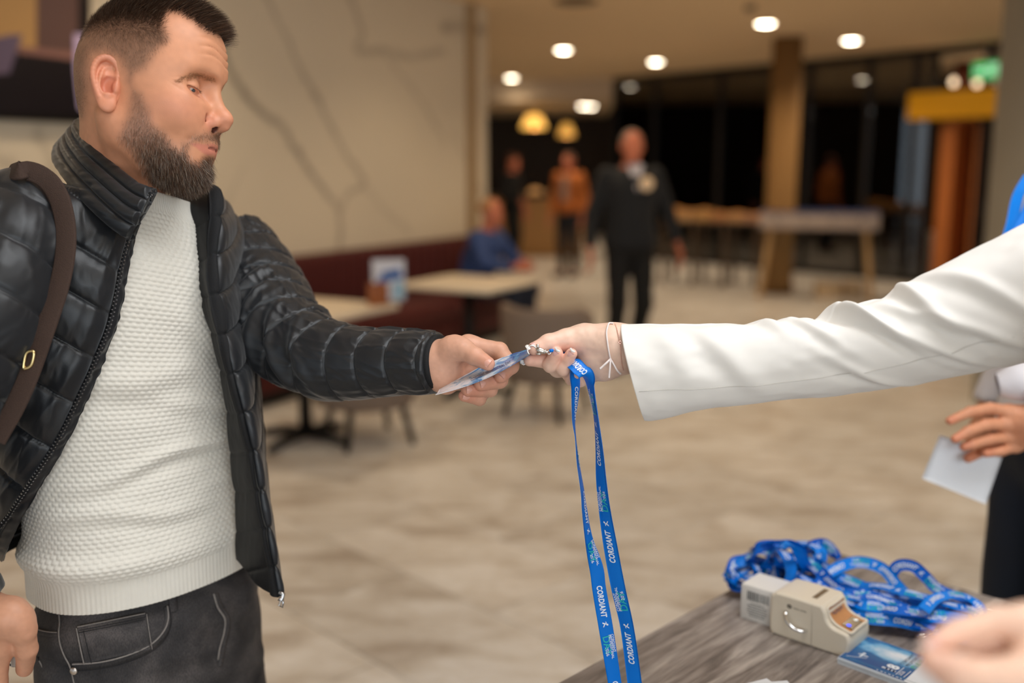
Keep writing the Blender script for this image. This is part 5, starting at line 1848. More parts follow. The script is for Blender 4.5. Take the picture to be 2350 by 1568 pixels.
for s in 'RL':
    f = lambda p: np.maximum(smin(cone(p, mj['ank' + s] + np.array([0, 0, -.04]), mj['toe' + s], .055, .045), ell(p, mj['toe' + s], (.05, .085, .042), np.stack([RGT, FWD, np.array([0, 0, 1.0])], 1)), .03), -p[:, 2])
    V, F = sd_mesh(f, np.minimum(mj['ank' + s], mj['toe' + s]) - .15, np.maximum(mj['ank' + s], mj['toe' + s]) + .15, .008)
    link('shoe', mk(V, F, M('dark_leather', srgb(34, 28, 24), .4)), man)

# stitched details found on the denim surface
JX, JY, JD = PROJ(gt_); vis = (Ntr * (np.array([0, 0, CAM_H]) - gt_)).sum(2) > 0


def on_denim(pts, lift=.0015, n=None):
    q = even(np.array(pts, float), n or max(8, int(len(pts) * 10)))
    out, nr = [], []
    for x, y in q:
        k = np.argmin(np.where(vis, (JX - x) ** 2 + (JY - y) ** 2, 1e9))
        i, j = np.unravel_index(k, JX.shape)
        p = P(x, y, JD[i, j])
        out.append(p + Ntr[i, j] * lift); nr.append(Ntr[i, j])
    out = np.array(out)
    if len(out) > 6:
        ker = np.ones(5) / 5
        out = np.stack([np.convolve(np.pad(out[:, k], 2, mode='edge'), ker, 'valid') for k in range(3)], 1)
    return out, np.array(nr)


THRD = M('pale_seam_edge', srgb(128, 121, 116), .8, var=.35, vs=300)
DTHR = M('dark_thread', srgb(22, 22, 26), .8)


def seam(pts, r=.0014, mat=None, lift=.001, name='seam'):
    q, nr = on_denim(pts, lift)
    return link(name, mk(*tube(q, r * .72, 6), mat or THRD), jn)


def strip(pts, w, name, lift=.0022, mat=None):
    """flat raised band of denim along a line"""
    q, nr = on_denim(pts, lift)
    t = np.gradient(q, axis=0); t /= np.linalg.norm(t, axis=1)[:, None]
    s = np.cross(t, nr)
    g_ = np.stack([q - s * w / 2 - nr * .0018, q - s * w / 2, q, q + s * w / 2, q + s * w / 2 - nr * .0018], 1)
    return link(name, mk(g_.reshape(-1, 3), grid_faces(len(q), 5), mat or DEN), jn)


# pocket opening, coin pocket, yoke, side seam, fly
strip([(384, 1390), (386, 1425), (372, 1458), (338, 1488), (280, 1512), (225, 1524), (168, 1528)], .011, 'pocket_hem')
seam([(382, 1388), (384, 1424), (369, 1455), (335, 1484), (278, 1507), (224, 1519), (166, 1523)], .0017, lift=.003)
seam([(386, 1395), (390, 1430), (376, 1466), (342, 1496), (282, 1521), (228, 1533), (180, 1537)], .0006, DTHR, .0042)
cp_, cn_ = on_denim([(178, 1440), (255, 1424), (334, 1410), (340, 1450), (346, 1488)], .002, 30)
qd = [(178, 1440), (334, 1408), (346, 1490), (196, 1524)]
cg = np.array([[[qd[0][0] + (qd[1][0] - qd[0][0]) * u + (qd[3][0] - qd[0][0]) * v + (qd[0][0] - qd[1][0] + qd[2][0] - qd[3][0]) * u * v, qd[0][1] + (qd[1][1] - qd[0][1]) * u + (qd[3][1] - qd[0][1]) * v + (qd[0][1] - qd[1][1] + qd[2][1] - qd[3][1]) * u * v] for u in np.linspace(0, 1, 22)] for v in np.linspace(0, 1, 12)])
flat_, nfl = on_denim(cg.reshape(-1, 2)[:1].tolist() * 2, 0, 2)
pg = np.zeros((12, 22, 3))
for i in range(12):
    for j in range(22):
        k = np.argmin(np.where(vis, (JX - cg[i, j, 0]) ** 2 + (JY - cg[i, j, 1]) ** 2, 1e9)); a_, b_ = np.unravel_index(k, JX.shape)
        pg[i, j] = P(cg[i, j, 0], cg[i, j, 1], JD[a_, b_] - .0035)
for _ in range(3):
    pg[1:-1, 1:-1] = (pg[1:-1, 1:-1] * 2 + pg[:-2, 1:-1] + pg[2:, 1:-1] + pg[1:-1, :-2] + pg[1:-1, 2:]) / 6
link('coin_pocket', mk(*shell(pg, .003, flip=(grid_normals(pg)[6, 10] @ FWD) < 0), DEN), jn)
seam([(178, 1440), (255, 1424), (334, 1408)], .0016, lift=.005); seam([(178, 1440), (186, 1480), (196, 1524)], .0014, lift=.0045); seam([(334, 1408), (340, 1450), (347, 1490)], .0010, lift=.0045)
for off in (8, 13): seam([(182, 1440 + off), (258, 1425 + off), (334, 1409 + off)], .0006, DTHR, .0055)
seam([(194, 1446), (203, 1484), (212, 1520)], .0006, DTHR, .0055)
seam([(137, 1404), (139, 1430), (137, 1452), (140, 1478), (150, 1505), (162, 1528), (170, 1560), (178, 1600)], .0016, lift=.002)
strip([(66, 1436), (90, 1448), (112, 1454), (136, 1456)], .008, 'yoke_band'); seam([(66, 1434), (90, 1444), (112, 1450), (136, 1452)], .0012, lift=.004)
strip([(20, 1524), (45, 1529), (70, 1526), (92, 1514)], .010, 'back_pocket_hem'); seam([(94, 1514), (104, 1534), (112, 1566), (118, 1600)], .0014, lift=.003)
seam([(488, 1362), (498, 1395), (514, 1420), (512, 1452), (503, 1485), (498, 1515)], .0022, lift=.002); strip([(494, 1362), (506, 1395), (522, 1420), (520, 1452), (511, 1490), (504, 1530)], .008, 'fly_edge')
for q in ([(394, 1372), (396, 1392), (397, 1405)], [(63, 1398), (64, 1414)]):
    strip(q, .012, 'belt_loop', .004); 
rv, rn = on_denim([(172, 1538), (173, 1539)], .004, 8)
rvt = lathe([(.0055, -.003), (.0055, .0), (.0045, .0012), (.0020, .0012), (.0010, .0018)], 18)
Rv = np.array(Vector(rn[0]).to_track_quat('Z', 'Y').to_matrix())
link('rivet', mk(rvt[0] @ Rv.T + rv[0], rvt[1], M('rivet_pewter', (.62, .56, .50), .35, 1.0)), jn)
bt_, bn_ = on_denim([(466, 1356), (474, 1354)], .003, 8)

# ------------------------------------------------------------------ backpack with the brown strap
bpk = empty('backpack', MAN_BASE + np.array([-.2, .2, 1.0]), 0, label='dark brown canvas backpack with a webbing strap over the black quilted jacket', cat='backpack'); worldparent(bpk)
CANV = M('brown_canvas', srgb(58, 42, 33), .85, var=.12, vs=60, bump=.4, bs=500)
WEB = M('brown_webbing', srgb(62, 44, 35), .8, var=.15, vs=220, bump=.6, bs=900)
bc_ = np.array([-.555, 1.42, 1.17]) - FWD * .265
Bm = np.stack([RGT, FWD, np.array([0, 0, 1.0])], 1)
def fpack(p):
    q = np.abs((p - bc_.astype(np.float32)) @ Bm.astype(np.float32)) - np.array([.125, .055, .19], np.float32)
    return np.sqrt((np.maximum(q, 0) ** 2).sum(1)) + np.minimum(q.max(1), 0) - .025 + .003 * vnoise(p, 16)
V, F = sd_mesh(fpack, bc_ - .32, bc_ + .32, .009)
link('pack_body', mk(V, F, CANV), bpk)
bc2 = bc_ - FWD * .085 + np.array([0, 0, -.07])
def fpock(p):
    q = np.abs((p - bc2.astype(np.float32)) @ Bm.astype(np.float32)) - np.array([.09, .02, .09], np.float32)
    return np.sqrt((np.maximum(q, 0) ** 2).sum(1)) + np.minimum(q.max(1), 0) - .015
V, F = sd_mesh(fpock, bc2 - .2, bc2 + .2, .009)
link('front_pocket', mk(V, F, CANV), bpk)
jx, jy, jd = PROJ(np.concatenate([gj.reshape(-1, 3), gN.reshape(-1, 3), gc.reshape(-1, 3)]))


def front_depth(x, y, r=9):
    m = (np.abs(jx - x) < r) & (np.abs(jy - y) < r)
    return jd[m].min() if m.any() else None


sp = [(34, 392), (62, 392), (92, 402), (118, 424), (138, 462), (149, 510), (151, 560), (145, 612), (132, 668), (115, 720), (98, 770), (80, 822), (58, 880), (30, 940), (-10, 1010)]
sd_ = []
for x, y in sp:
    d = front_depth(max(x, -60), y)
    sd_.append(d if d else (sd_[-1] if sd_ else 1.30))
sd_ = np.convolve(np.pad(np.array(sd_), 2, mode='edge'), np.ones(5) / 5, 'valid') - .010
cen = even(np.array([bc_ + RGT * .08 + np.array([0, 0, .21]), P(-70, 450, 1.48), P(-34, 426, 1.41), P(4, 402, 1.352)] + [P(x, y, d) for (x, y), d in zip(sp, sd_)]), 150)
view = nrm(np.array([0, 0, CAM_H]) - cen)
tt_ = np.gradient(cen, axis=0); tt_ /= np.linalg.norm(tt_, axis=1)[:, None]
_u = np.linspace(0, 1, len(cen))[:, None]
_wb = sstep(.24, .10, _u); _wu = sstep(.08, .22, _u) * sstep(.42, .26, _u)
Nst = nrm((view * .6 + RGT * .5 + np.array([0, 0, .35])) * sstep(.20, .36, _u) + np.array([0, 0, 1.4]) * _wu - FWD * 1.2 * _wb)
sde = nrm(np.cross(tt_, Nst)); Nst = np.cross(sde, tt_)
W_ = .0125
_wd = W_ * (.32 + .68 * sstep(.20, .36, _u))
g_ = np.stack([cen + sde * _wd * a + Nst * b for a, b in ((-1, -.002), (-1, .001), (-.85, .002), (0, .0016), (.85, .002), (1, .001), (1, -.002))], 1)
link('shoulder_strap', mk(g_.reshape(-1, 3), grid_faces(150, 7), WEB), bpk, label='brown webbing shoulder strap')

bk_ = [P(56, 838, 1.165), P(62, 812, 1.165), P(70, 808, 1.165), P(66, 828, 1.165), P(58, 842, 1.165)]
d0 = float(np.interp(825, [q[1] for q in sp], sd_)) - .004
bk_ = [P(x, y, d0) for x, y in ((54, 842), (60, 812), (72, 806), (78, 812), (72, 838), (58, 846))]
link('buckle', mk(*tube(crom(np.array(bk_), 30, True), .0019, 8, closed=True), M('brass', (.80, .60, .28), .25, 1.0)), bpk)
# ================================================================== hands
def hand_fn(palm, fingers, kp=.012, kf=.0018, kr=.010):
    """palm: list of (a,b,r1,r2) or ('e',c,r,R); fingers: list of (points, radii)"""
    def fn(p):
        p = p.astype(np.float32)
        d = None
        for q in palm:
            c = ell(p, q[1], q[2], q[3]) if isinstance(q[0], str) else cone(p, *q)
            d = c if d is None else smin(d, c, kp)
        f_ = None
        for pts, r in fingers:
            c = None
            for i in range(len(pts) - 1):
                s = cone(p, pts[i], pts[i + 1], r[i], r[i + 1])
                c = s if c is None else smin(c, s, .0035)
            f_ = c if f_ is None else smin(f_, c, kf)
        return smin(d, f_, kr) + .00035 * vnoise(p, 150)
    return fn


def hand_bounds(palm, fingers):
    a = [q for pts, r in fingers for q in pts] + [q[1] if isinstance(q[0], str) else q[0] for q in palm] + [q[1] for q in palm]
    a = np.array(a)
    return a.min(0) - .035, a.max(0) + .035


def hand_cols(V, fingers, base, tipc, amt=.5):
    c = np.tile(np.array(srgb(*base)), (len(V), 1))
    for pts, r in fingers:
        for q, w in ((pts[-1], .016), (pts[-2], .008), (pts[1], .008)):
            m = np.exp(-(np.linalg.norm(V - q, axis=1) / w) ** 2)[:, None] * amt * (1 if w > .01 else .5)
            c = c * (1 - m) + np.array(srgb(*tipc)) * m
    return c * (1 + .05 * vnoise(V, 90) + .05 * vnoise(V, 280))[:, None]


def nail(center, axis, normal, w=.0105, L=.0125, curve=.45, tip=0.0, tipw=1.0):
    """curved nail plate, returns grid; axis points to the free edge"""
    axis = np.array(axis, float); axis /= np.linalg.norm(axis)
    normal = np.array(normal, float); normal -= axis * (axis @ normal); normal /= np.linalg.norm(normal)
    sd = np.cross(axis, normal)
    n, m = 14, 11
    t = np.linspace(-1, 1, n); s = np.linspace(-1, 1, m)
    g = np.zeros((n, m, 3))
    for i, a in enumerate(t):
        ww = w / 2 * (1 - .22 * max(0, -a) ** 2.5) * (1 - (1 - tipw) * max(0, a) ** 2)
        for j, b in enumerate(s):
            al = a * L / 2 * (1 - (.20 if a > 0 else .30) * b * b) + tip * max(0, a)
            g[i, j] = center + axis * al + sd * b * ww + normal * (-(b * b) * curve * w / 2 - .0012 * a * a)
    return g


# ---- his left hand, closing on the card
palm = [(P(955, 832, 1.352), P(1000, 832, 1.343), .0275, .0275), (P(1000, 832, 1.343), P(1072, 800, 1.352), .026, .017), (P(1000, 840, 1.345), P(1064, 822, 1.358), .024, .016),
        (P(1000, 848, 1.345), P(1050, 848, 1.358), .022, .015), (P(998, 852, 1.343), P(1036, 868, 1.350), .021, .0145),
        (P(1004, 820, 1.335), P(1046, 800, 1.318), .021, .0165), ('e', P(1024, 862, 1.336), np.array([.020, .017, .026]), np.eye(3))]
LF = [([P(1040, 800, 1.318), P(1064, 803, 1.309), P(1090, 818, 1.298), P(1120, 835, 1.286)], [.0165, .0142, .0120, .0092]),
      ([P(1078, 796, 1.352), P(1146, 806, 1.345), P(1172, 840, 1.326), P(1150, 864, 1.308)], [.0150, .0118, .0108, .0092]),
      ([P(1070, 812, 1.362), P(1152, 850, 1.354), P(1147, 873, 1.326), P(1104, 882, 1.306)], [.0142, .0118, .0108, .0094]),
      ([P(1058, 838, 1.362), P(1130, 880, 1.354), P(1124, 894, 1.330), P(1074, 895, 1.310)], [.0135, .0112, .0102, .0090]),
      ([P(1045, 864, 1.356), P(1106, 902, 1.350), P(1100, 915, 1.332), P(1066, 909, 1.318)], [.0125, .0100, .0092, .0080])]
fnL = hand_fn(palm, LF)
V, F = sd_mesh(fnL, *hand_bounds(palm, LF), .0016, refine=1)
MAN_PARTS.append((V, F, hand_cols(V, LF, (214, 162, 136), (216, 138, 114))))
NAILM = M('fingernail', srgb(226, 168, 150), .28, var=.04, coat=.3)
cam0 = np.array([0, 0, CAM_H])
for (a, b, nrm_, w) in [(LF[0][0][2], LF[0][0][3], P(1118, 820, 1.24) - P(1118, 833, 1.286), .0120), (LF[2][0][2], LF[2][0][3], P(1104, 873, 1.2) - LF[2][0][3], .0105), (LF[3][0][2], LF[3][0][3], P(1074, 890, 1.2) - LF[3][0][3], .0098), (LF[1][0][2], LF[1][0][3], P(1150, 862, 1.2) - LF[1][0][3], .0100), (LF[4][0][2], LF[4][0][3], P(1060, 915, 1.24) - LF[4][0][3], .0085)]:
    ax = (b - a) / np.linalg.norm(b - a); nn_ = nrm_ / np.linalg.norm(nrm_)
    nn_ = nn_ - ax * (ax @ nn_); nn_ /= np.linalg.norm(nn_)
    c0 = b + ax * .0010
    # seat the plate on the skin
    t_ = np.linspace(.02, -.004, 120); dd_ = fnL((c0 + nn_ * t_[:, None]).astype(np.float32)); k = np.where(dd_ < 0)[0]
    c1 = c0 + nn_ * (t_[k[0]] + .0003)
    gN_ = nail(c1, ax, nn_, w, .0125)
    link('fingernail', mk(*shell(gN_, .0008, flip=(grid_normals(gN_)[7, 5] @ nn_) < 0), NAILM), man)

# ---- his right hand hooked into the pocket
palm = [(P(-110, 1385, 1.245), P(-40, 1412, 1.243), .029, .029), (P(-40, 1412, 1.243), P(20, 1420, 1.238), .030, .024), (P(-30, 1430, 1.240), P(-2, 1478, 1.250), .028, .020), (P(20, 1416, 1.236), P(44, 1432, 1.238), .024, .018)]
RF = [([P(38, 1420, 1.236), P(56, 1452, 1.240), P(62, 1490, 1.252), P(56, 1535, 1.275)], [.0185, .0135, .0128, .0105]),
      ([P(6, 1470, 1.250), P(-4, 1535, 1.255), P(0, 1590, 1.265)], [.016, .0115, .010]), ([P(-14, 1470, 1.262), P(-22, 1540, 1.27), P(-18, 1600, 1.275)], [.016, .0115, .010]), ([P(-30, 1465, 1.275), P(-40, 1530, 1.285), P(-38, 1580, 1.29)], [.015, .011, .009]), ([P(-45, 1455, 1.285), P(-56, 1510, 1.295), P(-56, 1550, 1.30)], [.014, .010, .0085])]
V, F = sd_mesh(hand_fn(palm, RF), *hand_bounds(palm, RF), .0022, refine=1)
MAN_PARTS.append((V, F, hand_cols(V, RF, (208, 152, 122), (208, 136, 110), .3)))
lining_ = net([[P(22, 1492, 1.268), P(40, 1500, 1.262), P(52, 1530, 1.268)], [P(24, 1515, 1.275), P(36, 1520, 1.270), P(48, 1532, 1.272)], [P(26, 1532, 1.28), P(36, 1532, 1.278), P(46, 1534, 1.276)]], 8, 8)
link('pocket_lining', mk(*shell(lining_, .002), M('pocket_lining_white', srgb(214, 208, 198), .9)), jn)

# ---- the badge card in his hand
near_e = [P(999, 906, 1.272), P(1060, 889, 1.270), P(1120, 866, 1.268), P(1178, 836, 1.268), P(1226, 806, 1.270)]
far_e = [P(1008, 894, 1.322), P(1060, 865, 1.322), P(1112, 838, 1.322), P(1168, 815, 1.325), P(1214, 801, 1.330)]
mid_e = [(a * .5 + b * .5) - np.array([0, 0, .0012]) for i, (a, b) in enumerate(zip(near_e, far_e))]
gcard = net([far_e, mid_e, near_e], 24, 60)


def card_material(name, seed):
    m = bpy.data.materials.new(name); m.use_nodes = True
    nt, b = nodes_of(m)
    uv = N(nt, 'UVMap'); 
    mp = N(nt, 'Mapping'); mp.inputs['Scale'].default_value = (5, 2, 1); mp.inputs['Location'].default_value = (seed, seed * .7, 0)
    nt.links.new(uv.outputs[0], mp.inputs[0])
    n1 = N(nt, 'TexNoise', i_Scale=1.4, i_Detail=5.0, i_Distortion=1.2); nt.links.new(mp.outputs[0], n1.inputs['Vector'])
    sp = N(nt, 'SeparateXYZ'); nt.links.new(uv.outputs[0], sp.inputs[0])
    ad = N(nt, 'MapRange'); ad.inputs[1].default_value = 0; ad.inputs[2].default_value = 1; ad.inputs[3].default_value = .30; ad.inputs[4].default_value = -.22
    nt.links.new(sp.outputs[0], ad.inputs[0])
    su = N(nt, 'Math', operation='ADD'); nt.links.new(n1.outputs[0], su.inputs[0]); nt.links.new(ad.outputs[0], su.inputs[1])
    r = ramp(nt, [(.28, srgb(16, 92, 168)), (.46, srgb(70, 150, 206)), (.58, srgb(190, 216, 234)), (.72, srgb(236, 238, 244))])
    nt.links.new(su.outputs[0], r.inputs[0]); nt.links.new(r.outputs[0], b.inputs['Base Color'])
    b.inputs['Roughness'].default_value = .22; b.inputs['Coat Weight'].default_value = .4
    return m


cv_, cf_ = shell(gcard, .0006, flip=grid_normals(gcard)[12, 30][2] < 0)
uvc = np.tile(np.stack(np.meshgrid(np.linspace(0, 1, 24), np.linspace(0, 1, 60), indexing='ij')[::-1], -1).reshape(-1, 2), (2, 1))
card = empty('badge_card', P(1120, 850, 1.32), 0, label='pale blue badge card pinched between fingers and clipped to the hanging lanyard', cat='badge'); worldparent(card)
link('card', mk(cv_, cf_, card_material('card_print_held', 3.1), uv=uvc), card)
# three small print lines on the upper face
Ncd = grid_normals(gcard); Ncd = Ncd if Ncd[12, 30][2] > 0 else -Ncd


def on_grid(v2, g, Nn_, u0, du, v0, dv, off=.0004):
    """map 2-D print to a grid: x -> second index fraction, y -> first index fraction"""
    n, m, _ = g.shape
    a = np.clip((v0 + v2[:, 1] * dv), 0, 1) * (n - 1); b = np.clip((u0 + v2[:, 0] * du), 0, 1) * (m - 1)
    i = np.minimum(a.astype(int), n - 2); j = np.minimum(b.astype(int), m - 2)
    s, t = (a - i)[:, None], (b - j)[:, None]
    L = lambda q: (q[i, j] * (1 - s) + q[i + 1, j] * s) * (1 - t) + (q[i, j + 1] * (1 - s) + q[i + 1, j + 1] * s) * t
    return L(g) + L(Nn_) * off


tv_, tf_ = text_mesh('CORDIANT PROFESSIONAL DAY', 1.0)
wd = tv_[:, 0].max()
link('print', mk(on_grid(tv_, gcard, Ncd, .34, .40 / wd, .72, -.35), tf_, M('card_ink', srgb(60, 74, 120), .4), False), card)

# trunk and arms under the clothes join head and hands to one body
def core_fn(segs):
    def fn(p):
        d = None
        for a, b, r1, r2 in segs:
            c = cone(p, a, b, r1, r2)
            d = c if d is None else smin(d, c, .02)
        return d
    return fn


def core_mesh(segs, h=.008):
    q = np.array([x for s in segs for x in s[:2]]); r = max(max(s[2], s[3]) for s in segs) + .03
    return sd_mesh(core_fn(segs), q.min(0) - r, q.max(0) + r, h)


_nb = h2w(NECKB); _tc = lambda z: np.array([cub(z, TC_Z, TC_X), cub(z, TC_Z, TC_Y), z])
segs = [(_nb, _tc(1.33), .048, .07), (_tc(1.33), _tc(.90), .085, .085)]
for cc_ in (cS, cN):
    k_ = np.linspace(12, len(cc_) - 8, 7).astype(int)
    segs.append((_tc(1.33), cc_[k_[0]], .05, .035))
    for i_, j_ in zip(k_[:-1], k_[1:]): segs.append((cc_[i_], cc_[j_], .030, .028))
segs.append((cS[-8], P(1000, 832, 1.343), .026, .022)); segs.append((cN[-8], P(-60, 1405, 1.243), .026, .024))
V, F = core_mesh(segs)
MAN_PARTS.append((V, F, np.tile(np.array(srgb(208, 150, 120)), (len(V), 1))))
_V, _F, _C, _o = [], [], [], 0
for v, f, c in MAN_PARTS:
    _V.append(v); _F.append(np.asarray(f) + _o); _C.append(c); _o += len(v)
link('body', mk(np.concatenate(_V), np.concatenate(_F), SKIN_MAN, col=np.concatenate(_C)), man)
# ================================================================== THE WOMAN IN THE WHITE JACKET
WHT = M('white_suiting', srgb(238, 234, 228), .8, var=.02, vs=30, sheen=.2, bump=.06, bs=1500)
SKIN_W = M('woman_skin', rough=.44, attr=True, var=.03, vs=90, sss=.08, sssr=(.012, .005, .003), bump=.05, bs=900, spec=.42)
WB = np.array([.675, .955, 0.0])
J = pose_std(1.70)
Jw2, Rw2 = place(J, WB, math.radians(-100))
dz_ = np.array([0, 0, 0.0])
Jw2['shoR'] = P(2450, 640, 1.13)
woman = person('person', 'person in a white suit jacket holding out a lanyard across the desk', Jw2, Rw2, M('woman_skin_body', srgb(232, 190, 166), .5), WHT, M('pale_grey_trousers', srgb(190, 186, 180), .8), M('blonde_hair', srgb(150, 112, 74), .5, var=.2, vs=60),
               M('beige_shoe', srgb(190, 170, 150), .4), h=.010, arms='', hands=False, top_hem=.80, head=False,
               hairfn=lambda q, d: smin(smax(smax(d - .006, -(q[:, 2] + .02), .01), -(q[:, 1] + .045 + np.maximum(.06 - q[:, 2], 0) * -.9), .01), smax(ell(q, (0, .055, -.08), (.095, .05, .16)), -(q[:, 1] - .01), .02), .02))
worldparent(woman)
_fw = Rw2 @ np.array([0, -1.0, 0]); _lf = Rw2 @ np.array([1.0, 0, 0])
WH = np.stack([_fw, _lf, np.array([0, 0, 1.0])], 1)
_m = hv[:, 2] > -.165
_kf = hf[_m[hf].all(1)]; _ids = np.unique(_kf); _re = -np.ones(len(hv), int); _re[_ids] = np.arange(len(_ids))
_wv = hv[_ids] * np.array([.90, .90, .92])
_wc = np.tile(np.array(srgb(234, 194, 170)), (len(_wv), 1))
_lm = sstep(-2, 3, poly_sd(hx[_ids], hy[_ids], POLY_LIPS))[:, None]
_wc = _wc * (1 - .8 * _lm) + np.array(srgb(200, 100, 96)) * .8 * _lm
SKIN_W = M('woman_skin', rough=.44, attr=True, var=.03, vs=90, sss=.08, sssr=(.012, .005, .003), bump=.05, bs=900, spec=.42)
link('head', mk(_wv @ WH.T + Jw2['head'] + np.array([0, 0, -.012]), _re[_kf], SKIN_W, col=_wc), woman)
for sg in (-1, 1):
    ec = np.array([.0715 * .9, .0318 * .9 * sg, .020 * .92]) @ WH.T + Jw2['head'] + np.array([0, 0, -.012])
    ev_, ef_ = lathe([(.002, -.0118), (.008, -.0085), (.0118, 0), (.008, .0085), (.005, .0108), (.001, .0119)], 18)
    Rq = np.array(Vector(_fw + np.array([0, 0, -.25])).to_track_quat('Z', 'Y').to_matrix())
    link('eye', mk(ev_ @ Rq.T + ec, ef_, M('eyeball', ()), True, col=np.repeat(np.array([srgb(216, 204, 196)] * 4 + [srgb(70, 84, 90)] * 2), 18, 0)), woman)
jw = empty('sleeves', WB, 0); jw.parent = woman; jw.matrix_parent_inverse = PINV[woman.name]; worldparent(jw)

# right sleeve reaching across
pth = [P(1452, 846, 1.283), P(1560, 842, 1.272), P(1700, 836, 1.258), P(1830, 825, 1.242), P(1950, 806, 1.222), P(2080, 775, 1.20), P(2230, 722, 1.17), P(2400, 668, 1.14), P(2560, 630, 1.11)]
rad = [.0575, .0545, .0520, .0505, .0515, .0575, .0680, .0800, .0860]
n_, m_ = 420, 220
c = even(np.array(pth), n_)
L = np.concatenate([[0], np.cumsum(np.linalg.norm(np.diff(c, axis=0), axis=1))])
cx, cy, cd_ = PROJ(c)
r = np.interp(cx, [PROJ(q)[0] for q in pth], rad)
t, nn, bb = frames(c, (0, 0, 1))
# angle 0 = up, +90 deg = bb ; find which side faces the camera
a = np.linspace(0, 2 * np.pi, m_, endpoint=False)
sgn = 1 if (bb[100] @ (cam0 - c[100])) > 0 else -1
A = a[None, :]; X = np.broadcast_to(cx[:, None], (n_, m_))
dA = lambda a0: (A * sgn - a0 + np.pi) % (2 * np.pi) - np.pi             # signed angle from up towards the camera
h = .0022 * n2(A * .055 + 0 * X, X, 40, .010, 3) + .0010 * n2(A * .055 + 0 * X, X, 90, .03, 4)


def fold(x0, a0, slope, w, am, sa):
    """ridge across the sleeve: x0 pixel position at angle a0, slope px per rad"""
    d = dA(a0)
    e = np.exp(-(d / sa) ** 2)
    u = X - x0 - slope * d
    return am * e * (np.exp(-(u / w) ** 2) - .75 * np.exp(-((u + 1.7 * w) / (1.2 * w)) ** 2))


h = h + fold(1960, .15, 70, 22, .013, .75) + fold(1772, .1, 60, 20, .0045, .6) + fold(1870, .5, 90, 18, .004, .9) + fold(2040, 1.1, 95, 16, .0075, .9) + fold(2100, 1.5, 120, 18, .0065, .9) + fold(2150, .9, 60, 17, .006, .8) + fold(2215, 1.6, 150, 22, .007, .9) + fold(2290, 1.2, 110, 22, .006, .9) + fold(1640, .9, 70, 24, .003, .8) + fold(1990, 2.2, 110, 20, .005, .7) + fold(1700, 1.5, 60, 30, .003, .7) + fold(1560, 1.2, 40, 26, .0025, .8) + fold(2120, .2, 60, 20, .006, .6)
# underside sags at the cuff
low = np.clip(-np.cos(A), 0, 1) ** 2
sag = .011 * np.exp(-((X - 1470) / 120) ** 2) * low
R_ = r[:, None] + h + sag
g = c[:, None] + R_[..., None] * (np.cos(a)[None, :, None] * nn[:, None] + .86 * np.sin(a)[None, :, None] * bb[:, None])
# slanting cuff line: upper part retracts, lower part runs forward to the right
wcut = np.exp(-np.arange(n_) / 26.0)[:, None]
shift = (.5 - .5 * np.cos(A)) * .024 - .012
g = g + t[:, None] * (shift * wcut)[..., None]
inner = [g[0] + t[0] * .003 + .965 * 0, ]
hem = c[0] + (g[0] - c[0]) * .965
deep = c[30] + (g[30] - c[30]) * .93
gg = np.concatenate([deep[None], hem[None], g], 0)
link('sleeve', mk(gg.reshape(-1, 3), grid_faces(n_ + 2, m_, True), WHT), jw, label='smooth white jacket sleeve with soft elbow folds')
# cuff seam line
k = int(np.argmin(np.abs(cx - 1475)))
aa = np.radians(np.linspace(118, 60, 30)) * sgn
sm = []
for i in range(28):
    row = min(n_ - 1, 4 + i * 12)
    j = int(((np.radians(112) * sgn) % (2 * np.pi)) / (2 * np.pi) * m_)
    sm.append(g[row, j] + (g[row, j] - c[row]) * .004)
link('cuff_seam', mk(*tube(np.array(sm), .00045, 6), M('seam_shadow', srgb(205, 200, 192), .9)), jw)

# ---- her right hand with the clasp
palm = [(P(1475, 800, 1.285), P(1428, 797, 1.288), .0265, .0272), (P(1428, 797, 1.288), P(1352, 786, 1.305), .0270, .0215), (P(1428, 806, 1.29), P(1345, 828, 1.315), .0265, .0170), (P(1420, 815, 1.29), P(1350, 848, 1.312), .024, .0155),
        (P(1400, 785, 1.282), P(1335, 779, 1.290), .024, .0185), ('e', P(1374, 838, 1.290), np.array([.026, .016, .020]), rotm(0, math.radians(20), 0))]
WF = [([P(1340, 778, 1.288), P(1300, 781, 1.284), P(1258, 789, 1.276), P(1226, 800, 1.270)], [.0185, .0150, .0120, .0085]),
      ([P(1345, 808, 1.322), P(1292, 824, 1.312), P(1254, 829, 1.292), P(1216, 827, 1.282)], [.0125, .0105, .0096, .0080]),
      ([P(1345, 832, 1.322), P(1280, 848, 1.306), P(1263, 838, 1.280), P(1278, 811, 1.268)], [.0120, .0105, .0096, .0078]),
      ([P(1350, 845, 1.318), P(1308, 858, 1.302), P(1292, 845, 1.276), P(1311, 813, 1.264)], [.0118, .0102, .0094, .0076]),
      ([P(1358, 858, 1.310), P(1332, 872, 1.302), P(1312, 870, 1.290), P(1318, 858, 1.280)], [.0110, .0092, .0084, .0072])]
fnW = hand_fn(palm, WF, kr=.008)
V, F = sd_mesh(fnW, *hand_bounds(palm, WF), .0015, refine=1)
hb = [(V, F, hand_cols(V, WF, (236, 200, 178), (232, 160, 142), .45))]
NPK = M('pink_gel_nail', srgb(228, 176, 168), .12, coat=.6, var=.02); NWH = M('white_nail_tip', srgb(246, 242, 238), .12, coat=.6, var=.01)


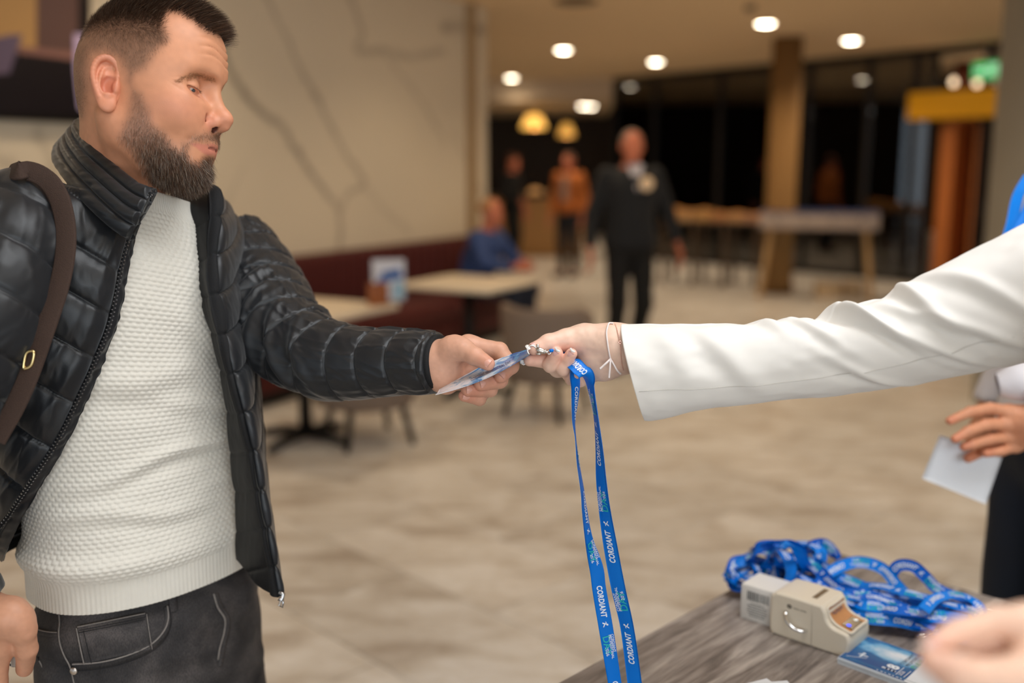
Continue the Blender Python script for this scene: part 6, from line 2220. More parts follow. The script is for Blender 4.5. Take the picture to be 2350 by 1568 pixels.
def long_nail(a, b, face, w, L, tipl, parent, fn, curve=.55):
    ax = (b - a) / np.linalg.norm(b - a); nn_ = np.array(face, float); nn_ -= ax * (ax @ nn_); nn_ /= np.linalg.norm(nn_)
    c0 = b + ax * .001
    t_ = np.linspace(.02, -.004, 140); dd_ = fn((c0 + nn_ * t_[:, None]).astype(np.float32)); k = np.where(dd_ < 0)[0]
    c1 = c0 + nn_ * (t_[k[0]] + .0004)
    g1 = nail(c1 - ax * .001, ax, nn_, w, L, curve)
    o = link('fingernail', mk(*shell(g1, .0007, flip=(grid_normals(g1)[7, 5] @ nn_) < 0), NPK), parent)
    g2 = nail(c1 + ax * (L * .5 + tipl * .30), ax, nn_, w * .95, tipl, curve, tipw=.8)
    g2 = g2 - nn_ * .0006
    link('nail_tip', mk(*shell(g2, .0008, flip=(grid_normals(g2)[7, 5] @ nn_) < 0), NWH), o)


up = np.array([0, 0, 1.0]); tocam = lambda q: (cam0 - q) / np.linalg.norm(cam0 - q)
hw = empty('hand_details', WB, 0); hw.parent = woman; hw.matrix_parent_inverse = PINV[woman.name]; worldparent(hw)
long_nail(WF[0][0][2], WF[0][0][3], up * .75 + tocam(WF[0][0][3]) * .45, .0105, .012, .006, hw, fnW)
long_nail(WF[1][0][2], WF[1][0][3], -up * .55 - tocam(WF[1][0][3]) * .5, .0098, .011, .006, hw, fnW)
long_nail(WF[2][0][2], WF[2][0][3], tocam(WF[2][0][3]) - np.array([.35, 0, 0]), .0092, .0115, .0042, hw, fnW)
long_nail(WF[3][0][2], WF[3][0][3], tocam(WF[3][0][3]) - np.array([.30, 0, 0]), .0088, .0115, .0042, hw, fnW)

# ---- her left hand, close to the camera, holding a card
palm = [(P(2640, 1560, .665), P(2480, 1545, .655), .027, .026), (P(2480, 1530, .655), P(2360, 1440, .672), .025, .015), (P(2480, 1550, .65), P(2380, 1520, .655), .025, .018)]
NF = [([P(2360, 1436, .672), P(2290, 1425, .668), P(2200, 1452, .655), P(2138, 1486, .645)], [.0135, .0100, .0092, .0078]),
      ([P(2380, 1560, .640), P(2270, 1560, .625), P(2190, 1545, .618), P(2140, 1520, .622)], [.0185, .0125, .0115, .0085]),
      ([P(2370, 1470, .690), P(2300, 1480, .70), P(2250, 1510, .685), P(2215, 1530, .67)], [.0130, .0098, .0090, .0078]),
      ([P(2390, 1500, .70), P(2330, 1520, .71), P(2290, 1545, .695), P(2262, 1560, .68)], [.0125, .0095, .0085, .0075]),
      ([P(2410, 1530, .705), P(2360, 1560, .712), P(2330, 1580, .70), P(2310, 1590, .69)], [.0115, .0085, .0078, .0070])]
fnN = hand_fn(palm, NF, kr=.009)
V, F = sd_mesh(fnN, *hand_bounds(palm, NF), .0018, refine=1)
hb.append((V, F, hand_cols(V, NF, (236, 196, 172), (234, 160, 140), .4)))
long_nail(NF[0][0][2], NF[0][0][3], up * .5 + tocam(NF[0][0][3]), .0095, .011, .004, hw, fnN)
# left sleeve outside the frame
gl, cl, *_r = sleeve([Jw2['chest'] * .35 + Jw2['shoL'] * .65 + np.array([0, 0, .0]), Jw2['shoL'] + np.array([0, -.02, -.045]), Jw2['shoL'] + np.array([-.02, -.04, -.16]), Jw2['elbL'] + np.array([-.06, -.02, .06]), P(2800, 1580, .70), P(2580, 1560, .662)], [.06, .072, .07, .065, .055, .05], 120, 80, None, 9)
link('sleeve', mk(gl.reshape(-1, 3), grid_faces(120, 80, True), WHT), jw)
segs = [(P(2640, 1560, .665), cl[-10], .024, .026), (P(1475, 800, 1.285), c[60], .024, .027)]
k_ = np.linspace(60, len(c) - 4, 6).astype(int)
for i_, j_ in zip(k_[:-1], k_[1:]): segs.append((c[i_], c[j_], .027, .030))
k_ = np.linspace(0, len(cl) - 10, 6).astype(int)
for i_, j_ in zip(k_[:-1], k_[1:]): segs.append((cl[i_], cl[j_], .030, .027))
segs += [(c[-4], Jw2['chest'] + np.array([0, 0, .06]), .03, .05), (cl[0], Jw2['chest'] + np.array([0, 0, .06]), .03, .05)]
V, F = core_mesh(segs)
hb.append((V, F, np.tile(np.array(srgb(236, 198, 175)), (len(V), 1))))
_V, _F, _C, _o = [], [], [], 0
for v, f, c_ in hb:
    _V.append(v); _F.append(np.asarray(f) + _o); _C.append(c_); _o += len(v)
link('arms', mk(np.concatenate(_V), np.concatenate(_F), SKIN_W, col=np.concatenate(_C)), woman)

# ---- bracelets and ring
PEARL = M('pearl', srgb(240, 228, 224), .2, coat=.6, var=.03)
ROSE = M('rose_gold', (.85, .55, .45), .2, 1.0, var=.03)


def beads(pts, r, n):
    q = even(np.array(pts), n)
    parts = []
    ico = lathe([(.25, -.97), (.7, -.7), (1, 0), (.7, .7), (.25, .97)], 8)
    for c0 in q: parts.append((ico[0] * r + c0, ico[1]))
    return join(parts)


def on_skin(pts, fn, lift):
    out = []
    for x, y in pts:
        dr = P(x, y, 1.0) - cam0
        ts = np.linspace(1.20, 1.36, 500)
        d = fn((cam0 + dr * ts[:, None]).astype(np.float32))
        k = np.where(d < lift)[0]
        tt = ts[k[0]] if len(k) else None
        out.append((x, y, tt))
    last = next(o[2] for o in out if o[2] is not None)
    res = []
    for x, y, tt in out:
        last = tt if tt is not None else last
        res.append(P(x, y, last))
    return np.array(res)


br = empty('pearl_bracelet', P(1400, 800, 1.27), 0, label='thin pearl bead bracelet with dangling ends on the wrist at the white cuff', cat='bracelet'); worldparent(br)
loop = on_skin([(1406, 742), (1398, 742), (1394, 752), (1392, 765), (1394, 785), (1397, 805), (1401, 824)], fnW, .0016)
behind = [P(1406, 742, 1.29), P(1415, 745, 1.315), P(1424, 780, 1.322), P(1428, 830, 1.315), P(1430, 850, 1.29), P(1424, 857, 1.272)]
link('strand', mk(*beads(loop, .00125, 46), PEARL), br)
link('strand', mk(*beads(behind, .00125, 50), PEARL), br)
link('strand', mk(*beads([loop[-1], P(1408, 836, 1.258), P(1416, 850, 1.258), P(1424, 858, 1.266)], .0013, 22), PEARL), br)
link('tassel', mk(*beads([loop[-1], P(1392, 833, 1.256), P(1378, 846, 1.256)], .0015, 14), PEARL), br)
link('tassel', mk(*beads([loop[-1], P(1400, 842, 1.256), P(1398, 866, 1.256)], .0014, 17), PEARL), br)
ch = empty('chain_bracelet', P(1424, 790, 1.27), 0, label='fine rose gold chain bracelet beside the white cuff', cat='bracelet'); worldparent(ch)
cp = on_skin([(1412, 744), (1417, 760), (1421, 778), (1424, 795), (1425, 815), (1427, 835), (1430, 850)], fnW, .001)
link('chain', mk(*beads(cp, .0007, 60), ROSE), ch)
link('clasp', mk(*tube(crom(np.array([P(1423 + 3 * math.cos(q), 786 + 3 * math.sin(q), 1.252) for q in np.linspace(0, 6.28, 9)[:-1]]), 24, True), .0006, 6, closed=True), ROSE), ch)
rg = empty('finger_ring', P(1297, 800, 1.29), 0, label='thin gold ring on a finger of the hand holding the clasp', cat='ring'); worldparent(rg)
ra, rb = WF[1][0][0], WF[1][0][1]
ax = (rb - ra) / np.linalg.norm(rb - ra); e1 = np.cross(ax, up); e1 /= np.linalg.norm(e1); e2 = np.cross(ax, e1)
rc_ = ra + (rb - ra) * .82
link('band', mk(*tube(np.array([rc_ + .0114 * (e1 * math.cos(q) + e2 * math.sin(q)) for q in np.linspace(0, 2 * np.pi, 28, endpoint=False)]), .0008, 6, closed=True), M('gold', (.83, .63, .32), .2, 1.0)), rg)
link('setting', mk(*lathe([(.0010, -.001), (.0016, 0), (.0008, .0012)], 10, rc_ + e2 * -.0118), M('gold', ()), ), rg)

# ================================================================== THE HANDED LANYARD
LB = M('lanyard_blue', srgb(0, 116, 214), .45, var=.06, vs=40, bump=.15, bs=1500, spec=.3)
INK = M('lanyard_white_ink', srgb(232, 240, 250), .5, var=.02); TEAL = M('lanyard_teal_ink', srgb(38, 176, 186), .5, var=.02)
LW = .020


def PY(px, py, Y):
    yv = (py - 784.0) / FPX
    return P(px, py, Y / (_cp - yv * _sp))


def ribbon_from_edges(rows, Y, sign):
    """rows: (py, xl, xr); the part of the width that is not seen goes into depth"""
    Lp, Rp = [], []
    for i, (y, xl, xr) in enumerate(rows):
        c0 = PY((xl + xr) / 2, y, Y)
        d = PROJ(c0)[2]
        wx = min((xr - xl) * d / FPX, LW * .995)
        dep = math.sqrt(LW ** 2 - wx ** 2) * sign[i]
        w = np.array([wx, dep, 0.0]) / 2
        Lp.append(c0 - w); Rp.append(c0 + w)
    return np.array(Lp), np.array(Rp)


class Ribbon:
    def __init__(self, Lp, Rp, n=220, k=7):
        a = crom(Lp, 600); b = crom(Rp, 600)
        mid = (a + b) / 2
        s = np.concatenate([[0], np.cumsum(np.linalg.norm(np.diff(mid, axis=0), axis=1))])
        u = np.linspace(0, s[-1], n)
        I = lambda q: np.stack([np.interp(u, s, q[:, j]) for j in range(3)], 1)
        a, b = I(a), I(b)
        self.c = (a + b) / 2
        w = b - a; w /= np.linalg.norm(w, axis=1)[:, None]
        t = np.gradient(self.c, axis=0); t /= np.linalg.norm(t, axis=1)[:, None]
        w = w - t * (w * t).sum(1)[:, None]; w /= np.linalg.norm(w, axis=1)[:, None]
        self.w, self.t, self.s = w, t, u
        self.n = np.cross(w, t)

    def grid(self, k=9, cup=.0006):
        x = np.linspace(-1, 1, k)
        return self.c[:, None] + self.w[:, None] * x[None, :, None] * LW / 2 + self.n[:, None] * (cup * (x ** 2))[None, :, None]

    def mesh(self, th=.0009):
        g = self.grid()
        return shell(g, th)

    def at(self, s, x, off):
        I = lambda q: np.stack([np.interp(s, self.s, q[:, j]) for j in range(3)], 1)
        return I(self.c) + I(self.w) * x[:, None] + I(self.n) * off


def emblem():
    """small running-figure mark after the word"""
    return join2([poly2([(0, 0), (.30, 0), (.62, .62), (.42, .62)]), poly2([(.36, .30), (.95, .0), (1.05, .12), (.52, .46)]), poly2([(.50, .62), (.78, .62), (.92, .86), (.72, .98), (.52, .84)]), poly2([(.05, .52), (.45, .60), (.45, .72), (.02, .64)])])


_word = text_mesh('CORDIANT', 1.0, bold=.035, shear=.28, sx=1.12, space=1.08)
_w1 = text_mesh('CORDIANT', 1.0, bold=.012); _w2 = text_mesh('PROFESSIONAL', 1.0, bold=.012); _w3 = text_mesh('DAY', 1.0, bold=.02); _w4 = text_mesh('2026', 1.0, bold=.01)


def print_word(rb, s0, dirn, face, parent, L=.0470):
    """word + emblem starting at arclength s0 running in dirn (+1 down the strap / -1 up)"""
    v, f = _word; k = L / v[:, 0].max()
    hgt = .0078 / .70
    xs_, ys_ = v[:, 0] * k, (v[:, 1] - .35) * hgt
    e, ef = emblem()
    xs2, ys2 = L + .0055 + e[:, 0] * .0072, (e[:, 1] - .5) * .0082
    S_ = np.concatenate([xs_, xs2]); Y_ = np.concatenate([ys_, ys2])
    F_ = list(f) + [tuple(i + len(v) for i in q) for q in ef]
    pv = rb.at(s0 + dirn * S_, -Y_ * dirn * face, .0007 * face)
    link('print', mk(pv, F_, INK, False), parent)


def print_block(rb, s0, dirn, face, parent):
    for (v, f), x0, y0, hh, mat in ((_w1, 0, .0048, .0036, INK), (_w2, 0, .0012, .0036, INK), (_w3, 0, -.0072, .0098, TEAL), (_w4, .0160, -.0060, .0046, INK)):
        k = hh / .7
        pv = rb.at(s0 + dirn * (x0 + v[:, 0] * k), -(y0 + v[:, 1] * k) * dirn * face, .0007 * face)
        link('print', mk(pv, f, mat, False), parent)


lany = empty('lanyard', P(1330, 860, 1.28), 0, label='blue printed lanyard hanging in a loop from the outstretched hand', cat='lanyard', ); worldparent(lany)
YL = P(1330, 870, 1.272)[1]
rows_l = [(838, 1312, 1330), (862, 1309, 1332), (887, 1312, 1333), (925, 1313, 1329), (965, 1315, 1323), (1001, 1321, 1323), (1056, 1325, 1330), (1125, 1334, 1342), (1171, 1337, 1349), (1239, 1344, 1362), (1308, 1354, 1386), (1354, 1360, 1392), (1445, 1375, 1408), (1568, 1396, 1427), (1610, 1402, 1434)]
Lp, Rp = ribbon_from_edges(rows_l, YL + .004, [1, 1, 1, 1, 1, 1, 1, 1, 1, 1, 1, 1, 1, 1, 1])
rl_ = Ribbon(Lp, Rp)
rows_r = [(877, 1342, 1360), (909, 1352, 1363), (965, 1363, 1371), (1033, 1367, 1381), (1102, 1368, 1389), (1171, 1374, 1399), (1262, 1386, 1417), (1354, 1403, 1435), (1445, 1424, 1454), (1568, 1440, 1472), (1610, 1445, 1477)]
Lp2, Rp2 = ribbon_from_edges(rows_r, YL, [-1] * 11)
# over the palm: from under the ring finger to the bend
def pr(ax_, ay_, bx_, by_, d1, d2=None): return P(ax_, ay_, d1), P(bx_, by_, d2 or d1)
top_pairs = [pr(1300, 818, 1296, 822, 1.283, 1.287), pr(1313, 842, 1326, 829, 1.262, 1.268), pr(1322, 852, 1340, 842, 1.258, 1.262), pr(1333, 862, 1353, 853, 1.256, 1.260)]
Lp2 = np.concatenate([np.array([q[0] for q in top_pairs]), Lp2]); Rp2 = np.concatenate([np.array([q[1] for q in top_pairs]), Rp2])
rr_ = Ribbon(Lp2, Rp2, 260)
for rb in (rl_, rr_):
    v, f = rb.mesh(); link('strap', mk(v, f, LB), lany)
# bottom loop joining both straps below the frame
e0, e1 = rl_.c[-1], rr_.c[-1]
bt_ = even(np.array([e0, e0 + np.array([.004, 0, -.025]), (e0 + e1) / 2 + np.array([0.005, 0, -.040]), e1 + np.array([0, 0, -.025]), e1]), 40)
gb_ = np.stack([bt_ + (rl_.w[-1] * (1 - q) + rr_.w[-1] * q)[None, :] * 0 + np.array([0, 1.0, 0]) * LW / 2 * x for q, x in ((0, -1), (0, 1))], 1)
link('strap', mk(*shell(np.stack([bt_ - np.array([0, .01, 0]), bt_, bt_ + np.array([0, .01, 0])], 1), .0009), LB), lany)
fl_ = 1 if rl_.n[40] @ (cam0 - rl_.c[40]) > 0 else -1
fr_2 = 1 if rr_.n[200] @ (cam0 - rr_.c[200]) > 0 else -1
def s_of(rb, py): 
    y = PROJ(rb.c)[1]; return float(np.interp(py, y, rb.s))
for y0 in (886, 1126, 1343, 1562): print_word(rl_, s_of(rl_, y0), 1, fl_, lany)
for y0 in (1022, 1243, 1458): print_block(rl_, s_of(rl_, y0), 1, fl_, lany)
for y0 in (1070, 1293, 1525): print_word(rr_, s_of(rr_, y0), -1, fr_2, lany)
for y0 in (952, 1175, 1403): print_block(rr_, s_of(rr_, y0), -1, fr_2, lany)
print_word(rr_, s_of(rr_, 858), -1, fr_2, lany, .030)
# cord and clasp
NICK = M('nickel', (.72, .68, .64), .16, 1.0, var=.03)
hk = link('clasp', mk(*join([tube(crom(np.array([P(1236, 805, 1.262), P(1228, 796, 1.262), P(1219, 793, 1.262), P(1212, 798, 1.262), P(1211, 807, 1.262), P(1215, 814, 1.262)]), 26), np.linspace(.0016, .0011, 26), 8),
                             tube([P(1230, 800, 1.262), P(1238, 804, 1.262), P(1246, 807, 1.262), P(1250, 808, 1.262)], [.0024, .0040, .0034, .0026], 10), tube([P(1231, 812, 1.263), P(1242, 813, 1.263)], .0016, 8)]), NICK), lany)
link('lever', mk(*tube([P(1236, 801, 1.259), P(1234, 794, 1.259), P(1234, 790, 1.259)], [.0014, .0020, .0016], 8), NICK), hk)
link('swivel', mk(*join([tube([P(1249, 807, 1.262), P(1252, 808, 1.262)], .0034, 10), tube([P(1252, 808, 1.262), P(1258, 809, 1.262)], .0018, 8), tube(crom(np.array([P(1260 + 4 * math.cos(q), 809 + 4 * math.sin(q), 1.262) for q in np.linspace(0, 6.28, 9)[:-1]]), 20, True), .0008, 6, closed=True)]), NICK), hk)
link('cord', mk(*tube(even(np.array([P(1262, 806, 1.262), P(1268, 805, 1.264), P(1280, 812, 1.292), P(1290, 816, 1.290), P(1299, 821, 1.284)]), 30), .0022, 8), LB), lany)
# ================================================================== REGISTRATION DESK AND WHAT LIES ON IT
TZ = .75
Cc = G(1861, 1252, TZ); Lc = G(1280, 1568, TZ); Rc2 = G(2325, 1370, TZ)
dL = (Lc - Cc); dL /= np.linalg.norm(dL)
dR = np.array([-dL[1], dL[0], 0])
if dR @ (Rc2 - Cc) < 0: dR = -dR
DL, DR = 1.40, .56


def desk(a, b, z=0.0): return Cc + dL * a + dR * b + np.array([0, 0, z])


def wood_material(name, c0, c1, c2):
    m = bpy.data.materials.new(name); m.use_nodes = True
    nt, b = nodes_of(m)
    tc = N(nt, 'TexCoord')
    mp = N(nt, 'Mapping'); mp.inputs['Scale'].default_value = (2.2, 16, 16); mp.inputs['Rotation'].default_value = (0, 0, 0)
    nt.links.new(tc.outputs['Object'], mp.inputs[0])
    n1 = N(nt, 'TexNoise', i_Scale=1.5, i_Detail=7.0, i_Distortion=1.2, i_Roughness=.62); nt.links.new(mp.outputs[0], n1.inputs['Vector'])
    n2_ = N(nt, 'TexNoise', i_Scale=7.0, i_Detail=4.0, i_Distortion=.3); nt.links.new(mp.outputs[0], n2_.inputs['Vector'])
    r = ramp(nt, [(.30, c0), (.47, c1), (.66, c2)]); nt.links.new(n1.outputs[0], r.inputs[0])
    r2 = ramp(nt, [(.35, (.74, .74, .74)), (.6, (1.08, 1.08, 1.08))]); nt.links.new(n2_.outputs[0], r2.inputs[0])
    mx = N(nt, 'Mix', data_type='RGBA', blend_type='MULTIPLY'); mx.inputs[0].default_value = .8
    nt.links.new(r.outputs[0], mx.inputs[6]); nt.links.new(r2.outputs[0], mx.inputs[7]); nt.links.new(mx.outputs[2], b.inputs['Base Color'])
    b.inputs['Roughness'].default_value = .48
    bp = N(nt, 'Bump'); bp.inputs['Strength'].default_value = .12; bp.inputs['Distance'].default_value = .0006; nt.links.new(n2_.outputs[0], bp.inputs['Height']); nt.links.new(bp.outputs[0], b.inputs['Normal'])
    return m


WOODG = wood_material('grey_walnut', srgb(74, 66, 62), srgb(134, 123, 116), srgb(182, 171, 162))
rzd = math.atan2(dL[1], dL[0])
ctr_d = desk(DL / 2, DR / 2, 0)
dk = empty('registration_desk', (ctr_d[0], ctr_d[1], 0), rzd, label='grey wood-grain registration desk carrying the label printer and the lanyards', cat='desk')
link('desk_top', bbox_mesh('dt', (0, 0, TZ - .0135), (DL, DR, .027), WOODG, .0012, 1), dk)
for sx in (-1, 1):
    for sy in (-1, 1):
        link('leg', mk(*box((sx * (DL / 2 - .05), sy * (DR / 2 - .05), (TZ - .03) / 2), (.045, .045, TZ - .03)), BLACKM, False), dk)
link('apron', mk(*box((0, DR / 2 - .05, TZ - .07), (DL - .14, .02, .08)), BLACKM, False), dk)
link('apron', mk(*box((0, -DR / 2 + .05, TZ - .07), (DL - .14, .02, .08)), BLACKM, False), dk)

# ---- white carton with a barcode
def corner_box(c0, c1, c2, zt):
    """box standing on the desk from three base pixels (front-left, front-right, rear-left)"""
    a, b, c = G(*c0, TZ), G(*c1, TZ), G(*c2, TZ)
    return a, b, c
a0 = G(1698, 1417, TZ); b0 = G(1762, 1438, TZ)
ux = (b0 - a0); wbx = np.linalg.norm(ux); ux /= wbx
uyb = np.array([-ux[1], ux[0], 0]); uyb = uyb if uyb[1] > 0 else -uyb
hb_ = .060; wbx = .062; dpb = .062
bx_ = empty('carton', a0, math.atan2(ux[1], ux[0]), label='small white carton with a barcode label beside the cream printer', cat='carton')
CARD = M('white_carton', srgb(222, 218, 212), .6, var=.02)
link('box', bbox_mesh('cb', (wbx / 2, dpb / 2, hb_ / 2), (wbx, dpb, hb_), CARD, .0015), bx_)
link('lid_flap', bbox_mesh('lf', (wbx / 2, dpb / 2, hb_ + .0004), (wbx - .002, dpb - .002, .0008), M('carton_lid', srgb(232, 228, 222), .6), 0), bx_)
random.seed(11)
bars, x = [], .012
while x < .052:
    w = random.choice((.0006, .0006, .0012, .0018)); bars.append(rect2(x, .036, x + w, .052)); x += w + random.choice((.0006, .0010, .0014))
pv, pf = join2(bars)
link('barcode', mk(on_plane(pv, (0, 0, 0), (1, 0, 0), (0, 0, 1), .0004), pf, M('black_ink', srgb(40, 42, 40), .6), False), bx_)
lines = []
for i, wl_ in enumerate((.026, .036, .034, .038, .034, .028)):
    x = .031 - wl_ / 2
    while x < .031 + wl_ / 2:
        w = random.uniform(.0015, .005); lines.append(rect2(x, .030 - i * .0042, min(x + w, .031 + wl_ / 2), .0318 - i * .0042)); x += w + .0008
pv, pf = join2(lines)
link('small_print', mk(on_plane(pv, (0, 0, 0), (1, 0, 0), (0, 0, 1), .0004), pf, M('grey_ink', srgb(120, 120, 118), .6), False), bx_)

# ---- cream label printer
p0 = G(1764, 1452, TZ); p1 = G(1905, 1500, TZ)
px_ = (p1 - p0); px_[2] = 0; px_ /= np.linalg.norm(px_)
pr_ = empty('label_printer', p0, math.atan2(px_[1], px_[0]), label='cream label printer with a tan front panel and chrome side handle', cat='printer')
CREAM = M('cream_plastic', srgb(226, 214, 194), .42, var=.015, spec=.45)
PL_, PD_, PH_ = .134, .078, .086
ZS = .85
# side profile in (x along, z up), swept through the depth with rounded corners
prof = [(.0, .012), (.004, .004), (.014, .0), (.120, .0), (.132, .004), (PL_, .014), (PL_ + .001, .030), (PL_ - .002, .042), (.126, .046), (.108, .050), (.098, .060), (.094, .074), (.088, .084), (.078, PH_), (.016, PH_), (.005, .081), (.0, .070)]
pp = crom(np.array(prof), 110, closed=True) 
ys = np.array([0, .0008, .0028, .006, PD_ - .006, PD_ - .0028, PD_ - .0008, PD_])
ins = np.array([.0042, .0020, .0005, 0, 0, .0005, .0020, .0042])
cg_ = pp.mean(0)
tan = np.roll(pp, -1, 0) - np.roll(pp, 1, 0); nr_ = np.stack([tan[:, 1], -tan[:, 0]], 1); nr_ /= np.linalg.norm(nr_, axis=1)[:, None]
if (nr_ * (pp - cg_)).sum() < 0: nr_ = -nr_
rowsp = []
for y, i_ in zip(ys, ins):
    q = pp - nr_ * i_
    rowsp.append(np.column_stack([q[:, 0], np.full(110, y), q[:, 1]]))
gpr = np.stack(rowsp)
from mathutils.geometry import delaunay_2d_cdt


def cap_tris(poly):
    n = len(poly)
    vv_, _, ff_, ov, *_ = delaunay_2d_cdt([Vector((float(x), float(y))) for x, y in poly], [(i, (i + 1) % n) for i in range(n)], [], 1, 1e-7)
    return [tuple(ov[i][0] for i in f) for f in ff_ if all(len(ov[i]) for i in f)]


ct = cap_tris(pp - nr_ * ins[0])
fq = [tuple(int(i) for i in q) for q in grid_faces(8, 110, True)] + ct + [tuple(7 * 110 + i for i in f[::-1]) for f in ct]
pbm = mk(gpr.reshape(-1, 3), fq, CREAM); pbm.set_sharp_from_angle(angle=math.radians(35)); link('body', pbm, pr_); pr_.scale = (1, 1, ZS)
# tan scooped panel follows the profile of the front slope
tanm = M('tan_leatherette', srgb(196, 138, 88), .5, var=.06, vs=90)
sc = crom(np.array([(.0915, .0795), (.0945, .068), (.1010, .0570), (.1120, .0500), (.1260, .0462), (.1330, .0450)]), 30)
tn = np.gradient(sc, axis=0); ns_ = np.stack([-tn[:, 1], tn[:, 0]], 1); ns_ /= np.linalg.norm(ns_, axis=1)[:, None]
if ns_[15, 1] < 0: ns_ = -ns_
yy = np.linspace(.010, PD_ - .010, 14)
gpan = np.stack([np.column_stack([sc[:, 0] + ns_[:, 0] * .0012, np.full(30, y), sc[:, 1] + ns_[:, 1] * .0012]) for y in yy], 1)
fl2 = grid_normals(gpan)[15, 7][2] < 0
link('front_panel', mk(*shell(gpan, .002, flip=fl2), tanm), pr_)
rimp = [gpan[0, 0], gpan[8, 0], gpan[15, 0], gpan[22, 0], gpan[29, 0], gpan[29, 4], gpan[29, 9], gpan[29, 13], gpan[22, 13], gpan[15, 13], gpan[8, 13], gpan[0, 13], gpan[0, 9], gpan[0, 4]]
link('panel_rim', mk(*tube(crom(np.array(rimp), 90, True), .0026, 8, closed=True), CREAM), pr_)
# display with two buttons
dsp = np.array([(.1135, .020, 0), (.1305, .020, 0), (.1305, .058, 0), (.1135, .058, 0)])
zof = lambda x: np.interp(x, sc[:, 0], sc[:, 1])
dsp[:, 2] = zof(dsp[:, 0]) + .0030
o = link('display', mk(np.concatenate([dsp, dsp - np.array([0, 0, .003])]), [(0, 1, 2, 3), (7, 6, 5, 4), (0, 4, 5, 1), (1, 5, 6, 2), (2, 6, 7, 3), (3, 7, 4, 0)], M('smoked_display', srgb(104, 92, 74), .18, .3), False), pr_)
for y, c_, e_ in ((.026, (70, 90, 255), 1.6), (.052, (240, 240, 235), .3)):
    link('button', mk(*lathe([(.0036, 0), (.0036, .0012), (.0026, .0018)], 16, (.122, y, zof(.122) + .0028)), M('button_%d' % c_[0], srgb(*c_), .3, emit=e_, ecol=srgb(*c_))), o)
# name lettering on the panel and the side
_t = np.linspace(0, 1, 90)                                  # the blurred script stroke
_z = .0665 + .0022 * np.sin(_t * 52) + .0012 * np.sin(_t * 17)
_x = np.interp(_z, sc[::-1, 1], sc[::-1, 0])
link('lettering', mk(*tube(np.column_stack([_x + .0024, .020 + .036 * _t + .0012 * np.cos(_t * 52), _z]), .00035, 5), M('script_ink', srgb(96, 92, 120), .4)), pr_)
_ws, _q = [], 0.0
for _w in (.003, .0022, .003, .0022, 0, .0026, .003, .0022, .0028):
    if _w: _ws.append(rect2(_q, 0, _q + _w * .8, .0016))
    _q += max(_w, .0014)
tv_, tf_ = join2(_ws); kk = 1.0
lg = [(np.column_stack([.034 + np.cos(a_) * .0040, .066 + np.sin(a_) * .0040]), [tuple(range(24))]) for a_ in [np.linspace(0, 2 * np.pi, 24, endpoint=False)]]
pv, pf = join2(lg)
link('logo_disc', mk(on_plane(pv, (0, -.0002, 0), (1, 0, 0), (0, 0, 1), .0003), pf, M('logo_black', srgb(30, 30, 28), .4), False), pr_)
lg2 = [poly2([(.0325, .0655), (.0340, .0672), (.0355, .0668), (.0352, .0650), (.0338, .0645)])]
pv, pf = join2(lg2); link('logo_mark', mk(on_plane(pv, (0, -.0002, 0), (1, 0, 0), (0, 0, 1), .0006), pf, CREAM, False), pr_)
link('lettering', mk(on_plane(np.column_stack([.041 + tv_[:, 0] * kk, .0645 + tv_[:, 1] * kk]), (0, -.0002, 0), (1, 0, 0), (0, 0, 1), .0004), tf_, M('fine_ink', srgb(110, 100, 90), .5), False), pr_)
CHR = M('chrome', (.82, .82, .82), .08, 1.0, var=.02)
link('side_handle', mk(*tube(even(np.array([(.030, .0, .054), (.031, -.006, .053), (.036, -.0105, .042), (.046, -.0115, .033), (.058, -.0105, .030), (.063, -.006, .0295), (.0635, .0, .030)]), 36), .0032, 10), CHR), pr_)
link('paper_slot', mk(*box((.066, .042, PH_ - .0002), (.0085, .044, .0016)), M('slot_bronze', srgb(118, 100, 78), .35), False), pr_)
link('split_line', mk(*tube([(.074, -.0002, .004), (.073, -.0003, .05), (.072, -.0001, .083)], .00035, 5), M('gap_shadow', srgb(176, 164, 146), .7)), pr_)

# ---- stack of badge cards
s0 = G(1922, 1522, TZ); s1 = G(2050, 1570, TZ); s2 = G(1988, 1460, TZ)
ex = s1 - s0; ex /= np.linalg.norm(ex); ey = s2 - s0; ey = ey - ex * (ex @ ey); ey /= np.linalg.norm(ey)
CW, CH = .148, .098
BADGE = None


def badge_print_mat():
    m = bpy.data.materials.new('badge_print'); m.use_nodes = True
    nt, b = nodes_of(m)
    tc = N(nt, 'UVMap'); sp = N(nt, 'SeparateXYZ'); nt.links.new(tc.outputs[0], sp.inputs[0])
    n1 = N(nt, 'TexNoise', i_Scale=7.0, i_Detail=6.0, i_Distortion=.6); nt.links.new(tc.outputs[0], n1.inputs['Vector'])
    # distance from an oval cloud in the upper middle
    vm = N(nt, 'Mapping'); vm.inputs['Location'].default_value = (-.44, -1.18, 0); vm.inputs['Scale'].default_value = (1.0, 1.7, 1); nt.links.new(tc.outputs[0], vm.inputs[0])
    ln = N(nt, 'VectorMath', operation='LENGTH'); nt.links.new(vm.outputs[0], ln.inputs[0])
    ad = N(nt, 'Math', operation='MULTIPLY_ADD'); ad.inputs[1].default_value = .42; nt.links.new(n1.outputs[0], ad.inputs[0]); nt.links.new(ln.outputs['Value'], ad.inputs[2])
    r = ramp(nt, [(.30, srgb(232, 240, 248)), (.48, srgb(150, 196, 226)), (.60, srgb(92, 164, 212)), (.68, srgb(12, 104, 164)), (1.0, srgb(10, 84, 150))])
    nt.links.new(ad.outputs[0], r.inputs[0]); nt.links.new(r.outputs[0], b.inputs['Base Color'])
    b.inputs['Roughness'].default_value = .2; b.inputs['Coat Weight'].default_value = .5
    return m


